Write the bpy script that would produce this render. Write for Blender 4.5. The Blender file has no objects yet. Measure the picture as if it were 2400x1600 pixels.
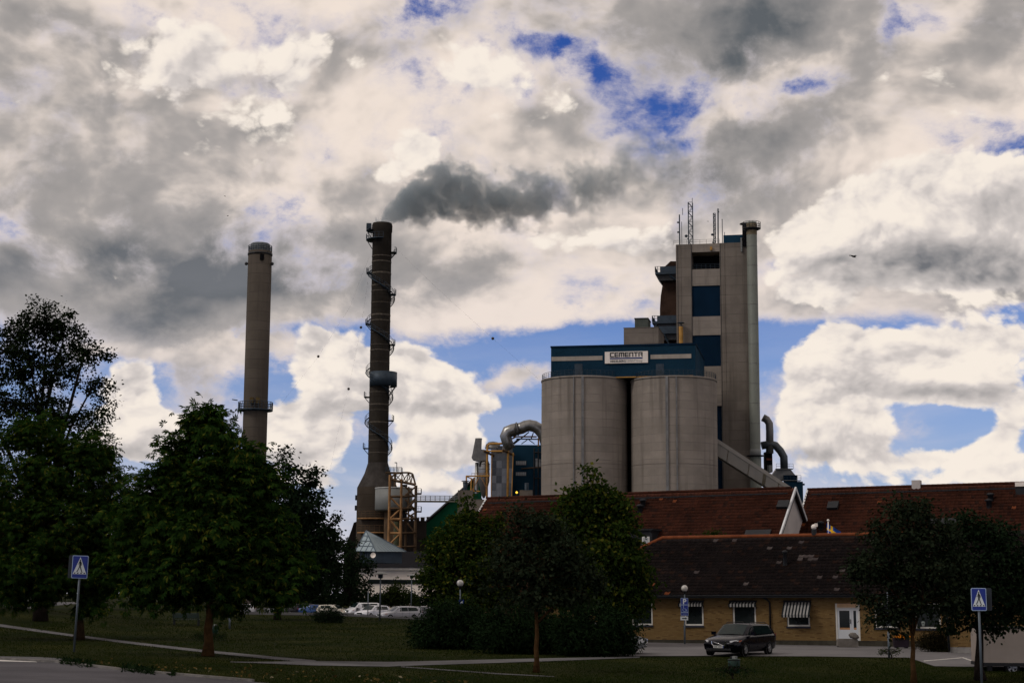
import bpy, bmesh, math, random
import numpy as np
from mathutils import Vector, Matrix, Euler
random.seed(7)
SC = bpy.context.scene
COL = SC.collection
R = math.radians
# ------------------------------------------------------------------ camera
FPX, CX, CY, HOR = 3840.0, 1200.0, 800.0, 1395.0      # focal length and picture centre, in photograph pixels
CAM = Vector((0.0, 0.0, 2.7))
PITCH = math.atan((HOR - CY) / FPX)
ROLL = 0.006
_f = Vector((0, math.cos(PITCH), math.sin(PITCH)))
_r0 = Vector((1, 0, 0)); _u0 = _r0.cross(_f)
_r = _r0 * math.cos(ROLL) + _u0 * math.sin(ROLL)
_u = _u0 * math.cos(ROLL) - _r0 * math.sin(ROLL)
cd = bpy.data.cameras.new('camera'); cam = bpy.data.objects.new('camera', cd); COL.objects.link(cam)
m = Matrix((_r, _u, -_f)).transposed().to_4x4(); m.translation = CAM
cam.matrix_world = m
cd.sensor_width = 36.0; cd.lens = FPX / 2400 * 36.0; cd.clip_start = 0.5; cd.clip_end = 9000
SC.camera = cam
def ray(px, py): return _f * FPX + _r * (px - CX) - _u * (py - CY)
def at(px, py, Y):
    d = ray(px, py); return CAM + d * ((Y - CAM.y) / d.y)
def ang(px, py):
    d = ray(px, py).normalized(); return math.atan2(d.x, d.y), math.asin(d.z)
# ------------------------------------------------------------------ view
SC.view_settings.view_transform = 'Standard'; SC.view_settings.look = 'None'
SC.view_settings.exposure = 0.0; SC.view_settings.gamma = 1.0; SC.view_settings.use_curve_mapping = False
SC.render.engine = 'CYCLES'
SC.cycles.max_bounces = 4; SC.cycles.diffuse_bounces = 2; SC.cycles.glossy_bounces = 2; SC.cycles.transmission_bounces = 2
SC.cycles.use_adaptive_sampling = True; SC.cycles.adaptive_threshold = .012; SC.cycles.adaptive_min_samples = 12
SC.cycles.transparent_max_bounces = 12; SC.cycles.volume_bounces = 1
SC.cycles.volume_step_rate = .35; SC.cycles.volume_max_steps = 256
# ------------------------------------------------------------------ node expressions
class E:
    """A shader value: arithmetic on it builds Math nodes."""
    nt = None
    def __init__(s, v): s.v = v
    @staticmethod
    def math(op, *a, clamp=False):
        n = E.nt.nodes.new('ShaderNodeMath'); n.operation = op; n.use_clamp = clamp
        for i, x in enumerate(a):
            if isinstance(x, E): E.nt.links.new(x.v, n.inputs[i])
            else: n.inputs[i].default_value = float(x)
        return E(n.outputs[0])
    def __add__(s, o): return E.math('ADD', s, o)
    __radd__ = __add__
    def __sub__(s, o): return E.math('SUBTRACT', s, o)
    def __rsub__(s, o): return E.math('SUBTRACT', o, s)
    def __mul__(s, o): return E.math('MULTIPLY', s, o)
    __rmul__ = __mul__
    def __truediv__(s, o): return E.math('DIVIDE', s, o)
def mad(a, b, c): return E.math('MULTIPLY_ADD', a, b, c)
def vmath(op, a, b=None, c=None, out=0):
    n = E.nt.nodes.new('ShaderNodeVectorMath'); n.operation = op
    for i, x in enumerate((a, b, c)):
        if x is None: continue
        if isinstance(x, E): E.nt.links.new(x.v, n.inputs[i])
        else: n.inputs[i].default_value = x
    return E(n.outputs[out])
def noise(vec, scale, detail=4, rough=.5, lac=2.0, dist=0.0, color=False, dims='3D', ntype='FBM'):
    n = E.nt.nodes.new('ShaderNodeTexNoise'); n.noise_dimensions = dims; n.noise_type = ntype
    E.nt.links.new(vec.v, n.inputs['Vector'])
    n.inputs['Scale'].default_value = scale; n.inputs['Detail'].default_value = detail
    n.inputs['Roughness'].default_value = rough; n.inputs['Lacunarity'].default_value = lac; n.inputs['Distortion'].default_value = dist
    return E(n.outputs['Color' if color else 'Fac'])
def puffs(vec, scale, detail=2.0, rough=.5):
    n = E.nt.nodes.new('ShaderNodeTexVoronoi'); n.feature = 'F1'; n.normalize = True
    E.nt.links.new(vec.v, n.inputs['Vector']); n.inputs['Scale'].default_value = scale; n.inputs['Detail'].default_value = detail; n.inputs['Roughness'].default_value = rough; n.inputs['Lacunarity'].default_value = 2.1
    return E(n.outputs['Distance'])
def sstep(x, a, b, lo=0.0, hi=1.0):
    n = E.nt.nodes.new('ShaderNodeMapRange'); n.interpolation_type = 'SMOOTHSTEP'
    E.nt.links.new(x.v, n.inputs[0])
    for i, q in enumerate((a, b, lo, hi)): n.inputs[i + 1].default_value = q
    return E(n.outputs[0])
def lstep(x, a, b, lo=0.0, hi=1.0):
    n = E.nt.nodes.new('ShaderNodeMapRange'); n.clamp = True
    E.nt.links.new(x.v, n.inputs[0])
    for i, q in enumerate((a, b, lo, hi)): n.inputs[i + 1].default_value = q
    return E(n.outputs[0])
def mix(f, a, b, mode='MIX'):
    n = E.nt.nodes.new('ShaderNodeMix'); n.data_type = 'RGBA'; n.blend_type = mode; n.clamp_factor = True
    for x, i in ((f, 0), (a, 6), (b, 7)):
        if isinstance(x, E): E.nt.links.new(x.v, n.inputs[i])
        elif i == 0: n.inputs[0].default_value = x
        else: n.inputs[i].default_value = (*x, 1) if len(x) == 3 else x
    return E(n.outputs[2])
def lin(r, g, b):                                   # 0-255 picture colour -> linear light
    return tuple(((c / 255) / 12.92 if c <= 10 else ((c / 255 + .055) / 1.055) ** 2.4) for c in (r, g, b))
# ------------------------------------------------------------------ sun and sky
SUN_AZ, SUN_EL = R(-116), R(44)                    # azimuth from +Y towards +X: behind the camera, to the left
sd = bpy.data.lights.new('sun', 'SUN'); sd.energy = 1.0; sd.angle = R(14); sd.color = (1.0, .95, .88)
sun = bpy.data.objects.new('sun', sd); COL.objects.link(sun)
_sdir = Vector((math.sin(SUN_AZ) * math.cos(SUN_EL), math.cos(SUN_AZ) * math.cos(SUN_EL), math.sin(SUN_EL)))
sun.rotation_euler = _sdir.to_track_quat('Z', 'Y').to_euler()
sun.location = _sdir * 300
W = bpy.data.worlds.new('World'); SC.world = W; W.use_nodes = True
W.cycles.sampling_method = 'MANUAL'; W.cycles.sample_map_resolution = 512
def build_sky():
    nt = W.node_tree; nt.nodes.clear(); E.nt = nt
    tc = nt.nodes.new('ShaderNodeTexCoord'); d = E(tc.outputs['Generated'])
    sep = nt.nodes.new('ShaderNodeSeparateXYZ'); nt.links.new(d.v, sep.inputs[0])
    x, y, z = (E(o) for o in sep.outputs)
    U = E.math('ARCTAN2', x, y) * FPX                # pixels right of north, pixels above the horizon
    V = E.math('ARCSINE', z) * FPX
    cmb = nt.nodes.new('ShaderNodeCombineXYZ'); nt.links.new(U.v, cmb.inputs[0]); nt.links.new(V.v, cmb.inputs[1])
    UV = E(cmb.outputs[0])
    pos = vmath('MULTIPLY', d, (3.84, 3.84, 5.2))
    warp = noise(pos, 1.9, 3, .5, color=True)
    posw = vmath('MULTIPLY_ADD', warp, (.22, .22, .16), pos)
    w2 = noise(pos, 3.6, 7, .62, color=True)
    UVw = vmath('MULTIPLY_ADD', vmath('SUBTRACT', w2, (.5, .5, .5)), (230, 170, 0), UV)
    def blobs(lst, base=0.0, vec=UVw):
        acc = base
        for (px, py, rx, ry, w) in lst:
            a, e = ang(px, py); a *= FPX; e *= FPX
            q = vmath('MULTIPLY_ADD', vec, (1 / rx, 1 / ry, 0), (-a / rx, -e / ry, 0))
            g = E.math('POWER', math.exp(-1), vmath('DOT_PRODUCT', q, q, out=1))
            acc = mad(g, w, acc)
        return acc
    sky = nt.nodes.new('ShaderNodeTexSky'); sky.sky_type = 'NISHITA'; sky.sun_disc = False
    sky.sun_elevation = SUN_EL; sky.sun_rotation = SUN_AZ; sky.altitude = 10; sky.air_density = 1.0; sky.dust_density = .6; sky.ozone_density = 2.0
    blue = mix(1.0, E(sky.outputs[0]), SKY_TINT, 'MULTIPLY')
    blue = mix(lstep(V, 550, 1250, 0, .8), blue, ZENITH)
    n1 = noise(posw, 2.1, 9, .56)
    n2 = noise(posw, 5.6, 7, .6)
    r1a, r1b = noise(posw, 2.1, 5, .55), noise(vmath('ADD', posw, (-.05, 0, .09)), 2.1, 4, .55)
    r2a, r2b = noise(posw, 5.2, 4, .55), noise(vmath('ADD', posw, (-.025, 0, .045)), 5.2, 3, .55)
    pq = vmath('MULTIPLY_ADD', vmath('SUBTRACT', w2, (.5, .5, .5)), (.30, .30, .30), posw)
    relief = (r1a - r1b) * -3.0 + (r2a - r2b) * -1.5 + (puffs(vmath('ADD', pq, (-.03, 0, .05)), 3.4, 2.0, .5) - puffs(pq, 3.4, 2.0, .5)) * .55
    # --- the broad sheet of cloud: everywhere above the clear band, torn open in places
    cov = sstep(V, 590, 720, -.30, .70)
    C1 = blobs(COVER, cov) + (n1 - .5) * 1.8 + (n2 - .5) * 2.4
    m1 = sstep(C1 + (noise(posw, 14.0, 5, .65) - .5) * .9, -.30, .46)
    D = blobs(DARK, .10)
    D = D * sstep(n1 + (n2 - .5) * .5, .30, .62, .45, 1.3)
    n0 = noise(pos, 1.15, 3, .5)
    sh = .84 - D * 1.22 + relief * .50 - (n1 - .5) * .30 - (n2 - .5) * .20 - sstep(n0, .42, .70, 0, .14)
    c1 = mix(lstep(sh, -.22, .80), GREY_D, GREY_M)
    c1 = mix(sstep(sh, .46, .96), c1, CREAM)
    edge = sstep(C1, .0, .75)
    c1 = mix(edge, WISP, c1)
    out = mix(m1, blue, c1)
    # --- pale air near the horizon
    hz = E.math('EXPONENT', E.math('ABSOLUTE', V) * (-1 / 240.0))
    hzn = sstep(noise(vmath('MULTIPLY', posw, (1, 1, 3.2)), 2.2, 5, .55), .36, .62, .6, 1.15)
    out = mix(E.math('MULTIPLY', hz * hzn, 1.7, clamp=True), out, HAZE)
    # --- heaped clouds standing in the clear band
    b1 = noise(posw, 6.2, 8, .54)
    b1b = noise(vmath('ADD', posw, (-.03, 0, .05)), 6.2, 4, .54)
    pw = vmath('MULTIPLY_ADD', vmath('SUBTRACT', noise(pos, 7.0, 4, .6, color=True), (.5, .5, .5)), (.07, .07, .07), posw)
    pf = puffs(pw, 12.5, 2.5, .5); pfb = puffs(vmath('ADD', pw, (-.012, 0, .022)), 12.5, 1.5, .5)
    UVh = vmath('MULTIPLY_ADD', vmath('SUBTRACT', w2, (.5, .5, .5)), (70, 60, 0), UV)
    C2 = blobs(HEAPS, -.56, UVh) + (b1 - .5) * 1.6 + (.30 - pf) * 1.5
    m2 = sstep(C2, -.10, .20)
    r2 = (b1b - noise(posw, 6.2, 4, .54)) * 2.6 + (pf - pfb) * 1.5
    under = blobs(UNDER, 0.0, UVh)
    s2 = .80 - r2 * .70 - under * 1.35 - (b1 - .5) * .35 + lstep(C2, 0, .5, .08, -.06)
    c2 = mix(lstep(s2, -.25, .68), HEAP_D, HEAP_M)
    c2 = mix(sstep(s2, .5, .95), c2, HEAP_L)
    out = mix(m2, out, c2)
    bg = nt.nodes.new('ShaderNodeBackground'); bg.inputs[1].default_value = .1
    nt.links.new(out.v, bg.inputs[0])
    wo = nt.nodes.new('ShaderNodeOutputWorld'); nt.links.new(bg.outputs[0], wo.inputs[0])
def s10(r, g, b): return tuple(10 * c for c in lin(r, g, b))
SKY_TINT = (.42, .60, 1.02)
ZENITH = s10(34, 74, 156)
CREAM, GREY_M, GREY_D, WISP = s10(240, 225, 213), s10(186, 178, 173), s10(92, 97, 102), s10(205, 198, 205)
HAZE = s10(214, 210, 219)
HEAP_L, HEAP_M, HEAP_D = s10(247, 236, 224), s10(222, 213, 208), s10(112, 114, 119)
COVER = [(1235, 105, 85, 42, -.78), (1325, 98, 45, 26, -.6), (1020, 12, 75, 30, -.8), (1440, 190, 90, 90, -.42), (1530, 265, 150, 55, -.60),
         (1400, 160, 40, 40, -.45), (1620, 240, 60, 40, -.35), (1870, 215, 80, 38, -.8), (2085, 60, 40, 70, -.75), (1560, 345, 100, 40, -.5), (1505, 715, 70, 22, -.8),
         (835, 420, 22, 14, -.6), (400, 832, 250, 26, 1.0), (500, 826, 110, 18, .5), (1180, 730, 300, 52, 1.0), (1000, 712, 500, 30, .7), (700, 735, 200, 30, .6),
         (1190, 900, 150, 30, .75), (640, 840, 90, 30, .55), (340, 750, 230, 66, 1.15), (520, 770, 60, 60, .8), (2280, 650, 260, 80, .9),
         (1850, 700, 150, 40, .5), (1480, 800, 140, 50, -.5), (1820, 800, 70, 60, -.4), (600, 800, 40, 60, -.2), (1200, 820, 160, 30, -.4), (2380, 720, 60, 40, -.9)]
DARK = [(390, 660, 270, 110, .50), (420, 765, 130, 36, .28), (230, 600, 180, 60, .22), (780, 655, 250, 62, .42), (1080, 615, 90, 45, .26),
        (1790, 50, 190, 90, .50), (1720, 140, 60, 40, .3), (2300, 655, 180, 36, .2), (2330, 430, 120, 120, .16),
        (10, 600, 80, 70, .32), (330, 480, 420, 100, .12), (640, 540, 260, 70, .18), (1690, 400, 150, 80, .26), (1730, 310, 100, 45, .26), (2360, 60, 80, 80, .2),
        (80, 80, 200, 120, .12), (700, 90, 90, 60, .16), (1180, 730, 280, 50, -.2), (400, 832, 240, 30, -.15), (1100, 330, 330, 140, -.22), (1250, 520, 260, 60, -.22), (950, 370, 90, 60, -.15)]
HEAPS = [(x, y, a * 1.2, b * 1.2, .88 * w) for x, y, a, b, w in (
    (735, 800, 42, 38, 1), (790, 840, 56, 50, 1), (850, 865, 60, 48, 1), (700, 855, 40, 32, .6), (755, 900, 70, 40, .9), (850, 922, 90, 36, .9), (950, 842, 55, 48, 1), (1010, 872, 60, 48, 1), (1062, 902, 50, 38, .9), (940, 912, 110, 42, .8), (1065, 932, 80, 28, .8), (1142, 952, 50, 18, .8),
    (690, 985, 50, 38, 1), (650, 1022, 50, 48, .9), (730, 1022, 60, 48, .8), (792, 1012, 40, 34, .9), (700, 1062, 100, 34, .7), (1010, 985, 50, 38, 1), (1062, 1002, 50, 40, .9), (960, 1032, 60, 42, .8), (1082, 1042, 60, 42, .8), (1010, 1072, 110, 32, .7), (850, 1010, 28, 40, -.35),
    (335, 880, 38, 36, 1), (320, 930, 50, 48, .9), (290, 990, 60, 56, .9), (360, 1002, 50, 42, .8), (402, 1022, 36, 32, .8), (300, 1050, 110, 34, .7), (455, 1002, 36, 30, .9), (440, 1042, 60, 28, .7),
    (1882, 872, 48, 44, 1), (1940, 822, 60, 48, 1), (2030, 802, 80, 44, 1), (2120, 822, 70, 38, .9), (2230, 806, 70, 42, 1), (2340, 802, 80, 44, 1), (2050, 872, 160, 46, .8), (2260, 872, 150, 46, .8), (2150, 915, 220, 26, .7),
    (1860, 972, 45, 40, 1), (1930, 966, 55, 38, 1), (2010, 986, 60, 34, .9), (1900, 1032, 90, 44, .8), (2020, 1032, 80, 34, .7), (2372, 990, 40, 34, 1), (2330, 1032, 40, 22, .9), (2200, 1072, 200, 24, .8), (2350, 1092, 90, 28, .8), (2000, 1087, 140, 24, .7),
    (2225, 945, 130, 26, .55), (1900, 540, 70, 58, 1), (1980, 500, 80, 58, 1), (2080, 452, 90, 58, 1), (2200, 432, 100, 58, .9), (2330, 432, 110, 68, .8), (2000, 572, 140, 48, .6), (2200, 562, 180, 78, .6), (2350, 562, 120, 88, .6), (2050, 642, 200, 42, .7), (2250, 662, 200, 56, .7), (1920, 692, 100, 28, .6), (1150, 1140, 260, 22, .55), (720, 1130, 200, 20, .5), (2150, 1125, 260, 18, .5),
    (965, 355, 55, 42, .85), (905, 420, 60, 40, .8), (1015, 345, 34, 30, .7), (560, 300, 190, 80, .60), (640, 110, 220, 80, .60), (380, 150, 200, 90, .62), (1130, 120, 100, 60, .66), (1240, 220, 170, 70, .66), (1420, 560, 170, 36, .70), (1560, 600, 100, 40, .66), (2200, 180, 140, 90, .60))]
UNDER = [(900, 955, 260, 20, .30), (1120, 968, 80, 14, .25), (850, 900, 160, 26, .10), (700, 1075, 140, 20, .25), (1030, 1085, 160, 22, .25), (2050, 610, 200, 40, .28), (2260, 625, 230, 60, .40), (2340, 560, 130, 70, .15),
         (2150, 925, 260, 22, .34), (1990, 860, 120, 20, .12), (1930, 1072, 160, 20, .25), (320, 1065, 120, 20, .2), (2330, 480, 120, 60, .15), (2230, 700, 160, 20, -.3), (400, 395, 330, 40, .22), (620, 200, 260, 40, .18), (1240, 300, 200, 36, .2), (120, 410, 160, 30, .2), (1440, 610, 180, 20, .2), (2200, 270, 150, 30, .2)]
build_sky()
# ------------------------------------------------------------------ ground shape
def _ss(x, a, b):
    t = min(1, max(0, (x - a) / (b - a))); return t * t * (3 - 2 * t)
def terrain(x, y):
    s = 1 - _ss(y, 60, 84)
    l = .46 * _ss(-x, 2, 16) - .80 * _ss(x, 2, 20)
    return s * l + .42 * _ss(y, 112, 160) * (1 - _ss(x, -9, 3)) + 1.7 * math.exp(-(((x + 47) / 17) ** 2 + ((y - 128) / 20) ** 2))
def ground(px, py, far=2500.0):
    d = ray(px, py); d = d / d.y
    t, step = 40.0, .5
    while t < far:
        p = CAM + d * t
        if p.z <= terrain(p.x, p.y):
            lo, hi = t - step, t
            for _ in range(14):
                m = (lo + hi) / 2; q = CAM + d * m
                if q.z <= terrain(q.x, q.y): hi = m
                else: lo = m
            q = CAM + d * hi; return Vector((q.x, q.y, terrain(q.x, q.y)))
        step = .5 if t < 200 else 5; t += step
    p = CAM + d * far; return Vector((p.x, p.y, 0))
def foot(px, Y):                                   # ground point in the column px at distance Y
    p = at(px, 1450, Y); return Vector((p.x, Y, terrain(p.x, Y)))
# ------------------------------------------------------------------ materials
MATS = {}
def mat(name, col, rough=.8, metal=0.0, var=.12, scale=1.5, bump=0.0, bscale=None, spec=.3, col2=None, streak=0.0, courses=0.0, coord='Object', detail=5, coat=0.0, emit=0.0, trans=0.0, alpha=1.0):
    if name in MATS: return MATS[name]
    m = bpy.data.materials.new(name); m.use_nodes = True; nt = m.node_tree; nt.nodes.clear(); E.nt = nt
    out = nt.nodes.new('ShaderNodeOutputMaterial'); b = nt.nodes.new('ShaderNodeBsdfPrincipled')
    b.inputs['Roughness'].default_value = rough; b.inputs['Metallic'].default_value = metal
    b.inputs['Specular IOR Level'].default_value = spec * (.12 if rough >= .7 and metal == 0 else 1); b.inputs['Coat Weight'].default_value = coat; b.inputs['Coat Roughness'].default_value = .05
    tc = nt.nodes.new('ShaderNodeTexCoord'); co = E(tc.outputs['Object' if coord == 'Position' else coord])
    if coord == 'Position':
        g = nt.nodes.new('ShaderNodeNewGeometry'); co = E(g.outputs['Position'])
    n = noise(co, scale, detail, .6)
    f = sstep(n, .3, .7)
    dark = tuple(c * (1 - var) for c in col); light = tuple(min(1, c * (1 + var)) for c in col) if col2 is None else col2
    c = mix(f, dark, light)
    if streak:
        st = noise(vmath('MULTIPLY', co, (1.0, 1.0, .05)), scale * 3.2, 4, .6)
        c = mix(sstep(st, .50, .74, 0, streak), c, tuple(q * .45 for q in col))
        st2 = noise(vmath('MULTIPLY', co, (1.0, 1.0, .03)), scale * 7.0, 3, .6)
        c = mix(sstep(st2, .52, .75, 0, streak * .6), c, tuple(min(1, q * 1.3) for q in col))
    if courses:
        sp = nt.nodes.new('ShaderNodeSeparateXYZ'); nt.links.new(co.v, sp.inputs[0])
        zz = E(sp.outputs[2]) * (1 / courses)
        zn = noise(vmath('MULTIPLY', co, (.25, .25, 1)), .8, 2, .5)
        fr = E.math('FRACT', mad(zn, .12, zz))
        ln = sstep(fr, .0, .10, 1, 0) * sstep(noise(co, scale * 2, 3, .5), .35, .6)
        c = mix(ln * .7, c, tuple(q * .4 for q in col))
        row = E.math('FRACT', E.math('FLOOR', zz) * .618)
        c = mix(row * .24, c, tuple(q * .55 for q in col))
    nt.links.new(c.v, b.inputs['Base Color'])
    if bump:
        bn = noise(co, bscale or scale * 6, 5, .6)
        bp = nt.nodes.new('ShaderNodeBump'); bp.inputs['Strength'].default_value = bump; bp.inputs['Distance'].default_value = .05
        nt.links.new(bn.v, bp.inputs['Height']); nt.links.new(bp.outputs[0], b.inputs['Normal'])
    if emit:
        b.inputs['Emission Color'].default_value = (*col, 1); b.inputs['Emission Strength'].default_value = emit
    if trans: b.inputs['Transmission Weight'].default_value = trans
    b.inputs['Alpha'].default_value = alpha
    nt.links.new(b.outputs[0], out.inputs[0])
    MATS[name] = m; return m
# ------------------------------------------------------------------ meshes
class MB:
    """Collects shapes; build() links them as ONE mesh object."""
    def __init__(s): s.v = []; s.f = []; s.mi = []; s.cur = 0; s.sm = []; s.smooth = False
    def face(s, idx): s.f.append(tuple(idx)); s.mi.append(s.cur); s.sm.append(s.smooth)
    def add(s, vs, fs):
        o = len(s.v); s.v += [tuple(v) for v in vs]
        for f in fs: s.face([i + o for i in f])
    def box(s, x0, x1, y0, y1, z0, z1, M=None):
        vs = [Vector(p) for p in ((x0, y0, z0), (x1, y0, z0), (x1, y1, z0), (x0, y1, z0), (x0, y0, z1), (x1, y0, z1), (x1, y1, z1), (x0, y1, z1))]
        if M is not None: vs = [M @ v for v in vs]
        s.add(vs, ((0, 3, 2, 1), (4, 5, 6, 7), (0, 1, 5, 4), (1, 2, 6, 5), (2, 3, 7, 6), (3, 0, 4, 7))); return s
    def cbox(s, c, size, rz=0.0, ry=0.0, rx=0.0):
        M = Matrix.Translation(c) @ Euler((rx, ry, rz)).to_matrix().to_4x4(); a, b, d = (q / 2 for q in size)
        return s.box(-a, a, -b, b, -d, d, M)
    def tube(s, pts, rad, n=6, cap=True, smooth=True):
        pts = [Vector(p) for p in pts]; rad = rad if isinstance(rad, (list, tuple)) else [rad] * len(pts)
        o = len(s.v); prev = None
        for i, p in enumerate(pts):
            t = (pts[min(i + 1, len(pts) - 1)] - pts[max(i - 1, 0)])
            t = t.normalized() if t.length > 1e-9 else Vector((0, 0, 1))
            if prev is None:
                ref = Vector((0, 0, 1)) if abs(t.z) < .9 else Vector((1, 0, 0)); a = t.cross(ref).normalized()
            else:
                a = prev - t * prev.dot(t); a = a.normalized() if a.length > 1e-6 else t.orthogonal().normalized()
            prev = a; b = t.cross(a)
            for k in range(n):
                q = 2 * math.pi * k / n; s.v.append(tuple(p + (a * math.cos(q) + b * math.sin(q)) * rad[i]))
        sm = s.smooth; s.smooth = smooth and n > 4
        for i in range(len(pts) - 1):
            for k in range(n):
                k2 = (k + 1) % n; s.face((o + i * n + k, o + i * n + k2, o + (i + 1) * n + k2, o + (i + 1) * n + k))
        s.smooth = False
        if cap:
            s.face([o + k for k in reversed(range(n))]); e = o + (len(pts) - 1) * n; s.face([e + k for k in range(n)])
        s.smooth = sm; return s
    def bar(s, a, b, w): return s.tube([a, b], w * .707, 4, True, False)
    def lathe(s, prof, n=32, c=(0, 0, 0), smooth=True, a0=0.0, a1=2 * math.pi):
        full = abs(a1 - a0 - 2 * math.pi) < 1e-6; m = n if full else n + 1; o = len(s.v)
        for r, z in prof:
            for k in range(m):
                q = a0 + (a1 - a0) * k / n; s.v.append((c[0] + r * math.cos(q), c[1] + r * math.sin(q), c[2] + z))
        sm = s.smooth; s.smooth = smooth
        for i in range(len(prof) - 1):
            for k in range(n):
                k2 = (k + 1) % m; s.face((o + i * m + k, o + i * m + k2, o + (i + 1) * m + k2, o + (i + 1) * m + k))
        s.smooth = sm; return s
    def prism(s, poly, y0, y1, axis='y', M=None):
        """poly: (a, b) points; extruded along axis. axis y: (x, z) polygon."""
        n = len(poly)
        def mk(a, b, t): return (a, t, b) if axis == 'y' else ((t, a, b) if axis == 'x' else (a, b, t))
        vs = [Vector(mk(a, b, y0)) for a, b in poly] + [Vector(mk(a, b, y1)) for a, b in poly]
        if M is not None: vs = [M @ v for v in vs]
        s.add(vs, [tuple(range(n)), tuple(range(2 * n - 1, n - 1, -1))] + [(i, i + n, (i + 1) % n + n, (i + 1) % n) for i in range(n)]); return s
    def sphere(s, c, r, n=10, m=7, sc=(1, 1, 1)):
        pr = [(max(1e-4, math.sin(math.pi * i / m)) * r, -math.cos(math.pi * i / m) * r * sc[2]) for i in range(m + 1)]
        return s.lathe(pr, n, c)
    def build(s, name, m, parent=None, loc=None, rz=0.0, fix=True):
        me = bpy.data.meshes.new(name); me.from_pydata(s.v, [], s.f)
        ms = m if isinstance(m, (list, tuple)) else [m]
        for q in ms: me.materials.append(q)
        if len(ms) > 1: me.polygons.foreach_set('material_index', s.mi)
        me.polygons.foreach_set('use_smooth', s.sm)
        if fix and s.f and len(s.f) < 60000:
            bm = bmesh.new(); bm.from_mesh(me); bmesh.ops.recalc_face_normals(bm, faces=bm.faces); bm.to_mesh(me); bm.free()
        me.update()
        o = bpy.data.objects.new(name, me); COL.objects.link(o)
        if parent is not None: o.parent = parent
        if loc is not None: o.location = loc
        if rz: o.rotation_euler.z = rz
        return o
def np_mesh(name, verts, quads=None, tris=None, m=None, parent=None, smooth=False):
    me = bpy.data.meshes.new(name); nv = len(verts)
    me.vertices.add(nv); me.vertices.foreach_set('co', np.asarray(verts, np.float32).ravel())
    arr, k = (quads, 4) if quads is not None else (tris, 3); arr = np.asarray(arr, np.int32); nf = len(arr)
    me.loops.add(nf * k); me.loops.foreach_set('vertex_index', arr.ravel())
    me.polygons.add(nf); me.polygons.foreach_set('loop_start', np.arange(0, nf * k, k, dtype=np.int32)); me.polygons.foreach_set('loop_total', np.full(nf, k, np.int32))
    if smooth: me.polygons.foreach_set('use_smooth', np.ones(nf, bool))
    me.update(calc_edges=True)
    if m: me.materials.append(m)
    o = bpy.data.objects.new(name, me); COL.objects.link(o)
    if parent is not None: o.parent = parent
    return o
def thing(name, label, cat, loc=(0, 0, 0), rz=0.0, group=None):
    o = bpy.data.objects.new(name, None); COL.objects.link(o); o.empty_display_size = .3
    o.location = loc; o.rotation_euler = (0, 0, rz); o['label'] = label; o['category'] = cat
    if group: o['group'] = group
    return o
def tag(o, label=None, cat=None, group=None, kind=None):
    for k, q in (('label', label), ('category', cat), ('group', group), ('kind', kind)):
        if q: o[k] = q
    return o
def copy_tree(o, parent=None):
    c = o.copy(); COL.objects.link(c); c.parent = parent
    for ch in list(o.children): copy_tree(ch, c)
    return c
def child(name, me, parent, loc=(0, 0, 0), rot=(0, 0, 0), sc=(1, 1, 1)):
    o = bpy.data.objects.new(name, me); COL.objects.link(o); o.parent = parent; o.location = loc; o.rotation_euler = rot; o.scale = sc
    return o
def text_mesh(txt, size, name, m, parent, loc, rot, ext=.01, sx=1.0, weight=0.0):
    cu = bpy.data.curves.new(name, 'FONT'); cu.body = txt; cu.size = size; cu.extrude = ext; cu.offset = weight; cu.align_x = 'LEFT'
    to = bpy.data.objects.new(name, cu); COL.objects.link(to)
    dg = bpy.context.evaluated_depsgraph_get(); me = bpy.data.meshes.new_from_object(to.evaluated_get(dg))
    bpy.data.objects.remove(to); bpy.data.curves.remove(cu); me.materials.clear(); me.materials.append(m)
    return child(name, me, parent, loc, rot, (sx, 1, 1))
def railing(pts, h=1.1, step=1.5, r=.035, mid=(.55,), closed=False):
    """A handrail following pts (one mesh): posts, top rail, mid rails."""
    b = MB(); P = [Vector(p) for p in pts]
    if closed: P = P + [P[0]]
    for hh in (h,) + tuple(mid):
        for a, c in zip(P, P[1:]): b.bar(a + Vector((0, 0, hh)), c + Vector((0, 0, hh)), r * 1.6)
    for a, c in zip(P, P[1:]):
        n = max(1, round((c - a).length / step))
        for i in range(n + (1 if c is P[-1] else 0)):
            q = a.lerp(c, i / n); b.bar(q, q + Vector((0, 0, h)), r * 1.6)
    return b
def arc(c, r, a0, a1, n, z=0.0): return [(c[0] + r * math.cos(a0 + (a1 - a0) * i / n), c[1] + r * math.sin(a0 + (a1 - a0) * i / n), z) for i in range(n + 1)]
# ------------------------------------------------------------------ ground, road, paths
M_grass = mat('grass_ground', (.0125, .0195, .0045), .95, var=.45, scale=.16, bump=.6, bscale=9, spec=.1, col2=(.0245, .0265, .0072), coord='Position', detail=9)
M_asph = mat('asphalt', (.085, .081, .088), .9, var=.26, scale=.22, bump=.35, bscale=30, spec=.2, coord='Position', detail=10)
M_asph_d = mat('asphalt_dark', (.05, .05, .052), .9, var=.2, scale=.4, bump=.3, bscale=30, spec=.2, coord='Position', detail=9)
M_path = mat('path_gravel', (.115, .112, .116), .92, var=.24, scale=.4, bump=.3, bscale=35, spec=.15, coord='Position', detail=10)
M_lot = mat('lot_asphalt', (.15, .143, .146), .9, var=.13, scale=.35, bump=.3, bscale=30, spec=.2, coord='Position', detail=10)
M_kerb = mat('kerb_stone', (.17, .16, .15), .9, var=.25, scale=2.5, bump=.4, coord='Position')
M_mark = mat('road_paint', (.5, .48, .45), .8, var=.3, scale=6, coord='Position')
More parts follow.
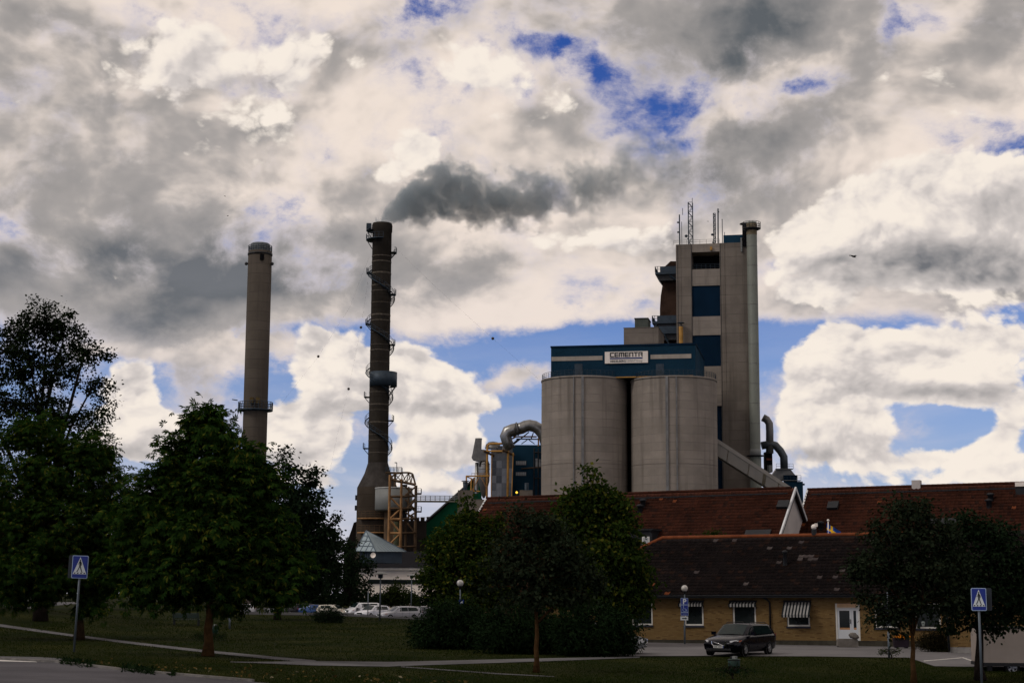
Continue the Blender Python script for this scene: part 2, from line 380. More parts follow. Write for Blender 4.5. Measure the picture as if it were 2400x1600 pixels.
def build_ground():
    def axis(fine0, fine1, step, far0, far1):
        a = list(np.arange(fine0, fine1 + .01, step)); q, s = fine1, step
        while q < far1: s *= 1.35; q += s; a.append(q)
        q, s = fine0, step; b = []
        while q > far0: s *= 1.35; q -= s; b.append(q)
        return np.array(b[::-1] + a)
    xs = axis(-70, 50, 1.0, -3500, 3500); ys = axis(20, 160, 1.0, -200, 6000)
    X, Y = np.meshgrid(xs, ys); Z = np.vectorize(terrain)(X, Y)
    nx, ny = len(xs), len(ys); i = np.arange(nx * ny).reshape(ny, nx)
    q = np.stack([i[:-1, :-1], i[:-1, 1:], i[1:, 1:], i[1:, :-1]], -1).reshape(-1, 4)
    tag(np_mesh('ground', np.stack([X, Y, Z], -1).reshape(-1, 3), q, m=M_grass, smooth=True), kind='structure')
build_ground()
def sheet(name, upper, lower, lift, m, sub=14, across=8):
    """A strip of ground surface between two picture edges, laid over the terrain."""
    b = MB(); rows = []
    for (u0, u1), (l0, l1) in zip(zip(upper, upper[1:]), zip(lower, lower[1:])):
        for k in range(sub + (1 if u1 is upper[-1] else 0)):
            t = k / sub
            A = ground(u0[0] + (u1[0] - u0[0]) * t, u0[1] + (u1[1] - u0[1]) * t); B = ground(l0[0] + (l1[0] - l0[0]) * t, l0[1] + (l1[1] - l0[1]) * t)
            row = []
            for c in range(across + 1):
                p = A.lerp(B, c / across); row.append(len(b.v)); b.v.append((p.x, p.y, terrain(p.x, p.y) + lift))
            rows.append(row)
    b.smooth = True
    for r0, r1 in zip(rows, rows[1:]):
        for c in range(across): b.face((r0[c], r0[c + 1], r1[c + 1], r1[c]))
    return tag(b.build(name, m, fix=False), kind='structure')
road_edge = [(-160, 1534), (0, 1546), (130, 1553), (300, 1573), (620, 1600), (1000, 1632), (1500, 1690)]
sheet('road', road_edge, [(-900, 1800), (-500, 1830), (0, 1850), (300, 1880), (620, 1900), (1000, 1950), (1500, 2000)], .016, M_asph)
sheet('pavement', [(-160, 1528), (0, 1538), (90, 1540), (150, 1543)], [(-160, 1533.6), (0, 1545.6), (90, 1550), (150, 1555)], .020, M_path, across=3)
def kerb():
    b = MB(); pts = []
    for (a, c) in zip(road_edge[1:5], road_edge[2:5]):
        for k in range(12):
            t = k / 12; pts.append(ground(a[0] + (c[0] - a[0]) * t, a[1] + (c[1] - a[1]) * t - .3))
    for p, q in zip(pts, pts[1:]):
        n = (q - p).normalized(); s = Vector((-n.y, n.x, 0)) * .07
        j = n * .006
        vs = [p + j - s, q - j - s, q - j + s, p + j + s]
        b.add([v + Vector((0, 0, -.05)) for v in vs] + [v + Vector((0, 0, .085)) for v in vs], ((0, 1, 5, 4), (1, 2, 6, 5), (2, 3, 7, 6), (3, 0, 4, 7), (4, 5, 6, 7)))
    tag(b.build('kerb', M_kerb), kind='structure')
kerb()
sheet('crossing_marking', [(-160, 1531), (0, 1546.5), (85, 1551)], [(-160, 1536), (0, 1550), (88, 1552)], .022, M_mark, across=2)
sheet('footpath', [(-60, 1456), (0, 1462), (175, 1487), (330, 1506), (480, 1523), (620, 1536.5), (740, 1547.5)], [(-60, 1461), (0, 1468), (175, 1492), (330, 1511.5), (480, 1529), (620, 1543), (740, 1554)], .018, M_path, across=3)
sheet('footpath', [(540, 1550.5), (600, 1551), (740, 1549), (910, 1551), (1000, 1549), (1250, 1543), (1500, 1538)], [(540, 1552), (600, 1554), (740, 1559.5), (910, 1562), (1000, 1558.5), (1250, 1550.5), (1500, 1541)], .021, M_path, across=3)
sheet('footpath_edging', [(940, 1561), (1170, 1577.5), (1300, 1585)], [(940, 1563), (1170, 1580), (1300, 1586)], .017, M_path, across=2)
sheet('parking_lot', [(1380, 1502), (1500, 1503), (1700, 1505), (1900, 1508), (2140, 1511), (2200, 1528), (2480, 1532)], [(1380, 1538), (1500, 1537.5), (1640, 1537), (1900, 1538), (2130, 1541), (2190, 1561), (2480, 1566)], .024, M_lot)
sheet('lot_marking', [(2165, 1548.5), (2255, 1541)], [(2165, 1550), (2257, 1542)], .030, M_mark, across=1)
sheet('lot_marking', [(2257, 1540.5), (2278, 1547.5)], [(2253, 1541.5), (2275, 1549)], .030, M_mark, across=1)
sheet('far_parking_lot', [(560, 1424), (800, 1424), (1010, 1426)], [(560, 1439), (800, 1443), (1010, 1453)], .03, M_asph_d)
sheet('lane', [(-80, 1413), (60, 1411), (195, 1410)], [(-80, 1430), (60, 1424), (195, 1413)], .03, M_path, across=4)
# ------------------------------------------------------------------ the works behind
class Fr:
    """A vertical picture plane at distance Y turned by rz; p() turns a pixel on it into local coordinates."""
    def __init__(s, px, Y, rz=0.0):
        s.o = foot(px, Y); s.o.z = 0.0; s.rz = rz
        s.ax = Vector((math.cos(rz), math.sin(rz), 0)); s.n = Vector((-math.sin(rz), math.cos(rz), 0))
    def p(s, px, py, ly=0.0):
        d = ray(px, py); t = (ly - (CAM - s.o).dot(s.n)) / d.dot(s.n); q = CAM + d * t - s.o
        return Vector((q.dot(s.ax), ly, q.z))
    def thing(s, name, label, cat, group=None): return thing(name, label, cat, s.o, s.rz, group)
TH = -R(11)
C_silo = mat('silo_concrete', (.262, .226, .194), .9, var=.16, scale=.18, bump=.3, bscale=3, streak=.75, courses=1.7)
C_tower = mat('tower_concrete', (.185, .158, .134), .9, var=.20, scale=.16, bump=.25, bscale=3, streak=.70, courses=2.2)
C_stackA = mat('old_stack_concrete', (.082, .069, .057), .9, var=.16, scale=.12, streak=.40, courses=2.5, bump=.2)
C_stackB = mat('banded_stack_concrete', (.040, .034, .028), .9, var=.30, scale=.15, streak=.3, courses=3.2, bump=.2)
C_stackBb = mat('stack_base_concrete', (.060, .047, .036), .9, var=.25, scale=.12, streak=.35, courses=3.0, bump=.2)
M_ring = mat('band_steel', (.095, .080, .064), .7, var=.3, scale=1.5)
M_blue = mat('blue_cladding', (.010, .037, .066), .72, var=.15, scale=.15, streak=.25)
M_blue_d = mat('blue_cladding_dark', (.004, .017, .038), .72, var=.15, scale=.15, streak=.2)
M_steel_b = mat('bluegrey_steel', (.030, .045, .062), .55, .2, var=.2, scale=1.0)
M_dark = mat('dark_steel', (.025, .025, .027), .6, .2, var=.3, scale=1.0)
M_brown = mat('rust_brown_duct', (.040, .024, .017), .8, var=.4, scale=.3, streak=.4)
M_yel = mat('yellow_steel', (.42, .22, .05), .65, var=.3, scale=.5)
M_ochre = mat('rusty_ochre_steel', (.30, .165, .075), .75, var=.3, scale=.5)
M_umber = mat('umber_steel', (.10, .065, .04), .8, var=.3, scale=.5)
M_galv = mat('galvanised_sheet', (.25, .245, .235), .34, .8, var=.2, scale=.6, streak=.2)
M_galv_d = mat('dull_duct_sheet', (.17, .165, .16), .5, .5, var=.25, scale=.5, streak=.3)
M_lgrey = mat('light_grey_sheet', (.20, .205, .195), .6, .1, var=.08, scale=.3, streak=.15)
M_pipe = mat('pale_green_pipe', (.165, .175, .150), .6, .1, var=.10, scale=.2, streak=.3)
M_beige = mat('beige_sheet', (.33, .29, .25), .7, var=.12, scale=.5, streak=.3)
M_black = mat('black_void', (.006, .006, .007), .9, var=.1)
M_green = mat('green_sheet', (.005, .060, .030), .7, var=.15, scale=.3, streak=.2)
M_white = mat('sign_white', (.80, .72, .65), .6, var=.04, scale=1)
M_ink = mat('sign_ink', (.012, .014, .016), .6, var=.1)
M_navy = mat('sign_navy', (.010, .030, .15), .6, var=.05)
M_greyink = mat('sign_grey_ink', (.26, .25, .22), .6, var=.05)
M_glass = mat('window_glass', (.012, .016, .017), .08, var=.1, spec=.5)
M_pane = mat('pale_window', (.32, .33, .34), .3, var=.35, scale=1.2)
# --- the old concrete chimney
def chimney_old():
    f = Fr(584, 420); t = f.thing('concrete_chimney', 'plain grey concrete chimney with a ring platform, no stairs', 'chimney')
    p = f.p; s = 420 / FPX
    top = p(611, 590).z; r = 28.6 * s
    MB().lathe([(r * 1.02, -1), (r, 30), (r * .985, top), (r * .80, top), (r * .80, top - 3)], 48).build('shaft', C_stackA, t)
    MB().lathe([(r * .80, top - 1), (r * .80, top + 2.0), (r * .70, top + 2.2), (r * .70, top - 1)], 40).build('flue_liner', mat('flue_liner', (.10, .11, .115), .6, var=.3, scale=1), t)
    MB().lathe([(r * .985, top - 1.0), (r * 1.03, top - 1.0), (r * 1.03, top - .5), (r * .985, top - .5)], 40).build('rim_band', M_dark, t)
    railing(arc((0, 0), r * .97, 0, 2 * math.pi, 28, top), 1.5, 2, .06, (.5, 1.0)).build('top_railing', M_steel_b, t)
    zr = p(590, 960).z
    pl = MB().lathe([(r, zr - .5), (r + 1.3, zr - .3), (r + 1.3, zr), (r, zr)], 40).build('platform', M_steel_b, t)
    railing(arc((0, 0), r + 1.25, 0, 2 * math.pi, 30, zr), 1.9, 1.6, .07, (.6, 1.2)).build('railing', M_steel_b, pl)
    o = p(602, 944)
    for k in (-.8, .8): MB().cbox((o.x + k, -r - .4, zr + 2.0), (.9, .8, 1.6)).build('floodlight', mat('floodlight_tan', (.10, .07, .03), .7), t)
    for k in (-1, 1): MB().sphere((k * (r + .25), -1.0, top - 3.4), .45, 8, 6).build('warning_lamp', M_dark, t)
    MB().cbox((1.0, -r * .985, top - 2.0), (1.0, .5, 1.5)).build('hatch', M_black, t)
    MB().bar((-r - 1.2, -2, zr + 2.2), (-r - 2.6, -2.2, zr + 2.4), .18).build('bracket', M_steel_b, t)
chimney_old()
# --- the banded chimney with the winding stair
def chimney_banded():
    Y = 405; f = Fr(879, Y); p = f.p; s = Y / FPX
    t = f.thing('banded_chimney', 'tall dark brown smoking chimney with a winding steel stair and flared foot', 'chimney')
    top = p(890, 524).z; z1 = p(882, 1085).z; z2 = p(880, 1143).z; r = 23.0 * s; rb = 47.5 * s
    MB().lathe([(r * 1.02, z1), (r, top - 2.4), (r * 1.05, top - 2.2), (r * 1.07, top - .6), (r * 1.0, top), (r * .82, top), (r * .82, top - 3)], 40).build('shaft', C_stackB, t)
    MB().lathe([(rb, z2), (r * 1.35, z1 - 2.6), (r * 1.02, z1 + .05)], 40).build('cone', mat('cone_concrete', (.052, .046, .042), .9, var=.35, scale=.3, streak=.3), t)
    MB().lathe([(rb * 1.03, -1), (rb * 1.01, z2 * .5), (rb, z2 + .02)], 40).build('foot', C_stackBb, t)
    ring = MB().lathe([(r * 1.005, -.11), (r * 1.03, -.09), (r * 1.03, .09), (r * 1.005, .11)], 36).build('band', M_ring, t)
    n = 21; zs = [z1 + 2.5 + (top - z1 - 8) * (i + .25 * math.sin(i * 2.1)) / n for i in range(n)]
    ring.location.z = zs[0]
    for q in zs[1:]: child('band', ring.data, t, (0, 0, q), sc=(1, 1, random.uniform(.6, 2.2)))
    # winding stair: down from the left round the front to the right, then behind
    a0, a1 = math.pi, math.pi * (2 * 4.38) ; zt = p(850, 640).z; pitch = 118.5 * s
    Zof = lambda a: zt - pitch * (a - math.pi) / (2 * math.pi)
    ri, ro = r + .12, r + .98
    st = MB(); rl = MB(); N = 230; aa0 = math.pi - 2.7
    prev = None
    for i in range(N + 1):
        a = aa0 + (a1 - aa0) * i / N; z = Zof(a); c, q = math.cos(a), math.sin(a)
        if i % 1 == 0:
            d = .5 * (a1 - aa0) / N * .7
            for (ra, rc, h) in ((ri, ro, .05),):
                vs = [(ra * math.cos(a - d), ra * math.sin(a - d), z), (rc * math.cos(a - d), rc * math.sin(a - d), z), (rc * math.cos(a + d), rc * math.sin(a + d), z), (ra * math.cos(a + d), ra * math.sin(a + d), z)]
                st.add(vs + [(x, y_, z_ - .06) for x, y_, z_ in vs], ((0, 1, 2, 3), (7, 6, 5, 4), (0, 4, 5, 1), (1, 5, 6, 2), (2, 6, 7, 3), (3, 7, 4, 0)))
        cur = [Vector((ro * c, ro * q, z + hh)) for hh in (1.05, .55)] + [Vector((ro * c, ro * q, z - .12)), Vector((ri * c, ri * q, z - .12))]
        if prev:
            rl.bar(prev[0], cur[0], .09); rl.bar(prev[1], cur[1], .06); st.bar(prev[2], cur[2], .20); st.bar(prev[3], cur[3], .14)
        if i % 3 == 0: rl.bar(cur[2], cur[0], .06)
        prev = cur
    sp = st.build('stair', M_steel_b, t); rl.build('handrail', M_steel_b, sp)
    for py_, side in ((690, 1), (808, 1), (985, 1), (592, 1), (640, -1), (760, -1), (930, -1), (1050, -1)):   # landings at both flanks
        q = p(905 if side > 0 else 850, py_).z; ang0 = 0 if side > 0 else math.pi
        b = MB().lathe([(r, q - .15), (r + 1.35, q - .15), (r + 1.35, q), (r, q)], 6, a0=ang0 - .42, a1=ang0 + .42)
        b.bar((side * (r + 1.2), 0, q - .1), (side * r, 0, q - 1.5), .12)
        l = b.build('landing', M_steel_b, t)
        railing(arc((0, 0), r + 1.33, ang0 - .42, ang0 + .42, 5, q), 1.2, .7, .04).build('railing', M_steel_b, l)
    # blue balcony
    zb0, zb1 = p(890, 906).z, p(890, 873).z; c = (1.0, -.5)
    MB().lathe([(r * .9, zb0), (r + 1.0, zb0), (r + 1.0, zb1), (r + .93, zb1), (r + .93, zb0 + .1), (r * .9, zb0 + .1)], 28, (c[0], c[1], 0), a0=math.pi * 1.02, a1=math.pi * 2.35).build('balcony', M_steel_b, t)
    MB().bar((r + 1.7, -.8, zb0), (r, -.6, zb0 - 2.4), .25).build('balcony_strut', M_lgrey, t)
    # platforms near the mouth
    for py_, ext in ((540, .2), (562, 1.6)):
        q = p(860, py_).z
        b = MB().lathe([(r, q - .2), (r + 1.6, q - .2), (r + 1.6, q), (r, q)], 10, a0=math.pi * .75, a1=math.pi * (1.15 + ext * .25))
        b.bar((-r - 1.4, -.4, q - .1), (-r, -.3, q - 2.4), .14); l = b.build('platform', M_steel_b, t)
        railing(arc((0, 0), r + 1.55, math.pi * .75, math.pi * (1.15 + ext * .25), 9, q), 1.3, .8, .05).build('railing', M_steel_b, l)
    MB().cbox((-r - .9, -.4, p(860, 531).z), (1.2, 1.0, 1.4)).build('instrument_cabinet', M_steel_b, t)
    for q, w in ((1166, .5), (1190, .6)): MB().cbox((-rb - .1, -.5, p(836, q).z), (w, 1.2, 1.2)).build('bracket', M_dark, t)
    # walkways girdling the foot
    for py_ in (1215, 1248):
        q = p(880, py_).z
        b = MB().lathe([(rb, q - .35), (rb + 1.2, q - .35), (rb + 1.2, q), (rb, q)], 24, a0=math.pi * 1.25, a1=math.pi * 2.0).build('walkway', M_ochre, t)
        railing(arc((0, 0), rb + 1.15, math.pi * 1.25, math.pi * 2.0, 12, q), 1.6, 1.2, .05, (.5, 1.0)).build('railing', M_umber, b)
    return f, t
chimney_banded()
def annex():
    f = Fr(878, 392); p = f.p
    t = f.thing('flue_drum', 'light grey sheet metal drum against the flared foot of the brown chimney', 'duct')
    a, b_ = p(876, 1140), p(876, 1192); c = p(920, 1160); r = (c.x - a.x)
    MB().lathe([(0.01, a.z + .2), (r, a.z), (r, b_.z), (r * .9, b_.z - .3), (0.01, b_.z - .3)], 40, (c.x, 4.3, 0)).build('shell', M_lgrey, t)
    MB().lathe([(r + .03, a.z - .25), (r + .1, a.z - .25), (r + .1, a.z - .02), (r + .03, a.z - .02)], 40, (c.x, 4.3, 0)).build('rim', mat('rim_sheet', (.5, .5, .48), .6), t)
    MB().lathe([(r * .5, 0), (r * .5, b_.z)], 20, (c.x, 4.3, 0)).build('support', M_umber, t)
    f = Fr(925, 386); p = f.p
    t = f.thing('steel_scaffold_tower', 'rust coloured braced steel tower beside the brown chimney', 'scaffold')
    cols = {}
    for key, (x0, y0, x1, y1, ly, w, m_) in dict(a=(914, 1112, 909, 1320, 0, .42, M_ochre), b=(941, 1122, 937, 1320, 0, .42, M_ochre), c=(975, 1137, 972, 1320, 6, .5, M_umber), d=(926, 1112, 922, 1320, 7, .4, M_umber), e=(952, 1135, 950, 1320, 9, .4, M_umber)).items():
        A, B = p(x0, y0, ly), p(x1, y1, ly); B.z = 0; cols[key] = (A, B)
        MB().bar(A, B, w).build('column', m_, t)
    bars = []
    for y, m_ in ((1163, M_umber), (1191, M_umber), (1216, M_ochre), (1249, M_ochre), (1281, M_ochre)):
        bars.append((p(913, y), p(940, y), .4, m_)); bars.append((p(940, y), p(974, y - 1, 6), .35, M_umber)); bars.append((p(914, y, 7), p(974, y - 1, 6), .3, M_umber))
    for (x0, y0, x1, y1) in ((914, 1164, 940, 1190), (940, 1191, 913, 1216), (913, 1217, 939, 1247), (939, 1249, 911, 1277), (911, 1281, 938, 1306)): bars.append((p(x0, y0), p(x1, y1), .32, M_ochre))
    for (x0, y0, x1, y1) in ((950, 1160, 974, 1140), (950, 1140, 974, 1165), (950, 1170, 974, 1195), (974, 1170, 950, 1195), (950, 1200, 974, 1216), (974, 1200, 950, 1216), (955, 1225, 970, 1245), (958, 1140, 957, 1216), (963, 1150, 950, 1165)):
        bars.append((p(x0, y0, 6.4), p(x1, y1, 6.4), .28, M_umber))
    arch = [(914, 1121), (926, 1110), (942, 1107), (958, 1107), (967, 1110), (974, 1136)]
    low = [(914, 1121), (926, 1126), (942, 1129), (952, 1131), (963, 1133), (974, 1136)]
    for q, w in ((arch, .3), (low, .45)):
        for a_, c_ in zip(q, q[1:]): bars.append((p(*a_), p(*c_), w, M_umber))
    for a_, c_ in zip(arch[1:-1], low[1:-1]): bars.append((p(*a_), p(*c_), .18, M_umber))
    for a_, c_ in zip(arch[:-1], low[1:]): bars.append((p(*a_), p(*c_), .15, M_umber))
    for a_, c_ in zip(arch[1:], low[:-1]): bars.append((p(*a_, 2.5), p(*c_, 2.5), .15, M_umber))
    for a_, c_, w, m_ in bars: MB().bar(a_, c_, w).build('brace' if w < .34 else 'beam', m_, t)
    A, B = p(903, 1105), p(941, 1106)
    pl = MB().box(A.x, B.x, 0, 3, A.z - .3, A.z).build('platform', M_umber, t)
    railing([(A.x, 0, A.z), (B.x, 0, A.z), (B.x, 3, A.z), (A.x, 3, A.z)], 1.1, 1.0, .035).build('railing', M_steel_b, pl)
    q = p(929, 1104); h = p(929, 1083)
    MB().bar((q.x, 1, q.z), (q.x, 1, h.z), .12).bar((q.x, 1, h.z), (q.x - .5, 1, h.z + .02), .16).build('lamp_post', M_steel_b, t)
    for y0, y1 in ((1155, 975), (1197, 975)):
        A, B = p(974, y0, 6), p(987, y0, 6)
        pl = MB().box(A.x, B.x, 5, 8, A.z - .25, A.z).build('platform', M_umber, t)
        railing([(A.x, 5, A.z), (B.x, 5, A.z), (B.x, 8, A.z)], 1.1, .7, .03).build('railing', M_steel_b, pl)
    for (x0, y0, x1, y1) in ((975, 1168, 948, 1195), (975, 1198, 950, 1172)): MB().bar(p(x0, y0, 7.5), p(x1, y1, 7.5), .5).build('stair_flight', M_umber, t)
    A, B = p(943, 1135, 5), p(948, 1160, 5)
    for k in (0, 5): MB().bar(p(946 + k, 1135, 8), p(945 + k, 1216, 8), .5).build('riser_pipe', M_dark, t)
    q = p(931, 1222, 4); MB().lathe([(.75, 0), (.75, q.z)], 12, (q.x, 4, 0)).build('tank_leg', mat('olive_pipe', (.07, .075, .045), .7, var=.2), t)
    f = Fr(1025, 388); p = f.p
    t = f.thing('footbridge', 'thin railed steel footbridge from the scaffold tower to the concrete block', 'footbridge')
    A, B = p(974, 1172), p(1076, 1173)
    dk = MB().box(A.x, B.x, 0, 1.8, A.z - .35, A.z).build('deck', mat('footbridge_steel', (.16, .15, .12), .7, var=.2), t)
    for y in (0.05, 1.75): railing([(A.x, y, A.z), (B.x, y, A.z)], 1.15, 1.15, .035, (.4, .75)).build('railing', M_lgrey, dk)
    # dark kiln house behind the scaffold
    f = Fr(1000, 428); p = f.p
    t = f.thing('kiln_house', 'low dark brown kiln house behind the rusty scaffold tower', 'building')
    A, B = p(900, 1219), p(1130, 1217); MK = mat('dark_kiln_wall', (.016, .013, .012), .85, var=.3, scale=.2, streak=.3)
    MB().box(A.x, B.x, 0, 14, -.5, A.z).build('wall', MK, t)
    for i, (x, w, h) in enumerate(((955, 6, 9), (965, 7, 12), (978, 8, 7), (990, 9, 8), (1003, 7, 9), (1013, 8, 6), (948, 5, 6))):
        c = p(x, 1219); MB().box(c.x - w * .055, c.x + w * .055, .3, 2, c.z - .1, c.z + h * .11).build('roof_vent', MK, t)
    railing([(A.x, .1, A.z), (B.x, .1, A.z)], .9, 1.5, .03).build('railing', M_umber, t)
    f = Fr(822, 430); p = f.p
    pts = [p(834, 1222), p(829, 1224), p(824, 1240), p(816, 1262), p(806, 1290)]
    b = MB().prism([(q.x, q.z) for q in pts] + [(pts[-1].x, -.5), (pts[0].x + 3, -.5), (pts[0].x + 3, pts[0].z)], 0, 8)
    o = b.build('dust_chute', MK, None, f.o); tag(o, 'dark sloping chute at the far side of the brown chimney foot', 'chute')
    # green gallery
    f = Fr(1060, 402); p = f.p
    t = f.thing('conveyor_gallery', 'green clad sloping conveyor gallery behind the concrete block', 'gallery')
    up = [p(1000, 1221), p(1114, 1120), p(1128, 1118)]
    poly = [(q.x, q.z) for q in up] + [(up[2].x, -.5), (up[0].x, -.5)]
    MB().prism(poly, 0, 7).build('wall', M_green, t)
    for a_, c_ in zip(up, up[1:]): MB().bar(a_ + Vector((0, -.15, 0)), c_ + Vector((0, -.15, 0)), .5).build('roof_edge', M_dark, t)
    # concrete block with a vent
    f = Fr(1130, 374); p = f.p
    t = f.thing('concrete_block', 'plain grey concrete block below the yellow pipe frame', 'building')
    A, B, C = p(1073, 1148), p(1108, 1148), p(1215, 1170)
    MB().box(A.x, B.x, 0, 9, -.5, A.z).build('wall', C_tower, t)
    MB().box(B.x + .004, C.x, .3, 9, -.5, C.z).build('wing', C_tower, t)
    q0, q1 = p(1090, 1148), p(1090, 1128); r = .56
    v = MB().lathe([(r * .8, q0.z - .1), (r * .85, q0.z + .6), (r * 1.05, q1.z), (.01, q1.z)], 14, (q0.x, 1.2, 0)).build('roof_vent', M_steel_b, t)
    MB().lathe([(r * 1.6, q1.z + .12), (r * 1.5, q1.z + .26), (.01, q1.z + .3)], 14, (q0.x, 1.2, 0)).build('cap', M_steel_b, v)
annex()
# --- the filter plant between the chimneys and the silos
def filter_plant():
    f = Fr(1160, 384); p = f.p; s = 384 / FPX
    t = f.thing('dust_filter', 'silver filter cylinders with a slanted grey exhaust hood on top', 'filter')
    c = p(1134, 1085); w = 13.5 * s; z = lambda y: p(1134, y).z
    MB().lathe([(.2, z(1166)), (w * .35, z(1160)), (w, z(1125)), (w, z(1086)), (w * .72, z(1076)), (w * .45, z(1072)), (.01, z(1071))], 24, (c.x, 1.6, 0)).build('cyclone', M_galv, t)
    for q in (1086, 1098, 1112): MB().lathe([(w + .01, z(q) - .08), (w + .08, z(q) - .06), (w + .08, z(q) + .06), (w + .01, z(q) + .08)], 24, (c.x, 1.6, 0)).build('seam', M_galv_d, t)
    c2 = p(1117, 1090); MB().lathe([(.42, z(1155)), (.42, z(1082)), (.01, z(1081))], 12, (c2.x, 2.4, 0)).build('riser', M_galv, t)
    hood = [(1114, 1027), (1129, 1027), (1128, 1052), (1142, 1054), (1138, 1078), (1126, 1080), (1123, 1092), (1121, 1081), (1108, 1076), (1105, 1071), (1107, 1064)]
    MB().prism([(p(*q).x, p(*q).z) for q in hood], .2, 2.6).build('hood', M_galv_d, t)
    MB().lathe([(.82, z(1029)), (.82, z(1025.5)), (.7, z(1025.5)), (.7, z(1029))], 16, (p(1121.5, 1027).x, 1.4, 0)).build('hood_collar', M_galv, t)
    t = f.thing('clad_silo', 'dull panelled sheet metal silo inside a yellow pipe frame', 'silo')
    A, B = p(1151, 1044, 2.0), p(1201, 1167, 2.0)
    MB().box(A.x, B.x, 2.1, 7, 0, A.z).build('core', M_galv_d, t)
    dm = p(1155, 1042); MB().lathe([(1.9, A.z - .6), (1.7, A.z + .4), (1.1, A.z + .95), (.01, A.z + 1.15)], 20, (dm.x, 3.4, 0)).build('dome', M_galv_d, t)
    pm = [mat('panel_sheet_%s' % k, cc, .35, .55, var=.15, scale=.6, streak=.25) for k, cc in (('light', (.22, .225, .23)), ('mid', (.13, .135, .14)), ('dark', (.08, .085, .092)))]
    nx, nz = 4, 7; W_, H_ = (B.x - A.x) / nx, (A.z - B.z) / nz; base = MB().box(.03, W_ - .03, 0, .1, .03, H_ - .03)
    mes = [base.build('panel', q, t).data for q in pm]
    for o in [o for o in t.children if o.name.startswith('panel')]: bpy.data.objects.remove(o)
    rnd = random.Random(4)
    for i in range(nx):
        for j in range(nz):
            child('panel', mes[rnd.choice((0, 1, 1, 2, 2) if j > 4 else (0, 0, 1, 2))], t, (A.x + i * W_, 2.0, B.z + j * H_))
    t = f.thing('steel_portal', 'yellow bent pipe frame standing round the clad silo', 'frame')
    pts = [p(1141, 1170), p(1142, 1050), p(1143, 1043), p(1148, 1040), p(1180, 1039), p(1188, 1040), p(1191, 1046), p(1189, 1167)]
    pts[0].z = pts[-1].z = 15; MB().tube(pts, .26, 8).build('portal', M_yel, t)
    for (a_, b_, w) in (((1136, 1057), (1190, 1057), .3), ((1153, 1066), (1151, 1166), .14), ((1203, 1060), (1199, 1166), .14)): MB().bar(p(*a_, -.3), p(*b_, -.3), w).build('rail', M_yel, t)
    for (a_, b_) in (((1134, 1056), (1158, 1068)), ((1178, 1054), (1206, 1067))): MB().bar(p(*a_, -.8), p(*b_, .8), .42).build('cantilever', M_umber, t)
    t = f.thing('pipe_gantry', 'small orange steel gantry left of the yellow pipe frame', 'frame')
    for (a_, b_, w) in (((1092, 1115), (1148, 1115), .22), ((1093, 1115), (1093, 1130), .25), ((1105, 1120), (1104, 1152), .25), ((1112, 1118), (1110, 1152), .18), ((1104, 1150), (1125, 1151), .2), ((1123, 1118), (1107, 1148), .14), ((1128, 1118), (1142, 1146), .18), ((1105, 1121), (1093, 1116), .18), ((1142, 1117), (1142, 1166), .16)):
        MB().bar(p(*a_, -.6), p(*b_, -.6), w).build('bar', M_ochre if w < .2 else M_yel, t)
    railing([p(1105, 1115, -.5), p(1148, 1115, -.5)], .7, .7, .025).build('railing', M_ochre, t)
    # blue building
    f = Fr(1236, 392); p = f.p
    t = f.thing('blue_building', 'dark blue clad building with two pale window strips behind the left silo', 'building')
    A, B = p(1201, 1042), p(1290, 1042)
    MB().box(A.x, B.x, 0, 14, -.5, A.z).build('wall', M_blue, t)
    for i in range(40):
        x = A.x + .1 + i * (B.x - A.x) / 40; MB().box(x, x + .06, -.035, -.002, A.z - 13, A.z - .1).build('rib', M_blue, t) if False else None
    def win(x0, y0, x1, y1, n):
        a, b_ = p(x0, y0), p(x1, y1); w = MB().box(a.x - .1, b_.x + .1, -.08, -.003, b_.z - .1, a.z + .1).build('window', M_steel_b, t)
        d = (b_.x - a.x) / n; me = MB().box(.03, d - .03, -.02, 0, 0, a.z - b_.z).build('pane', M_pane, w); me.location = (a.x, -.085, b_.z)
        for k in range(1, n): child('pane', me.data, w, (a.x + k * d, -.085, b_.z))
    win(1209, 1080, 1233, 1089, 6); win(1209, 1106, 1233, 1114, 6); win(1255, 1074, 1260, 1093, 1); win(1263, 1076, 1270, 1093, 2)
    for x in (1252, 1262, 1270): MB().bar(p(x, 1050, -.4), p(x - 1, 1166, -.4), .22).build('service_pipe', M_dark, t)
    MB().bar(p(1222, 1098, -.3), p(1272, 1094, -.3), .22).build('pipe_run', M_umber, t)
    for q in (1060, 1120): MB().bar(p(1250, q, -.4), p(1272, q, -.4), .2).build('bracket', M_dark, t)
    f = Fr(1232, 376); p = f.p
    t = f.thing('roof_plant_box', 'small concrete roof box with a grey vent in front of the blue building', 'plant box')
    A, B = p(1218, 1148), p(1248, 1175); MB().box(A.x, B.x, 0, 3, 0, A.z).build('box', C_tower, t)
    q = p(1234, 1148); MB().lathe([(.45, q.z - .1), (.42, p(1234, 1130).z), (.01, p(1234, 1130).z)], 12, (q.x, 1, 0)).build('vent', M_steel_b, t)
    q = p(1211, 1154); l = thing('lit_lamp', 'small yellow lamp glowing on the blue building', 'lamp', f.o + Vector((q.x, -1, 0)))
    MB().bar((0, .6, 0), (0, .6, q.z - .3), .12).bar((0, .6, q.z - .3), (0, 0, q.z), .1).build('bracket', M_dark, l)
    MB().sphere((0, 0, q.z), .26, 10, 7).build('bulb', mat('lamp_glow', (1.0, .62, .06), .5, var=0, emit=1.4), l)
    # silver duct arching over
    f = Fr(1225, 372); p = f.p; s = 372 / FPX
    t = f.thing('silver_duct', 'thick shiny silver duct arching over the blue building', 'duct')
    pts = [p(1197, 1052), p(1189, 1036), p(1185, 1022), p(1190, 1012), p(1202, 1007.5), p(1212, 1005)]
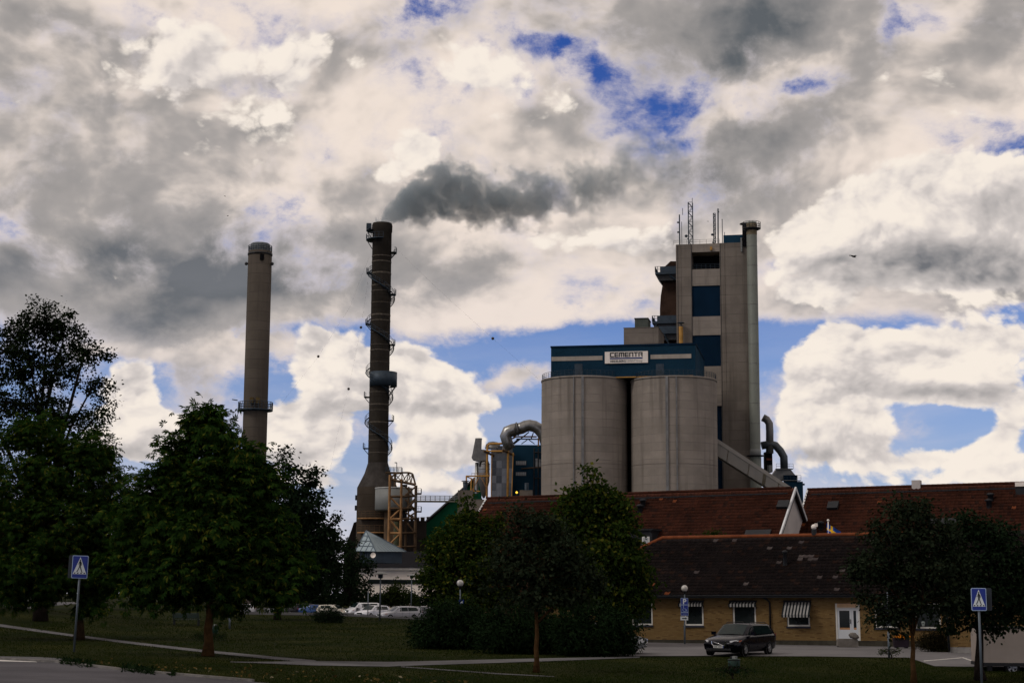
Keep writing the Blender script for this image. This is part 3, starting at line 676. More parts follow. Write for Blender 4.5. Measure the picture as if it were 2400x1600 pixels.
    MB().tube(pts, [12 * s, 13 * s, 14 * s, 15 * s, 15 * s, 14.5 * s], 20).build('elbow', M_galv, t)
    q = [p(1211, 1005), p(1214, 1004.5)]; MB().tube(q, 16.2 * s, 20).build('flange', M_galv_d, t)
    pts = [p(1213, 1005), p(1222, 1003), p(1231, 998.5), p(1241, 996.5), p(1252, 998.5), p(1262, 1004), p(1270, 1013), p(1277, 1026), p(1281, 1042)]
    sg = MB().tube(pts, 13.8 * s, 20, smooth=True).build('bend', M_galv, t)
    for q, q2 in zip(pts[1:-1], pts[2:]): MB().tube([q, q + (q2 - q) * .06], 14.1 * s, 20).build('seam', M_galv_d, t)
    for (a_, b_, w, m_) in (((1203, 1023), (1258, 1023), .25, M_ochre), ((1195, 1030), (1208, 1024), .25, M_ochre), ((1195, 1030), (1195, 1044), .2, M_yel), ((1262, 1026), (1262, 1045), .25, M_ochre), ((1210, 1028), (1262, 1029), .2, M_dark), ((1205, 1040), (1240, 1012), .18, M_dark), ((1222, 1040), (1236, 1030), .14, M_dark), ((1253, 1040), (1238, 1029), .14, M_dark), ((1244, 1030), (1250, 1014), .18, M_dark), ((1200, 1042), (1216, 1028), .3, M_dark)):
        MB().bar(p(*a_), p(*b_), w).build('support', m_, t)
filter_plant()
# ------------------------------------------------------------------ silos, silo house, preheater tower
def silos():
    spec = ((1370, 347, 'left of the two big concrete silos, next to the blue building', ((1345, .22), (1365, .40), (1367.5, .16))),
            (1584, 343, 'right of the two big concrete silos, next to the sloping conveyor', ((1563, .40), (1566, .16), (1586, .30))))
    out = []
    for px, Y, lab, strips in spec:
        f = Fr(px, Y, TH); p = f.p; s = Y / FPX; r = 101.0 * s
        t = f.thing('concrete_silo', lab, 'silo', 'concrete silos')
        top = p(px, 879, -r).z
        MB().lathe([(r, -.5), (r, top)], 72).build('shell', C_silo, t)
        MB().lathe([(r * .99, top - .4), (r * 1.012, top - .4), (r * 1.012, top), (r * .5, top + .3), (.01, top + .3)], 72).build('cap', C_silo, t)
        for q, h in ((.32, .10), (.62, .07)): MB().lathe([(r * .999, top * q), (r + .05, top * q), (r + .05, top * q + h), (r * .999, top * q + h)], 72).build('pour_joint', C_tower, t)
        railing(arc((0, 0), r * .985, -math.pi * 1.08, math.pi * .08, 34, top), 1.2, 1.0, .035, (.4, .8)).build('railing', M_steel_b, t)
        for x, w in strips:
            o = p(x, 1000, -r).x; o = max(-r * .95, min(r * .95, o)); y = -math.sqrt(r * r - o * o)
            a = math.atan2(y, o); M = Matrix.Rotation(a, 4, 'Z')
            MB().box(r - .02, r + .28, -w / 2, w / 2, 0, top - .2, M).build('conduit', M_galv_d, t)
        cb = p(px - 15 if px < 1500 else px - 38, 868, -r * .9)
        MB().box(cb.x - .8, cb.x + .8, -r * .86, -r * .80, top, top + 2.6).build('roof_cabinet', M_steel_b, t)
        out.append((f, r, top))
    return out
SIL = silos()
def shaft():  # box added behind the silos, its near-black colour standing for the unlit gap
    f = Fr(1478, 352, TH); t = f.thing('silo_gap_filler', 'added box, coloured near black for the unlit gap between the two silos', 'shaft'); p = f.p
    MB().box(p(1450, 900).x, p(1505, 900).x, 0, 6, -.5, p(1478, 886).z).build('wall', mat('unlit_gap_black', (.022, .021, .021), .9, var=.2), t)
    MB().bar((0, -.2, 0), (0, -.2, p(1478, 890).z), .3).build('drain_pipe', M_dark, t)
shaft()
def letters(txt, x, z, h, w, gap, th, yb, parent, m):
    """Wide squared capitals drawn with bars, each letter its own mesh."""
    S = {'C': 'tlb', 'E': 'tlbm', 'M': 'tlrc', 'N': 'tlr', 'T': 'tc', 'A': 'tlrm'}
    for ch in txt:
        ww = w * (1.25 if ch == 'M' else 1); b = MB(); y0, y1 = yb - .06, yb
        if 't' in S[ch]: b.box(x, x + ww, y0, y1, z + h - th, z + h)
        if 'b' in S[ch]: b.box(x, x + ww, y0, y1, z, z + th)
        zl, zh = (z + th + .002 if 'b' in S[ch] else z), z + h - th - .002
        if 'l' in S[ch]: b.box(x, x + th, y0, y1, zl, zh)
        if 'r' in S[ch]: b.box(x + ww - th, x + ww, y0, y1, zl, zh)
        if 'c' in S[ch]: b.box(x + ww / 2 - th / 2, x + ww / 2 + th / 2, y0, y1, zl, zh)
        if 'm' in S[ch]: b.box(x + th + .002 + (ww * .25 if ch == 'A' else 0), x + ww - (th + .002 if ch == 'A' else 0), y0, y1, z + h * .40, z + h * .40 + th * .8)
        b.build('letter', m, parent); x += ww + gap
    return x
def silo_house():
    f = Fr(1290, 343, TH); p = f.p
    t = f.thing('silo_house', 'long blue clad house across the tops of both silos', 'building')
    A, B = p(1290, 815), p(1630, 808); zt = A.z; zb = p(1400, 886).z; L = B.x
    MB().box(0, L, 0, 24, zb, zt).build('wall', M_blue, t)
    n = 100; me = None
    for k in range(n):
        x = L * (k + .3) / n
        if me is None: o = MB().box(0, .10, -.05, -.001, zb + .1, zt - .25).build('rib', M_blue, t); me = o.data; o.location.x = x
        else: child('rib', me, t, (x, 0, 0))
    MB().box(-.12, L + .12, -.18, 24.1, zt + .002, zt + .35).build('roof_edge', M_blue_d, t)
    MB().box(L * .02, L * .98, -.12, -.055, zb - .002, zb + .22).build('bottom_edge', M_yel, t)
    z0, z1 = p(1350, 845).z, p(1350, 835).z
    xs = p(1416, 838).x, p(1522, 835).x
    MB().box(.1, xs[0] - .35, -.10, -.055, z0, z1).build('light_band', M_beige, t); MB().box(xs[1] + .25, L - .9, -.10, -.055, z0, z1).build('light_band', M_beige, t)
    s = thing('company_sign', 'white sign reading CEMENTA on the blue silo house', 'sign', f.o + f.n * -.16, TH)
    a, b = p(1418, 825), p(1519, 850); w = b.x - a.x
    MB().box(a.x, b.x, -.2, 0, b.z, a.z).build('board', M_white, s)
    x0 = a.x + w * .12; W_ = w * .755; h = (a.z - b.z) * .40; zt_ = a.z - (a.z - b.z) * .07
    u = W_ / (7 * 1 + .25 + 6 * .155); letters('CEMENTA', x0, zt_ - h, h, u, u * .155, h * .21, -.203, s, M_ink)
    MB().box(x0, x0 + W_, -.26, -.203, zt_ - h * 1.42, zt_ - h * 1.16).build('underline', M_navy, s)
    th = (a.z - b.z) * .255; zz = b.z + (a.z - b.z) * .09
    o1 = text_mesh('HEIDELBERG', th, 'lettering', M_ink, s, (x0, -.21, zz), (R(90), 0, 0), .02, 1.0, .012)
    w1 = max(v.co.x for v in o1.data.vertices); o1.scale.x = W_ * .485 / w1
    o2 = text_mesh('CEMENT', th, 'lettering', M_greyink, s, (x0 + W_ * .49, -.21, zz), (R(90), 0, 0), .02)
    w2 = max(v.co.x for v in o2.data.vertices); o2.scale.x = W_ * .30 / w2
    o3 = text_mesh('Group', th, 'lettering', M_greyink, s, (x0 + W_ * .805, -.21, zz), (R(90), 0, 0), .02)
    w3 = max(v.co.x for v in o3.data.vertices); o3.scale.x = W_ * .19 / w3
    # concrete head house above
    f2 = Fr(1465, 353, TH); q = f2.p
    t = f2.thing('head_house', 'concrete box with a small dark box on top, above the blue silo house', 'building')
    A, B = q(1465, 769), q(1543, 768); MB().box(0, B.x, 0, 12, zt + .36, A.z).build('wall', C_tower, t)
    A2, B2 = q(1487, 746.5), q(1518, 746); MB().box(A2.x, B2.x, .5, 6, A.z, A2.z).build('roof_box', mat('grey_green_sheet', (.075, .085, .075), .7, var=.2, scale=.4, streak=.3), t)
    MB().box(A2.x - .1, B2.x + .1, .4, 6.1, A2.z + .002, A2.z + .2).build('box_cap', M_dark, t)
    MB().box(-.08, B.x + .08, -.08, 12, A.z + .001, A.z + .12).build('parapet', C_tower, t)
silo_house()
def tower():
    Y = 368; f = Fr(1585, Y, TH); p = f.p
    t = f.thing('preheater_tower', 'tall concrete tower with blue panels behind the silos', 'tower')
    H = p(1650, 571).z; x = [p(q, 700).x for q in (1585, 1594, 1622, 1688, 1697, 1752, 1759)]; D = 17
    MB().box(x[0], x[2], 0, D, -.5, H).build('left_pier', C_tower, t)
    MB().box(x[3], x[6], 0, D, -.5, H).build('right_pier', C_tower, t)
    for q, w in ((x[1], .25), (x[4], .25), (x[5], .3)): MB().box(q, q + w, -.10, -.002, 0, H - .1).build('pilaster_strip', C_tower, t)
    for q in (x[0] + .35, x[2] - .12, x[3] + .12): MB().box(q, q + .10, -.05, -.003, 0, H - .1).build('joint', M_dark, t)
    zz = [p(1655, q).z for q in (590, 630, 669, 741, 785, 858, 930)]
    for a, b_ in ((H, zz[0]), (zz[1], zz[2]), (zz[3], zz[4]), (zz[5], zz[5] - 9)): MB().box(x[2] + .003, x[3] - .003, .12, D - .1, b_, a - .004).build('spandrel', C_silo, t)
    for a, b_ in ((zz[2], zz[3]), (zz[4], zz[5])):
        pn = MB().box(x[2] + .003, x[3] - .003, .35, .6, b_ + .003, a - .008).build('blue_panel', M_blue_d, t)
        for k in range(16):
            q = x[2] + .3 + k * (x[3] - x[2] - .5) / 16; MB().box(q, q + .1, .31, .349, b_ + .1, a - .1).build('rib', M_blue_d, pn)
    MB().box(x[2] + .003, x[3] - .003, 5, 5.3, zz[1] - 60, zz[0]).build('opening_back', M_black, t)  # back wall coloured near black to give the opening its darkness
    MB().box(x[2] + .003, x[3] - .003, .8, 5, zz[1] - .3, zz[1] - .012).build('opening_floor', M_dark, t)
    railing([(x[2] + .1, .3, zz[1] - .01), (x[3] - .1, .3, zz[1] - .01)], 1.2, 1.0, .035, (.4, .8)).build('opening_railing', M_steel_b, t)
    q = p(1667, 583); MB().cbox((q.x, -.3, q.z), (.5, .6, .8)).build('hoist_lamp', M_yel, t)
    MB().box(x[2] + .003, x[3] - .003, .5, 5, -.5, zz[5] - 9.02).build('lower_infill', M_blue_d, t)
    railing([(.2, .2, H), (x[3], .2, H)], 1.0, 1.4, .03).build('roof_railing', M_lgrey, t)
    # right-hand dark flank gap and vents
    a, b_ = p(1695, 550), p(1762, 550)
    MB().box(a.x, b_.x, .6, 10, H + .003, a.z).build('penthouse', M_blue, t)
    q = p(1746, 545); v = MB().lathe([(.62, H - 1), (.62, p(1746, 528).z), (.01, p(1746, 528).z)], 14, (q.x, .2, 0)).build('vent_pipe', M_black, t)
    zc = p(1746, 525).z; MB().lathe([(1.25, zc), (1.1, zc + .18), (.2, zc + .3), (.01, zc + .3)], 14, (q.x, .2, 0)).build('cap', M_dark, v)
    q = p(1738, 560); MB().lathe([(.22, p(1738, 590).z), (.22, p(1738, 558).z)], 8, (q.x, -.3, 0)).build('overflow_pipe', M_lgrey, t)
    MB().box(x[6] + .003, x[6] + .6, 1, D, -.5, H - 3).build('cable_duct', M_dark, t)
    # yellow vent pipe and blue strip low down
    q = p(1597, 790); zt = p(1597, 767).z
    v = MB().lathe([(.48, p(1597, 812).z - 4), (.48, zt)], 12, (q.x, -1.1, 0)).build('yellow_vent', M_yel, t)
    zc = p(1597, 759).z; MB().lathe([(.9, zc), (.5, zc + .22), (.01, zc + .25)], 12, (q.x, -1.1, 0)).bar((q.x, -1.1, zt), (q.x, -1.1, zc), .15).build('cap', M_steel_b, v)
    # masts on the roof
    def mast(label, x0, y0, y1, w, dishes=(), whips=(), lean=0.0):
        base = p(x0, y0, 3.0); tp = p(x0, y1, 3.0)
        o = f.o + f.ax * base.x + f.n * 3.0; m_ = thing('antenna_mast', label, 'antenna', (o.x, o.y, H), TH, 'antenna masts on the tower roof')
        h = tp.z - H; b = MB(); k = w / 2
        if w > .3:
            for sx, sy in ((-k, -k), (k, -k), (k, k), (-k, k)): b.bar((sx, sy, 0), (sx + lean * h, sy, h), .11)
            n = max(3, int(h / (w * 1.1)))
            for i in range(n):
                z0, z1 = h * i / n, h * (i + 1) / n; l0, l1 = lean * z0, lean * z1; sg = 1 if i % 2 else -1
                b.bar((-k * sg + l0, -k, z0), (k * sg + l1, -k, z1), .08); b.bar((-k * sg + l0, k, z0), (k * sg + l1, k, z1), .08); b.bar((-k + l1, -k, z1), (k + l1, -k, z1), .08)
        else: b.bar((0, 0, 0), (lean * h, 0, h), w)
        b.build('lattice', M_steel_b, m_)
        for dx, fr, r in dishes: MB().sphere((dx, -.4, h * fr), r, 10, 6, (1, 1, .9)).build('dish', M_steel_b, m_)
        for dx, dh in whips: MB().bar((dx, 0, 0 if dh > 3 else h - .1), (dx, 0, dh if dh > 3 else h + dh), .09).build('whip', M_steel_b, m_)
    mast('tall square lattice mast, the thickest on the tower roof', 1619, 569, 475, 1.0, ((-1.0, .24, .38), (-.6, .18, .2)), ((.45, 1.1),))
    mast('slim mast with small boxes, leftmost on the tower roof', 1593, 570, 503, .2, ((-.3, .75, .25), (-.3, .45, .25)), ((.5, 6.0), (.75, 1.5)))
    mast('narrow leaning lattice mast right of the thick one', 1683, 566, 489, .22, ((.25, .9, .15),), (), .01)
    mast('short lattice mast with a dish, beside the leaning mast', 1675, 567, 500, .45, ((-.5, .34, .32), (-.4, .10, .2), (-.4, .02, .2)), ())
    mast('thin short whip antenna left of the blue roof box', 1693, 548, 514, .12, ((0, .98, .12),), ((.5, 3.2),))
tower()
def tower_ducts():
    f = Fr(1565, 372, TH); p = f.p
    t = f.thing('preheater_ducts', 'dark rust brown ducts and platforms on the left flank of the tower', 'duct')
    pl = [(1600, 609), (1570, 609), (1554, 624), (1552, 660), (1547, 690), (1545, 720), (1545, 760), (1549, 785), (1553, 812), (1600, 812)]
    MB().prism([(p(*q).x, p(*q).z) for q in pl], 1.5, 9).build('duct', M_brown, t)
    for (x0, y, hh, x1) in ((1536, 639, 13, 1590), (1529, 754, 13, 1590), (1534, 778, 12, 1590)):
        A, B = p(x0, y), p(x1, y); h = p(x0, y - hh).z - A.z
        d = MB().box(A.x, B.x, -.6, 9, A.z - .5, A.z).build('platform', M_steel_b, t)
        MB().box(A.x + 1.2, B.x, -.62, -.56, A.z + .002, A.z + h).build('parapet', M_steel_b, d)
        railing([(A.x, 8, A.z), (A.x, -.58, A.z), (A.x + 1.2, -.58, A.z)], h, .5, .05, (h * .5,)).build('railing', M_steel_b, d)
        MB().prism([(A.x, A.z - .5), (A.x + 1.0, A.z - 1.9), (B.x, A.z - 1.9), (B.x, A.z - .5)], 0, 8).build('bracket', M_dark, d)
    for (a, b_) in (((1570, 646), (1592, 660)), ((1556, 780), (1572, 815)), ((1538, 756), (1538, 778))): MB().bar(p(*a, -.3), p(*b_, -.3), .3).build('strut', M_steel_b, t)
    MB().sphere(p(1543, 795, 3), .8, 12, 8, (1, 1, 1.6)).build('gas_vessel', M_lgrey, t)
    # the tall pale pipe
    f = Fr(1777, 362); p = f.p; s = 362 / FPX
    t = f.thing('tall_pipe', 'tall pale green pipe running up the right edge of the tower', 'pipe')
    r = 12.4 * s; zt = p(1773, 521).z; zc = p(1774, 537).z
    MB().lathe([(r * 1.08, -.5), (r * 1.08, p(1784, 1072).z), (r, p(1784, 1070).z), (r, zt - .3), (r * .93, zt), (r * .8, zt), (r * .8, zt - 2)], 28).build('pipe', M_pipe, t)
    MB().lathe([(r * 1.005, zc - 1.4), (r * 1.02, zc - 1.3), (r * 1.02, zt - .4), (r * 1.005, zt - .35)], 28).build('rusty_mouth', mat('rusty_mouth', (.16, .13, .085), .8, var=.3), t)
    c = MB().lathe([(r, zc - .4), (r * 1.75, zc), (r * 1.75, zc + .12), (r, zc + .12)], 24).build('collar', M_dark, t)
    railing(arc((0, 0), r * 1.72, 0, 2 * math.pi, 16, zc), 1.5, .9, .045, (.5, 1.0)).build('railing', M_dark, c)
    for k in range(12):
        z = zc - 4 - k * 4.45
        MB().lathe([(r * 1.002, z - .06), (r * 1.02, z - .05), (r * 1.02, z + .05), (r * 1.002, z + .06)], 28).build('seam', M_galv_d, t)
    zb = p(1784, 1070).z; MB().lathe([(r * 1.08, zb), (r * 1.7, zb + .1), (r * 1.7, zb + .3), (r * 1.03, zb + .3)], 24).build('base_collar', M_dark, t)
    MB().lathe([(r * 1.03, zb + .3), (r * 1.06, zb + .32), (r * 1.06, zb + 1.6), (r * 1.03, zb + 1.62)], 24).build('base_sleeve', M_lgrey, t)
    # sloping conveyor
    f = Fr(1700, 346); p = f.p
    t = f.thing('sloping_conveyor', 'grey enclosed conveyor sloping down from the right silo behind the red roof', 'conveyor')
    a, b_, c, d = p(1680, 1027), p(1862, 1146), p(1862, 1182), p(1680, 1067)
    MB().prism([(q.x, q.z) for q in (a, b_, c, d)], 0, 3).build('tube', mat('conveyor_sheet', (.235, .22, .20), .7, var=.08, scale=.3, streak=.2), t)
    e, g = p(1680, 1037), p(1862, 1156)
    MB().prism([(q.x, q.z) for q in (a, b_, g, e)], -.12, -.002).build('roof_flange', mat('conveyor_roof', (.29, .27, .245), .7, var=.08, scale=.3), t)
    for k in (.15, .42, .62, .80):
        q0, q1 = e.lerp(g, k), d.lerp(c, k - .02); MB().bar(q0 + Vector((0, -.03, 0)), q1 + Vector((0, -.03, 0)), .5 if k == .62 else .12).build('joint', mat('joint_ochre', (.13, .115, .085), .8), t)
    # gooseneck behind
    f = Fr(1825, 380); p = f.p; s = 380 / FPX
    t = f.thing('gooseneck_duct', 'dark gooseneck duct on a blue hopper right of the tower', 'duct')
    MB().tube([p(1788, 978), p(1797, 983), p(1803, 992), p(1804, 1010), p(1804, 1062)], 9.0 * s, 16).build('downpipe', M_galv_d, t)
    MB().tube([p(1785, 1044), p(1806, 1040), p(1817, 1043), p(1829, 1056), p(1837, 1070), p(1838, 1098)], 9.2 * s, 16).build('elbow', mat('blue_grey_duct', (.075, .085, .095), .5, .4, var=.2, scale=.5), t)
    MB().box(p(1794, 1060).x, p(1811, 1060).x, .5, 3, p(1800, 1105).z, p(1800, 1058).z).build('valve_box', M_black, t)
    MB().box(p(1797, 1090).x, p(1809, 1060).x, .2, .48, p(1800, 1078).z, p(1800, 1073).z).build('red_band', mat('dull_red', (.12, .04, .03), .7), t)
    MB().lathe([(.6, p(1805, 1105).z), (.6, p(1805, 1090).z)], 12, (p(1804, 1090).x, .2, 0)).build('canister', M_lgrey, t)
    MB().prism([(p(*q).x, p(*q).z) for q in ((1822, 1098), (1852, 1098), (1868, 1118), (1868, 1124), (1812, 1124), (1812, 1112))], 0, 4).build('hopper', M_galv_d, t)
    MB().prism([(p(*q).x, p(*q).z) for q in ((1836, 1113), (1868, 1113), (1868, 1128), (1836, 1128))], -.3, -.01).build('hopper_panel', M_blue_d, t)
    MB().box(p(1838, 1128).x, p(1881, 1128).x, -.4, 4, p(1860, 1190).z, p(1860, 1128).z).build('casing', M_blue, t)
    MB().box(p(1881, 1132).x, p(1887, 1132).x, .5, 1.5, p(1884, 1136).z, p(1884, 1132).z).build('nozzle', M_blue, t)
    for x0, x1, y in ((1818, 1858, 1098), (1835, 1876, 1125)):
        A, B = p(x0, y), p(x1, y); MB().box(A.x, B.x, -.9, 1, A.z - .12, A.z).build('platform', M_lgrey, t)
        railing([(A.x, -.85, A.z), (B.x, -.85, A.z)], 1.1, .9, .03).build('railing', M_steel_b, t)
    # warning wires with balls
    def wire(label, pts, balls, Y):
        f = Fr(pts[0][0], Y); w = f.thing('warning_wire', label, 'wire', 'wires with warning balls')
        MB().tube([f.p(*q) for q in pts], .008, 4, smooth=False).build('wire', M_dark, w)
        for q in balls: MB().sphere(f.p(*q), .33, 10, 8).build('warning_ball', mat('ball_grey', (.05, .04, .035), .6), w)
    wire('thin wire with one ball reaching from the sky to the left silo', [(905, 560), (1040, 690), (1155, 793), (1200, 832), (1262, 888)], [(1155, 793)], 352)
    wire('thin wire with three balls hanging left of the banded chimney', [(868, 620), (846, 767), (817, 911), (790, 1020), (770, 1120)], [(846, 767), (817, 911)], 396)
    wire('thin wire with one dark ball between the two chimneys', [(866, 600), (820, 720), (746, 835), (660, 945)], [(746, 835)], 396.5)
tower_ducts()
# ------------------------------------------------------------------ buildings in front of the works
class FrT(Fr):
    """Like Fr, from a ground point, with a slight tilt along the facade (the lane climbs to the right)."""
    def __init__(s, o, rz, tilt=0.0):
        s.o = Vector(o); s.rz = rz; s.tilt = tilt; s.M = Euler((0, tilt, rz)).to_matrix(); s.ax, s.n, s.up = (s.M.col[i].copy() for i in range(3))
    def p(s, px, py, ly=0.0):
        d = ray(px, py); t = (ly - (CAM - s.o).dot(s.n)) / d.dot(s.n); q = CAM + d * t - s.o
        return Vector((q.dot(s.ax), ly, q.dot(s.up)))
    def thing(s, name, label, cat, group=None):
        t = thing(name, label, cat, s.o, 0, group); t.rotation_euler = (0, s.tilt, s.rz); return t
def island_mat(name, cols, rough=.85, spec=.2, bump=0.0, transl=0.0, noise_amt=.25, nscale=.6):
    """Colour picked piece by piece (each loose piece gets its own tone)."""
    if name in MATS: return MATS[name]
    m = bpy.data.materials.new(name); m.use_nodes = True; nt = m.node_tree; nt.nodes.clear(); E.nt = nt
    g = nt.nodes.new('ShaderNodeNewGeometry'); oi = nt.nodes.new('ShaderNodeObjectInfo')
    rnd = E.math('FRACT', E(g.outputs['Random Per Island']) + E(oi.outputs['Random']))
    c = mix(rnd, cols[0], cols[1])
    if len(cols) > 2: c = mix(sstep(rnd, .86, .94), c, cols[2])
    n = sstep(noise(E(g.outputs['Position']), nscale, 4, .6), .3, .7)
    c = mix(n * noise_amt, c, tuple(q * .35 for q in cols[0]))
    b = nt.nodes.new('ShaderNodeBsdfPrincipled'); nt.links.new(c.v, b.inputs['Base Color']); b.inputs['Roughness'].default_value = rough; b.inputs['Specular IOR Level'].default_value = spec * .15
    out = nt.nodes.new('ShaderNodeOutputMaterial'); sh = b.outputs[0]
    if transl:
        tr = nt.nodes.new('ShaderNodeBsdfTranslucent'); nt.links.new(mix(1.0, c, (1.3, 1.5, .6), 'MULTIPLY').v, tr.inputs[0])
        mx = nt.nodes.new('ShaderNodeMixShader'); mx.inputs[0].default_value = transl; nt.links.new(sh, mx.inputs[1]); nt.links.new(tr.outputs[0], mx.inputs[2]); sh = mx.outputs[0]
    nt.links.new(sh, out.inputs[0]); MATS[name] = m; return m
M_brick = island_mat('yellow_brick', ((.175, .108, .044), (.222, .145, .063), (.130, .077, .034)), .9, .15, noise_amt=.18, nscale=.8)
M_mortar = mat('mortar', (.135, .095, .050), .95, var=.15, scale=4)
M_tile_d = island_mat('dark_roof_tile', ((.0085, .0065, .0068), (.015, .0105, .0098), (.024, .013, .0100)), .8, .25, noise_amt=.5, nscale=.5)
M_tile_l = island_mat('pale_roof_tile', ((.06, .048, .047), (.10, .082, .078)), .8, .2)
M_tile_o = island_mat('orange_roof_tile', ((.15, .045, .020), (.20, .062, .026)), .8, .2, noise_amt=.2)
M_tile_r = island_mat('red_roof_tile', ((.040, .0155, .0105), (.068, .0225, .0135), (.028, .0135, .0105)), .85, .2, noise_amt=.75, nscale=.22)
M_wframe = mat('white_window_frame', (.62, .60, .56), .6, var=.06, scale=3)
M_sill = mat('dark_sill', (.02, .022, .035), .6, var=.2)
M_gutter = mat('black_gutter', (.010, .011, .014), .6, var=.2)
M_gable = mat('grey_render', (.50, .455, .43), .9, var=.08, scale=.6, streak=.15)
M_verge = mat('white_verge', (.60, .60, .60), .6, var=.15, scale=1)
def tile_mb(w=.30, l=.42, lip=.035):
    """One pantile: a wave across its width, with a front lip."""
    b = MB(); n = 5; xs = [w * i / (n - 1) for i in range(n)]; zs = [.05 * math.cos(math.pi * 2 * i / (n - 1)) * .5 + .028 for i in range(n)]
    o = len(b.v)
    for (yy, dz) in ((0, -lip), (0, 0), (l, -lip)):
        for x, z in zip(xs, zs): b.v.append((x, yy, z + dz))
    b.smooth = True
    for r in range(2):
        for i in range(n - 1): b.face((r * n + i, r * n + i + 1, (r + 1) * n + i + 1, (r + 1) * n + i))
    return b
def tiled_slope(parent, origin, ux, uy, nx, ny, w, l, mats, pick, singles, xr=None):
    """Courses of pantiles from the eave (row 0) upwards. The lowest rows are single parts, the rest one joined part."""
    un = ux.cross(uy).normalized(); M3 = Matrix((ux, uy, un)).transposed()
    tb = tile_mb(w * 1.02, l * 1.14); meshes = []
    for q in mats:
        o = tb.build('tile', q, fix=False); meshes.append(o.data); bpy.data.objects.remove(o)
    rot = (M3 @ Matrix.Rotation(-.06, 3, 'X')).to_euler(); Rm = M3 @ Matrix.Rotation(-.06, 3, 'X')
    tv = np.array(tb.v); RmT = np.array(Rm).T; V, F, MI = [], [], []; cnt = 0; off = 0; rng = random.Random(3)
    for j in range(ny):
        for i in range(nx):
            if xr and not (xr(j)[0] <= i * w <= xr(j)[1]): continue
            p = origin + ux * (i * w + rng.uniform(-.008, .008)) + uy * (j * l) + un * (.03 + rng.uniform(0, .012)); k = pick(i, j, rng)
            if cnt < singles: child('tile', meshes[k], parent, p, rot); cnt += 1
            else:
                V.append(tv @ RmT + np.array(p)); F += [tuple(q + off for q in f_) for f_ in tb.f]; MI += [k] * len(tb.f); off += len(tv)
    o = np_mesh('tiles', np.concatenate(V), quads=np.array(F), parent=parent, smooth=True)
    for q in mats: o.data.materials.append(q)
    o.data.polygons.foreach_set('material_index', np.array(MI, np.int32)); o['kind'] = 'stuff'
    return o
def brick_field(parent, x0, x1, z0, z1, holes, y, singles, bw=.25, bh=.075, mort=.012):
    """Running bond brickwork proud of the mortar; part of it as single bricks."""
    me = MB().box(0, bw - mort, -.012, .02, 0, bh - mort); o = me.build('brick', M_brick); mesh = o.data; bpy.data.objects.remove(o)
    half = MB().box(0, bw / 2 - mort, -.012, .02, 0, bh - mort); o = half.build('brick', M_brick); hmesh = o.data; bpy.data.objects.remove(o)
    rest = MB(); spots = []; rng = random.Random(5); j = 0; z = z0
    while z + bh <= z1 + .001:
        x = x0 - (bw / 2 if j % 2 else 0)
        while x < x1 - .03:
            a, b_ = max(x, x0), min(x + bw - mort, x1)
            segs = [(a, b_)]
            for (hx0, hx1, hz0, hz1) in holes:
                if z + bh > hz0 and z < hz1:
                    ns = []
                    for (c, d) in segs:
                        if hx1 <= c or hx0 >= d: ns.append((c, d)); continue
                        if hx0 - c > .03: ns.append((c, hx0))
                        if d - hx1 > .03: ns.append((hx1, d))
                    segs = ns
            for (c, d) in segs: spots.append((c, d, z, rng.uniform(-.004, .004)))
            x += bw
        z += bh; j += 1
    spots.sort(key=lambda q: -q[0]); n = 0
    for (c, d, z, dy) in spots:
        if n < singles and abs(d - c - (bw - mort)) < .002: child('brick', mesh, parent, (c, y + dy, z)); n += 1
        else: rest.box(c, d, y - .012 + dy, y + .02 + dy, z, z + bh - mort)
    rest.build('brickwork', M_brick, parent, fix=False)['kind'] = 'stuff'
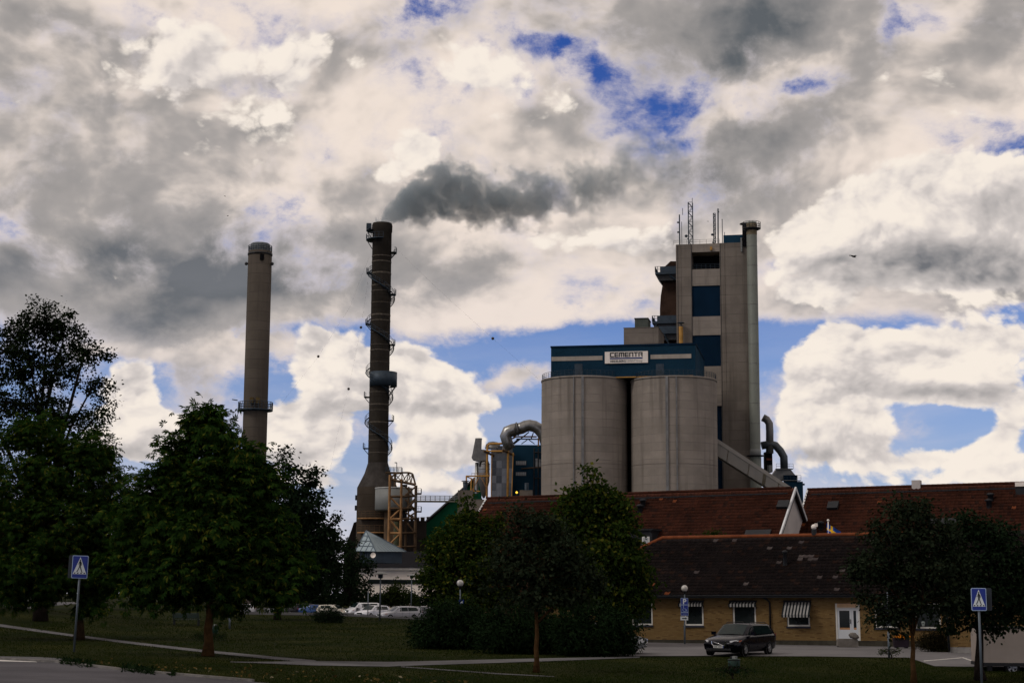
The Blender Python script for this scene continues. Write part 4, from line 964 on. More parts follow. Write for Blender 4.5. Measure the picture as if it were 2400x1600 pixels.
def yellow_house():
    o = ground(1462, 1504.5); f = FrT(o, -R(22), -.010); p = f.p
    t = f.thing('brick_house', 'long yellow brick house with a dark tiled roof and striped awnings', 'house')
    L = p(2232, 1500).x; ze = p(1800, 1394).z; hd = 5.6
    holes = []
    def rect(x0, y0, x1, y1):
        a, b_ = p(x0, y1), p(x1, y0); return a.x, b_.x, a.z, b_.z
    R0, R1, R2, R3, RD, R4, R5 = rect(1480, 1411, 1529, 1464), rect(1604, 1410, 1648, 1465), rect(1719, 1412, 1771, 1508), rect(1845, 1412, 1897, 1467), rect(1960, 1413, 2014, 1507), rect(2051, 1412, 2106, 1470), rect(2146, 1412, 2203, 1472)
    R2 = (R2[0], R2[1], .12, R2[3]); RD = (RD[0], RD[1], .12, RD[3])
    H = [R0, R1, R2, R3, RD, R4, R5]
    ridge = (p(1553, 1262, hd).z + p(2010, 1250, hd).z) / 2; XR = p(1553, 1262, hd).x; XL = XR - hd - .6    # hipped left end
    w = MB(); cuts = sorted(H); x = XL + .5                                    # mortar-coloured wall with real openings
    for (a, b_, c, d) in cuts:
        w.box(x, a, .0, .3, -.6, ze); w.box(a, b_, .0, .3, -.6, c); w.box(a, b_, .0, .3, d, ze); x = b_
    w.box(x, L, .0, .3, -.6, ze); wall = w.build('wall', M_mortar, t)
    brick_field(wall, XL + .52, L - .02, .18, ze - .12, H, 0.0, 300)
    MB().box(XL + .5, L, -.03, -.001, -.6, .175).build('plinth', mat('plinth', (.05, .045, .035), .9, var=.3), t)
    MB().box(XL + .5, XL + .8, .301, hd * 2, -.6, ze).build('end_wall', M_mortar, t); MB().box(XL + .5, L, hd * 2 + .001, hd * 2 + .3, -.6, ze).build('back_wall', M_mortar, t)
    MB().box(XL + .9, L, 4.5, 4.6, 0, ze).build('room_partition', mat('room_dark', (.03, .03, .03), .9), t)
    def window(Rc, name='window', sill=True, mull=0):
        a, b_, c, d = Rc; b = MB(); fw = .09
        b.box(a + .004, a + fw, .05, .14, c + .004, d - .004); b.box(b_ - fw, b_ - .004, .05, .14, c + .004, d - .004); b.box(a + fw + .002, b_ - fw - .002, .05, .14, c + .004, c + fw); b.box(a + fw + .002, b_ - fw - .002, .05, .14, d - fw, d - .004)
        wn = b.build(name, M_wframe, t)
        MB().box(a + fw, b_ - fw, .10, .115, c + fw, d - fw).build('pane', M_glass, wn)
        for k in range(mull):
            x = a + (b_ - a) * (k + 1) / (mull + 1); MB().box(x - .025, x + .025, .07, .098, c + fw + .002, d - fw - .002).build('mullion', M_wframe, wn)
        if sill: MB().box(a - .04, b_ + .04, -.08, .05, c - .10, c - .004).build('sill', M_sill, wn)
        return wn
    window(R0); window(R1); window(R3); w4 = window(R4); w5 = window(R5)
    window(R2, 'glazed_door', False)
    for wn, (a, b_, c, d) in ((w4, R4), (w5, R5)): MB().lathe([(.14, 0), (.17, .25), (.06, .32), (.05, .45)], 10, (a + (b_ - a) * .3, .22, c + .12)).build('ornament', mat('pale_pot', (.25, .28, .27), .6), wn)
    # entrance door
    a, b_, c, d = RD
    dr = MB().box(a + .004, a + .1, .02, .14, c, d - .004).box(b_ - .1, b_ - .004, .02, .14, c, d - .004).box(a + .102, b_ - .102, .02, .14, d - .28, d - .23).build('entrance_door', M_wframe, t)
    MB().box(a + .102, b_ - .102, .04, .1, d - .228, d - .006).build('transom_panel', mat('peach_panel', (.55, .36, .22), .7), dr)
    M_door = mat('white_door', (.55, .57, .60), .5, var=.05)
    zt = d - .284; m_ = a + (b_ - a) * .655
    def leaf(x0, x1, nm, hd_):
        q = MB().box(x0, x0 + .1, .05, .11, c + .02, zt).box(x1 - .1, x1, .05, .11, c + .02, zt).box(x0 + .101, x1 - .101, .05, .11, zt - .12, zt).box(x0 + .101, x1 - .101, .05, .11, c + .02, c + (zt - c) * .36).build(nm, M_door, dr)
        MB().box(x0 + .101, x1 - .101, .075, .085, c + (zt - c) * .42, zt - .121).build('glass', M_glass, q); MB().box(x0 + .101, x1 - .101, .06, .10, c + (zt - c) * .361, c + (zt - c) * .419).build('kick_rail', mat('tan_rail', (.40, .22, .11), .7), q)
    leaf(a + .11, m_ - .005, 'door_leaf', True); leaf(m_ + .005, b_ - .11, 'side_leaf', False)
    MB().bar((m_ - .06, .0, c + 1.0), (m_ - .06, .0, c + 1.25), .03).build('handle', M_gutter, dr)
    # downpipes and gutter
    g = MB().tube([(XL, -.55, ze - .02), (L + .3, -.55, ze - .02)], .075, 8).build('gutter', M_gutter, t)
    MB().box(XL, L + .2, -.52, -.004, ze - .10, ze - .03).build('soffit', M_gutter, t)
    MB().box(XL, L + .2, -.57, -.53, ze - .14, ze + .10).build('fascia', M_gutter, t)
    x = p(1806, 1450).x; MB().tube([(x - .35, -.5, ze - .1), (x - .12, -.32, ze - .22), (x, -.10, ze - .42), (x, -.10, .1)], .055, 8).build('downpipe', M_gutter, t)
    # roof
    O = Vector((XL, -.62, ze + .02)); top = Vector((XL, hd, ridge)); uy = (top - O); sl = uy.length; uy = uy.normalized(); ux = Vector((1, 0, 0))
    b = MB(); b.add([(XL, -.60, ze), (L + .4, -.60, ze), (L + .4, hd, ridge - .03), (XR, hd, ridge - .03), (XL, hd * 2 + .6, ze), (L + .4, hd * 2 + .6, ze)], ((0, 1, 2, 3), (3, 2, 5, 4), (4, 0, 3)))
    roof = b.build('roof', mat('roof_felt', (.02, .015, .014), .9), t, fix=False)
    nx, ny = int((L + .4 - XL) / .30), int(sl / .36)
    cl = p(1895, 1305, hd * .62)
    def pick(i, j, rng):
        q = rng.random(); x, h = i * .30 + XL, j / ny
        if abs(x - cl.x) < .6 and .57 < h < .66 and q < .5: return 1
        if q < .005 + .012 * (abs(x - cl.x) < 4): return 1
        return 2 if q > .996 else 0
    tiled_slope(roof, O, ux, uy, nx, ny, .30, .36, (M_tile_d, M_tile_l, M_tile_o), pick, 300, lambda j: (j / ny * (XR - XL), 99))
    cap = MB(); me = None; n = int((L + .4 - XR) / .34)
    for k in range(n):
        x = XR + k * .34
        if me is None:
            o = MB().lathe([(.125, 0), (.115, .35)], 8, a0=0, a1=2 * math.pi).build('ridge_tile', M_tile_o, roof); me = o.data; o.rotation_euler = (R(90), 0, R(90)); o.location = (x, hd, ridge)
        else: child('ridge_tile', me, roof, (x, hd, ridge), (R(90), 0, R(90)))
    hv = Vector((XL, -.6, ze)) - Vector((XR, hd, ridge)); nh = int(hv.length / .34); hr = hv.to_track_quat('Z', 'Y').to_euler()
    for k in range(nh): child('ridge_tile', me, roof, Vector((XR, hd, ridge)) + hv * (k / nh), hr)
    v = p(1908, 1252, hd); vt = MB().lathe([(.16, 0), (.14, .35)], 10, (v.x, hd, ridge)).build('ridge_vent', M_gutter, roof)
    MB().sphere((v.x, hd, ridge + .50), .17, 10, 7).cbox((v.x + .14, hd, ridge + .62), (.16, .16, .2), .4).build('white_cowl', M_white, vt)
    q = p(1843, 1330, 2.6); MB().lathe([(.13, 0), (.11, .75), (.16, .78), (.16, .9), (.01, .95)], 10, (q.x, 2.3, ze + (2.3 + .6) / (hd + .6) * (ridge - ze))).build('roof_vent', M_gutter, roof)
    # awnings, each a thing of its own
    M_s1, M_s2 = mat('awning_dark', (.012, .016, .018), .85), mat('awning_pale', (.27, .26, .25), .85)
    def awning(label, x0, x1, y0, drop, out, n):
        A, B = p(x0, y0), p(x1, y0); o2 = f.o + f.ax * A.x + f.up * A.z; a = thing('awning', label, 'awning', o2, 0, 'striped awnings'); a.rotation_euler = (0, f.tilt, f.rz)
        Wd = B.x - A.x; d = Wd / n
        for k in range(n):
            s = MB(); x = k * d
            s.add([(x, -.05, 0), (x + d, -.05, 0), (x + d, -out, -drop), (x, -out, -drop), (x + d, -out, -drop - .16), (x, -out, -drop - .16)], ((0, 1, 2, 3), (3, 2, 4, 5)))
            s.build('stripe', M_s2 if k % 2 else M_s1, a, fix=False)
        MB().tube([(0, -.05, .04), (Wd, -.05, .04)], .06, 8).build('roller', M_gutter, a)
        for x in (.02, Wd - .02): MB().bar((x, -out, -drop), (x, -.02, -drop - .25), .03).build('arm', M_gutter, a)
    awning('rolled up striped awning above the window behind the parking sign', 1592, 1650, 1410, .10, .30, 17)
    awning('rolled up striped awning above the glazed door behind the dark car', 1710, 1774, 1410, .12, .34, 17)
    awning('lowered striped awning left of the white entrance door', 1837, 1902, 1410, .70, .72, 17)
    # projecting wing at the right end
    o = ground(2228, 1530); fw = FrT(o, -R(14), -.008); p2 = fw.p
    t2 = fw.thing('brick_wing', 'nearer yellow brick wing with a grey plinth at the right end', 'house')
    L2 = p2(2500, 1500).x; z2 = p2(2300, 1385).z
    MB().box(0, L2, 0, 9, .0, z2).build('wall', M_mortar, t2); wl = t2.children[0]
    pl = MB().box(-.02, L2, -.03, 8.9, -.5, .30).build('plinth', mat('grey_plinth', (.22, .21, .20), .9, var=.2, scale=2), t2)
    brick_field(wl, 0.0, L2, .31, z2 - .05, [], 0.0, 300)
    MB().tube([(-.12, -.12, z2), (-.06, -.12, .1)], .06, 8).build('downpipe', M_gutter, t2)
    b = MB(); b.add([(-.4, -.6, z2), (L2, -.6, z2), (L2, 5, z2 + 3.2), (-.4, 5, z2 + 3.2), (-.4, 10, z2), (L2, 10, z2)], ((0, 1, 2, 3), (3, 2, 5, 4)))
    r2 = b.build('roof', MATS['roof_felt'], t2, fix=False); uy = Vector((0, 5.6, 3.2)); sl = uy.length
    tiled_slope(r2, Vector((-.4, -.62, z2 + .02)), Vector((1, 0, 0)), uy.normalized(), int(L2 / .3), int(sl / .36), .30, .36, (M_tile_d, M_tile_l, M_tile_o), lambda i, j, r: 1 if r.random() < .01 else 0, 200)
    MB().box(-.4, L2, -.66, -.58, z2 - .16, z2 + .03).build('fascia', M_gutter, t2)
yellow_house()
def red_roofs():
    def house(label, px, py, Y, rz, length, left, hd, pitch, fixtures):
        """Long house under red tiles; (px, py) is one end of its ridge."""
        a = at(px, py, Y); f = FrT(Vector((a.x, a.y, 0)), rz, -.010)
        t = f.thing('red_roof_house', label, 'house', 'long red tiled houses'); zr = a.z
        x0, x1 = (-length, 0.0) if left else (0.0, length)
        ze = zr - hd * math.tan(pitch); slope = math.hypot(hd, zr - ze)
        MB().box(x0 + .3, x1 - .3, -hd + .4, hd - .4, -.5, ze + .2).build('wall', mat('brown_brick_wall', (.075, .042, .028), .9, var=.2, scale=2), t)
        for xx in ((x0 + .3, x0 + .5), (x1 - .5, x1 - .3)): MB().prism([(-hd + .4, ze + .2), (hd - .4, ze + .2), (0, zr - .15)], xx[0], xx[1], 'x').build('gable', M_gable, t)
        b = MB(); b.add([(x0, -hd, ze), (x1, -hd, ze), (x1, 0, zr), (x0, 0, zr), (x0, hd, ze), (x1, hd, ze)], ((0, 1, 2, 3), (3, 2, 5, 4)))
        rf = b.build('roof', mat('red_underlay', (.08, .03, .02), .9), t, fix=False)
        uy = Vector((0, hd, zr - ze)).normalized()
        tiled_slope(rf, Vector((x0, -hd, ze + .02)), Vector((1, 0, 0)), uy, int(length / .33), int(slope / .40), .33, .40, (M_tile_r, M_tile_o), lambda i, j, r: 1 if r.random() < .004 else 0, 0)
        me = None
        for k in range(int(length / .42)):
            x = x0 + k * .42
            if me is None:
                o = MB().lathe([(.17, 0), (.155, .43)], 8, a0=0, a1=math.pi).build('ridge_tile', M_tile_r, rf); me = o.data; o.rotation_euler = (R(90), 0, R(90)); o.location = (x, 0, zr - .02)
            else: child('ridge_tile', me, rf, (x, 0, zr - .02), (R(90), 0, R(90)))
        for xx in (x0, x1):
            for sg in (-1, 1):
                q = MB().prism([(0, zr + .10), (0, zr - .20), (sg * hd, ze - .20), (sg * hd, ze + .10)], xx - .07, xx + .07, 'x').build('verge_board', M_verge, rf)
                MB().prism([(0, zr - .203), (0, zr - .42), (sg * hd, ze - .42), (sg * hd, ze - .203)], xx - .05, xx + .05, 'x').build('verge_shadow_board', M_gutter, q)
        # walkway board under the ridge
        MB().box(x0 + .5, x1 - .5, -.75, -.45, zr - .50, zr - .40).build('roof_walkway', M_gutter, rf)
        n = Vector((0, -(zr - ze), hd)).normalized()
        for kind, fx, fy in fixtures:
            q = None                                                      # where the pixel meets the tiled slope
            d = ray(fx, fy); pl = f.o + f.up * zr; nn = (f.n * n.y + f.up * n.z); tt = (pl - CAM).dot(nn) / d.dot(nn); w = CAM + d * tt - f.o
            L_ = Vector((w.dot(f.ax), w.dot(f.n), w.dot(f.up)))
            if kind == 'vent': MB().lathe([(.22, -.3), (.22, .45), (.30, .47), (.30, .62), (.01, .70)], 10, L_).build('roof_vent', M_gutter, rf)
            elif kind == 'hatch': MB().cbox(L_ + n * .15, (.9, .9, .3), 0, 0, math.atan2(zr - ze, hd)).build('roof_hatch', M_gutter, rf)
            elif kind == 'sky': MB().cbox(L_ + n * .12, (2.1, .7, .22), 0, 0, math.atan2(zr - ze, hd)).build('skylight', M_gutter, rf)
            elif kind == 'dormer':
                dm = MB().box(L_.x - .95, L_.x + .95, L_.y - .9, L_.y + 1.6, L_.z - .6, L_.z + .85).build('dormer', M_gutter, rf)
                MB().box(L_.x - 1.1, L_.x + 1.1, L_.y - 1.1, L_.y + 1.7, L_.z + .852, L_.z + .98).build('dormer_roof', M_gutter, dm)
                MB().box(L_.x + .1, L_.x + .75, L_.y - .94, L_.y - .902, L_.z - .5, L_.z + .35).build('window', M_wframe, dm); MB().box(L_.x + .2, L_.x + .65, L_.y - .96, L_.y - .942, L_.z - .4, L_.z + .25).build('pane', M_pane, dm)
            elif kind == 'chimney': MB().box(L_.x - .35, L_.x + .35, -.3, .5, zr - .4, zr + .5).build('chimney', M_gable, rf)
            elif kind == 'cowl': MB().box(L_.x - .3, L_.x + .6, L_.y - .2, L_.y + .5, L_.z - .2, L_.z + .5).build('cowl_box', M_gutter, rf); MB().cbox(L_ + Vector((.1, -.1, .7)), (.8, .4, .35)).build('cowl', M_white, rf)
    house('long red tiled roof below the silos, with a dormer', 1868, 1143, 135, -R(26), 28.5, True, 7.0, R(40), [('vent', 1507, 1187), ('vent', 1500, 1200), ('hatch', 1836, 1186), ('dormer', 1512, 1268), ('sky', 1777, 1252)])
    house('red tiled roof at the right edge, behind the grey gable', 1896, 1147, 141, -R(24), 30, False, 7.0, R(40), [('hatch', 1953, 1188), ('vent', 2322, 1174), ('vent', 2318, 1188), ('sky', 2210, 1225), ('chimney', 2148, 1140), ('vent', 1924, 1240), ('cowl', 2390, 1155)])
red_roofs()
def white_house():
    f = Fr(900, 236); p = f.p; TZ = 0.0
    t = f.thing('pavilion', 'cream white building with a glass and metal pyramid on its dark roof', 'building')
    A, B = p(842, 1329), p(1060, 1322); M_cream = mat('cream_wall', (.90, .80, .70), .85, var=.05, scale=.6)
    MB().box(A.x, B.x, 0, 22, -.5, A.z - .35).build('wall', M_cream, t)
    MB().box(A.x - .4, B.x + .4, -.5, 22.5, A.z - .345, A.z).build('eave_board', mat('cream_trim', (.85, .78, .70), .8), t)
    W0, W1 = p(862, 1357), p(1040, 1368); MB().box(W0.x, W1.x, -.12, -.003, W1.z, W0.z).build('window_band', M_glass, t)
    ze = A.z + .003; zt = p(930, 1291, 7).z
    b = MB(); x0, x1 = A.x - .6, B.x + .6; q0, q1 = p(846, 1291, 7).x, x1 - 5
    b.add([(x0, -.7, ze), (x1, -.7, ze), (x1, 23, ze), (x0, 23, ze), (q0 + 1.2, 7.4, zt), (q1, 7.4, zt), (q1, 15, zt), (q0 + 1.2, 15, zt)], ((0, 1, 5, 4), (1, 2, 6, 5), (2, 3, 7, 6), (3, 0, 4, 7), (4, 5, 6, 7)))
    b.build('roof', mat('charcoal_roof', (.009, .009, .0115), .8, var=.15), t, fix=False)
    # pyramid lantern, turned so that its glass corner faces left
    c = f.o; Yl = 228
    g = Fr(881, Yl); p = g.p; zb = p(881, 1291).z; ap = p(858, 1243, 3.2)
    l = thing('pyramid_roof_light', 'blue grey pyramid roof light, glazed on one side', 'roof light', g.o)
    L, Fc, Rr = p(832, 1291, 2.5), p(881, 1292, 0), p(952, 1292, 2.5); Bk = L + Rr - Fc
    M_zinc = mat('zinc_sheet', (.20, .24, .26), .5, .3, var=.1, scale=.5, streak=.2)
    b = MB(); b.add([Fc, Rr, ap], ((0, 1, 2),)); b.add([Rr, Bk, ap], ((0, 1, 2),)); b.add([Bk, L, ap], ((0, 1, 2),)); b.build('metal_slopes', M_zinc, l, fix=False)
    n = 9
    for k in range(1, n):
        q = Fc.lerp(Rr, k / n); e = ap.lerp(Fc.lerp(Rr, k / n), .04); MB().bar(q + Vector((0, -.03, .02)), e + Vector((0, -.03, .02)), .07).build('seam', M_zinc, l)
    M_gl = mat('sky_glass', (.30, .37, .40), .12, var=.05, spec=.5); M_bar = mat('glazing_bar', (.06, .085, .11), .5, .2)
    rows = 4
    def tri(u, v): return ap + (L - ap) * u + (Fc - L) * v                # u: down the slope, v: along, 0..u
    for r in range(rows):
        u0, u1 = r / rows, (r + 1) / rows
        for k in range(r + 1):
            a0, a1 = (k / rows), ((k + 1) / rows)
            quad = [tri(u1, a0), tri(u1, a1), tri(u0, min(a1, u0)), tri(u0, min(a0, u0))]
            ctr = sum(quad, Vector()) / 4; quad = [ctr + (q - ctr) * .93 for q in quad]
            o = MB(); o.add(quad if (quad[2] - quad[3]).length > .01 else quad[:3], ((0, 1, 2, 3),) if (quad[2] - quad[3]).length > .01 else ((0, 1, 2),)); o.build('pane', M_gl, l, fix=False)
    for r in range(1, rows + 1): MB().bar(tri(r / rows, 0), tri(r / rows, r / rows), .10).build('glazing_bar', M_bar, l)
    for k in range(0, rows + 1): MB().bar(tri(1, k / rows), tri(k / rows, k / rows) if k else tri(0, 0), .10).build('glazing_bar', M_bar, l)
    for e in (L, Fc, Rr): MB().bar(ap, e, .14).build('hip', M_bar, l)
    zl = p(860, 1318).z
    MB().add and None
    b = MB(); b.add([L + Vector((.6, .3, -.04)), Fc + Vector((0, .5, -.04)), Rr + Vector((-.6, .3, -.04)), Bk + Vector((0, -.4, -.04))] + [q for q in (Vector((L.x + .6, L.y + .3, zl)), Vector((Fc.x, Fc.y + .5, zl)), Vector((Rr.x - .6, Rr.y + .3, zl)), Vector((Bk.x, Bk.y - .4, zl)))], ((0, 1, 5, 4), (1, 2, 6, 5), (2, 3, 7, 6), (3, 0, 4, 7)))
    b.build('drum', M_steel_b, l)
    for k in range(1, 8):
        q = (L + Vector((.6, .3, 0))).lerp(Fc + Vector((0, .5, 0)), k / 8); MB().box(q.x - .03, q.x + .03, q.y - .22, q.y - .15, zl + .6, zb - .25).build('louvre', M_bar, l)
    q = p(876, 1301); d = MB().lathe([(.01, 0), (.22, .04), (.38, .14)], 14).build('satellite_dish', M_white, None, g.o + Vector((q.x, -.6, q.z))); d.rotation_euler = (R(80), 0, R(-12)); tag(d, 'white satellite dish below the glass pyramid', 'satellite dish')
white_house()
# ------------------------------------------------------------------ trees, bushes, grass
M_bark = mat('bark', (.035, .022, .013), .95, var=.35, scale=3, bump=.8, bscale=14, streak=.3)
M_bark_o = mat('bark_orange_brown', (.055, .029, .012), .95, var=.35, scale=3, bump=.8, bscale=14)
M_bark_d = mat('bark_dark', (.020, .015, .012), .95, var=.3, scale=3, bump=.8, bscale=14)
LEAF = {
    'chestnut': island_mat('chestnut_leaf', ((.010, .028, .006), (.027, .056, .008), (.080, .088, .012)), .7, .08, transl=.22, noise_amt=.3, nscale=.5),
    'ash': island_mat('ash_leaf', ((.007, .013, .006), (.015, .024, .009)), .7, .08, transl=.15, noise_amt=.3, nscale=.5),
    'dark': island_mat('dark_leaf', ((.006, .014, .007), (.015, .026, .011)), .7, .08, transl=.12, noise_amt=.3, nscale=.6),
    'linden': island_mat('linden_leaf', ((.013, .027, .006), (.038, .060, .009), (.11, .11, .016)), .7, .08, transl=.25, noise_amt=.4, nscale=.5),
    'plum': island_mat('plum_leaf', ((.011, .018, .010), (.023, .031, .016)), .7, .1, transl=.12, noise_amt=.3, nscale=.6),
    'bush': island_mat('bush_leaf', ((.006, .014, .006), (.013, .026, .009)), .7, .08, transl=.15, noise_amt=.4, nscale=.6),
    'fresh': island_mat('fresh_leaf', ((.012, .022, .005), (.03, .042, .009)), .7, .08, transl=.25, noise_amt=.3, nscale=.6)}
def unit(v): return v / np.maximum(1e-9, np.linalg.norm(v, axis=-1, keepdims=True))
def leaf_mesh(name, C, out, rng, size, kind, m, parent):
    """Leaves at the points C. palm: fans of seven drooping leaflets; simple: pointed blades with a fold."""
    n = len(C); Z = np.array([0, 0, 1.0])
    if kind == 'palm':
        ax = unit(out * .8 + rng.normal(0, .45, (n, 3)) + Z * -.25)                       # the way the fan points
        nr = unit(np.cross(ax, rng.normal(0, 1, (n, 3)) * .5 + np.array([0, 0, 0])) * .3 + Z + out * .4 + rng.normal(0, .25, (n, 3)))
        nr = unit(nr - ax * (nr * ax).sum(1, keepdims=True)); sd = np.cross(nr, ax)
        V = []; k = 6; s = size * rng.uniform(.75, 1.2, (n, 1))
        for i in range(k):
            a = (i - (k - 1) / 2) * .62; d = unit(ax * math.cos(a) + sd * math.sin(a) - nr * .25); w = np.cross(nr, d)
            ln = s * (1.0 - .12 * abs(i - (k - 1) / 2))
            b = C + d * ln * .10; mid = C + d * ln * .62; tip = C + d * ln - nr * ln * .18
            V.append(np.stack([b, mid - w * ln * .17, tip, mid + w * ln * .17], 1))
        V = np.stack(V, 1).reshape(-1, 3)
    else:
        d = unit(out * .7 + rng.normal(0, .7, (n, 3)) - Z * .35); nr = unit(Z * .8 + out * .5 + rng.normal(0, .6, (n, 3))); nr = unit(nr - d * (nr * d).sum(1, keepdims=True)); w = np.cross(nr, d)
        ln = size * rng.uniform(.6, 1.3, (n, 1)); wd = .36 if kind == 'simple' else .16
        V = np.stack([C, C + d * ln * .5 - w * ln * wd, C + d * ln - nr * ln * .15, C + d * ln * .5 + w * ln * wd], 1).reshape(-1, 3)
    return np_mesh(name, V, quads=np.arange(len(V)).reshape(-1, 4), m=m, parent=parent)
def grow(o, trunk_h, r0, lobes, seed, clumps, per, csize, lsize, kind, lm, bark, lean=(0, 0), stems=1, twig=.028, shell=.45, branches=True, fork=.55, crown='crown'):
    """Trunk, limbs and twigs run to clumps of leaves spread through the lobes. lobes: (x, y, z, rx, ry, rz) from the tree's foot."""
    rng = np.random.default_rng(seed); rr = random.Random(seed)
    wts = np.array([l[3] * l[4] * l[5] for l in lobes]) ** .8; wts /= wts.sum(); pick = rng.choice(len(lobes), clumps, p=wts); La = np.array(lobes, float); La[:, 3:] = np.maximum(La[:, 3:] * .55, La[:, 3:] - .20 * csize)
    dirs = unit(rng.normal(0, 1, (clumps, 3))); rad = (shell + (1 - shell) * rng.uniform(0, 1, (clumps, 1))) * rng.uniform(.9, 1.06, (clumps, 1))
    CC = La[pick, :3] + dirs * rad * La[pick, 3:]; out = unit(dirs / La[pick, 3:])
    keep = CC[:, 2] > .25; CC, out, pick = CC[keep], out[keep], pick[keep]
    if branches:
        tb = MB(); top = Vector((lean[0], lean[1], trunk_h)); limbs = []
        for s in range(stems):
            off = Vector((0, 0, 0)) if s == 0 else Vector((rr.uniform(-.3, .3), rr.uniform(-.3, .3), trunk_h * .25))
            tp = top + (Vector((0, 0, 0)) if stems == 1 else Vector(((s - (stems - 1) / 2) * 1.6, rr.uniform(-.6, .6), rr.uniform(-.4, .6))))
            n = 7; pts, rs = [], []
            for i in range(n + 1):
                t = i / n; pts.append(off.lerp(tp, t) + Vector((rr.uniform(-1, 1), rr.uniform(-1, 1), 0)) * r0 * .25 * (0 if i == 0 else 1)); rs.append(r0 * (1.35 if i == 0 else 1) * (1 - .62 * t) * (1 if s == 0 else .75))
            tb.tube(pts, rs, 10); limbs.append((pts, rs))
        ends = []
        for li, l in enumerate(lobes):
            c = Vector(l[:3]); pts0, rs0 = limbs[li % len(limbs)]; k = min(len(pts0) - 1, max(2, int(len(pts0) * rr.uniform(fork, .98)))); a = pts0[k]
            mid = a.lerp(c, .5) + Vector((rr.uniform(-.3, .3), rr.uniform(-.3, .3), .25)); r1 = rs0[k] * .75
            e = [a, a.lerp(mid, .5) + Vector((0, 0, .1)), mid, c.lerp(mid, .4), c]; tb.tube(e, [r1, r1 * .8, r1 * .62, r1 * .45, r1 * .3], 7); ends.append(e)
        tb.build('trunk', bark, o)
        tw = MB()
        for c, pk in zip(CC, pick):
            if rr.random() < .25: continue
            c = Vector(c); e = ends[pk]; a = min(e[1:], key=lambda q: (q - c).length + rr.uniform(0, .6)); m_ = a.lerp(c, .5) + Vector((rr.uniform(-.2, .2), rr.uniform(-.2, .2), rr.uniform(0, .25)))
            tw.tube([a, m_, c], [twig, twig * .7, twig * .35], 4, False)
        tw.build('twigs', bark, o, fix=False)['kind'] = 'stuff'
    n = len(CC); per_ = rng.integers(int(per * .6), int(per * 1.4) + 1, n); idx = np.repeat(np.arange(n), per_)
    csz = csize * rng.uniform(.6, 1.3, (n, 1)); g = rng.normal(0, .5, (len(idx), 3)) * csz[idx] * np.array([1, 1, .72]); P = CC[idx] + g
    P[:, 2] = np.maximum(P[:, 2], .06)
    leaf_mesh(crown, P, unit(out[idx] * .6 + g / np.maximum(.05, csz[idx])), rng, lsize, kind, lm, o)
def tree(name, label, base, Lpx, Y, seed, depth=None, group=None, cat='tree', **kw):
    """Lpx: lobes in picture pixels (px, py, rx, ry[, dy]) at the distance Y."""
    o = thing(name, label, cat, base, 0, group); s = Y / FPX; lobes = []
    for q in Lpx:
        c = at(q[0], q[1], Y) - base; dy = q[4] if len(q) > 4 else 0.0
        lobes.append((c.x, c.y + dy, c.z, q[2] * s, (depth or q[2] * s * .95), q[3] * s))
    grow(o, seed=seed, lobes=lobes, **kw); return o
def gbase(px, py): return ground(px, py)
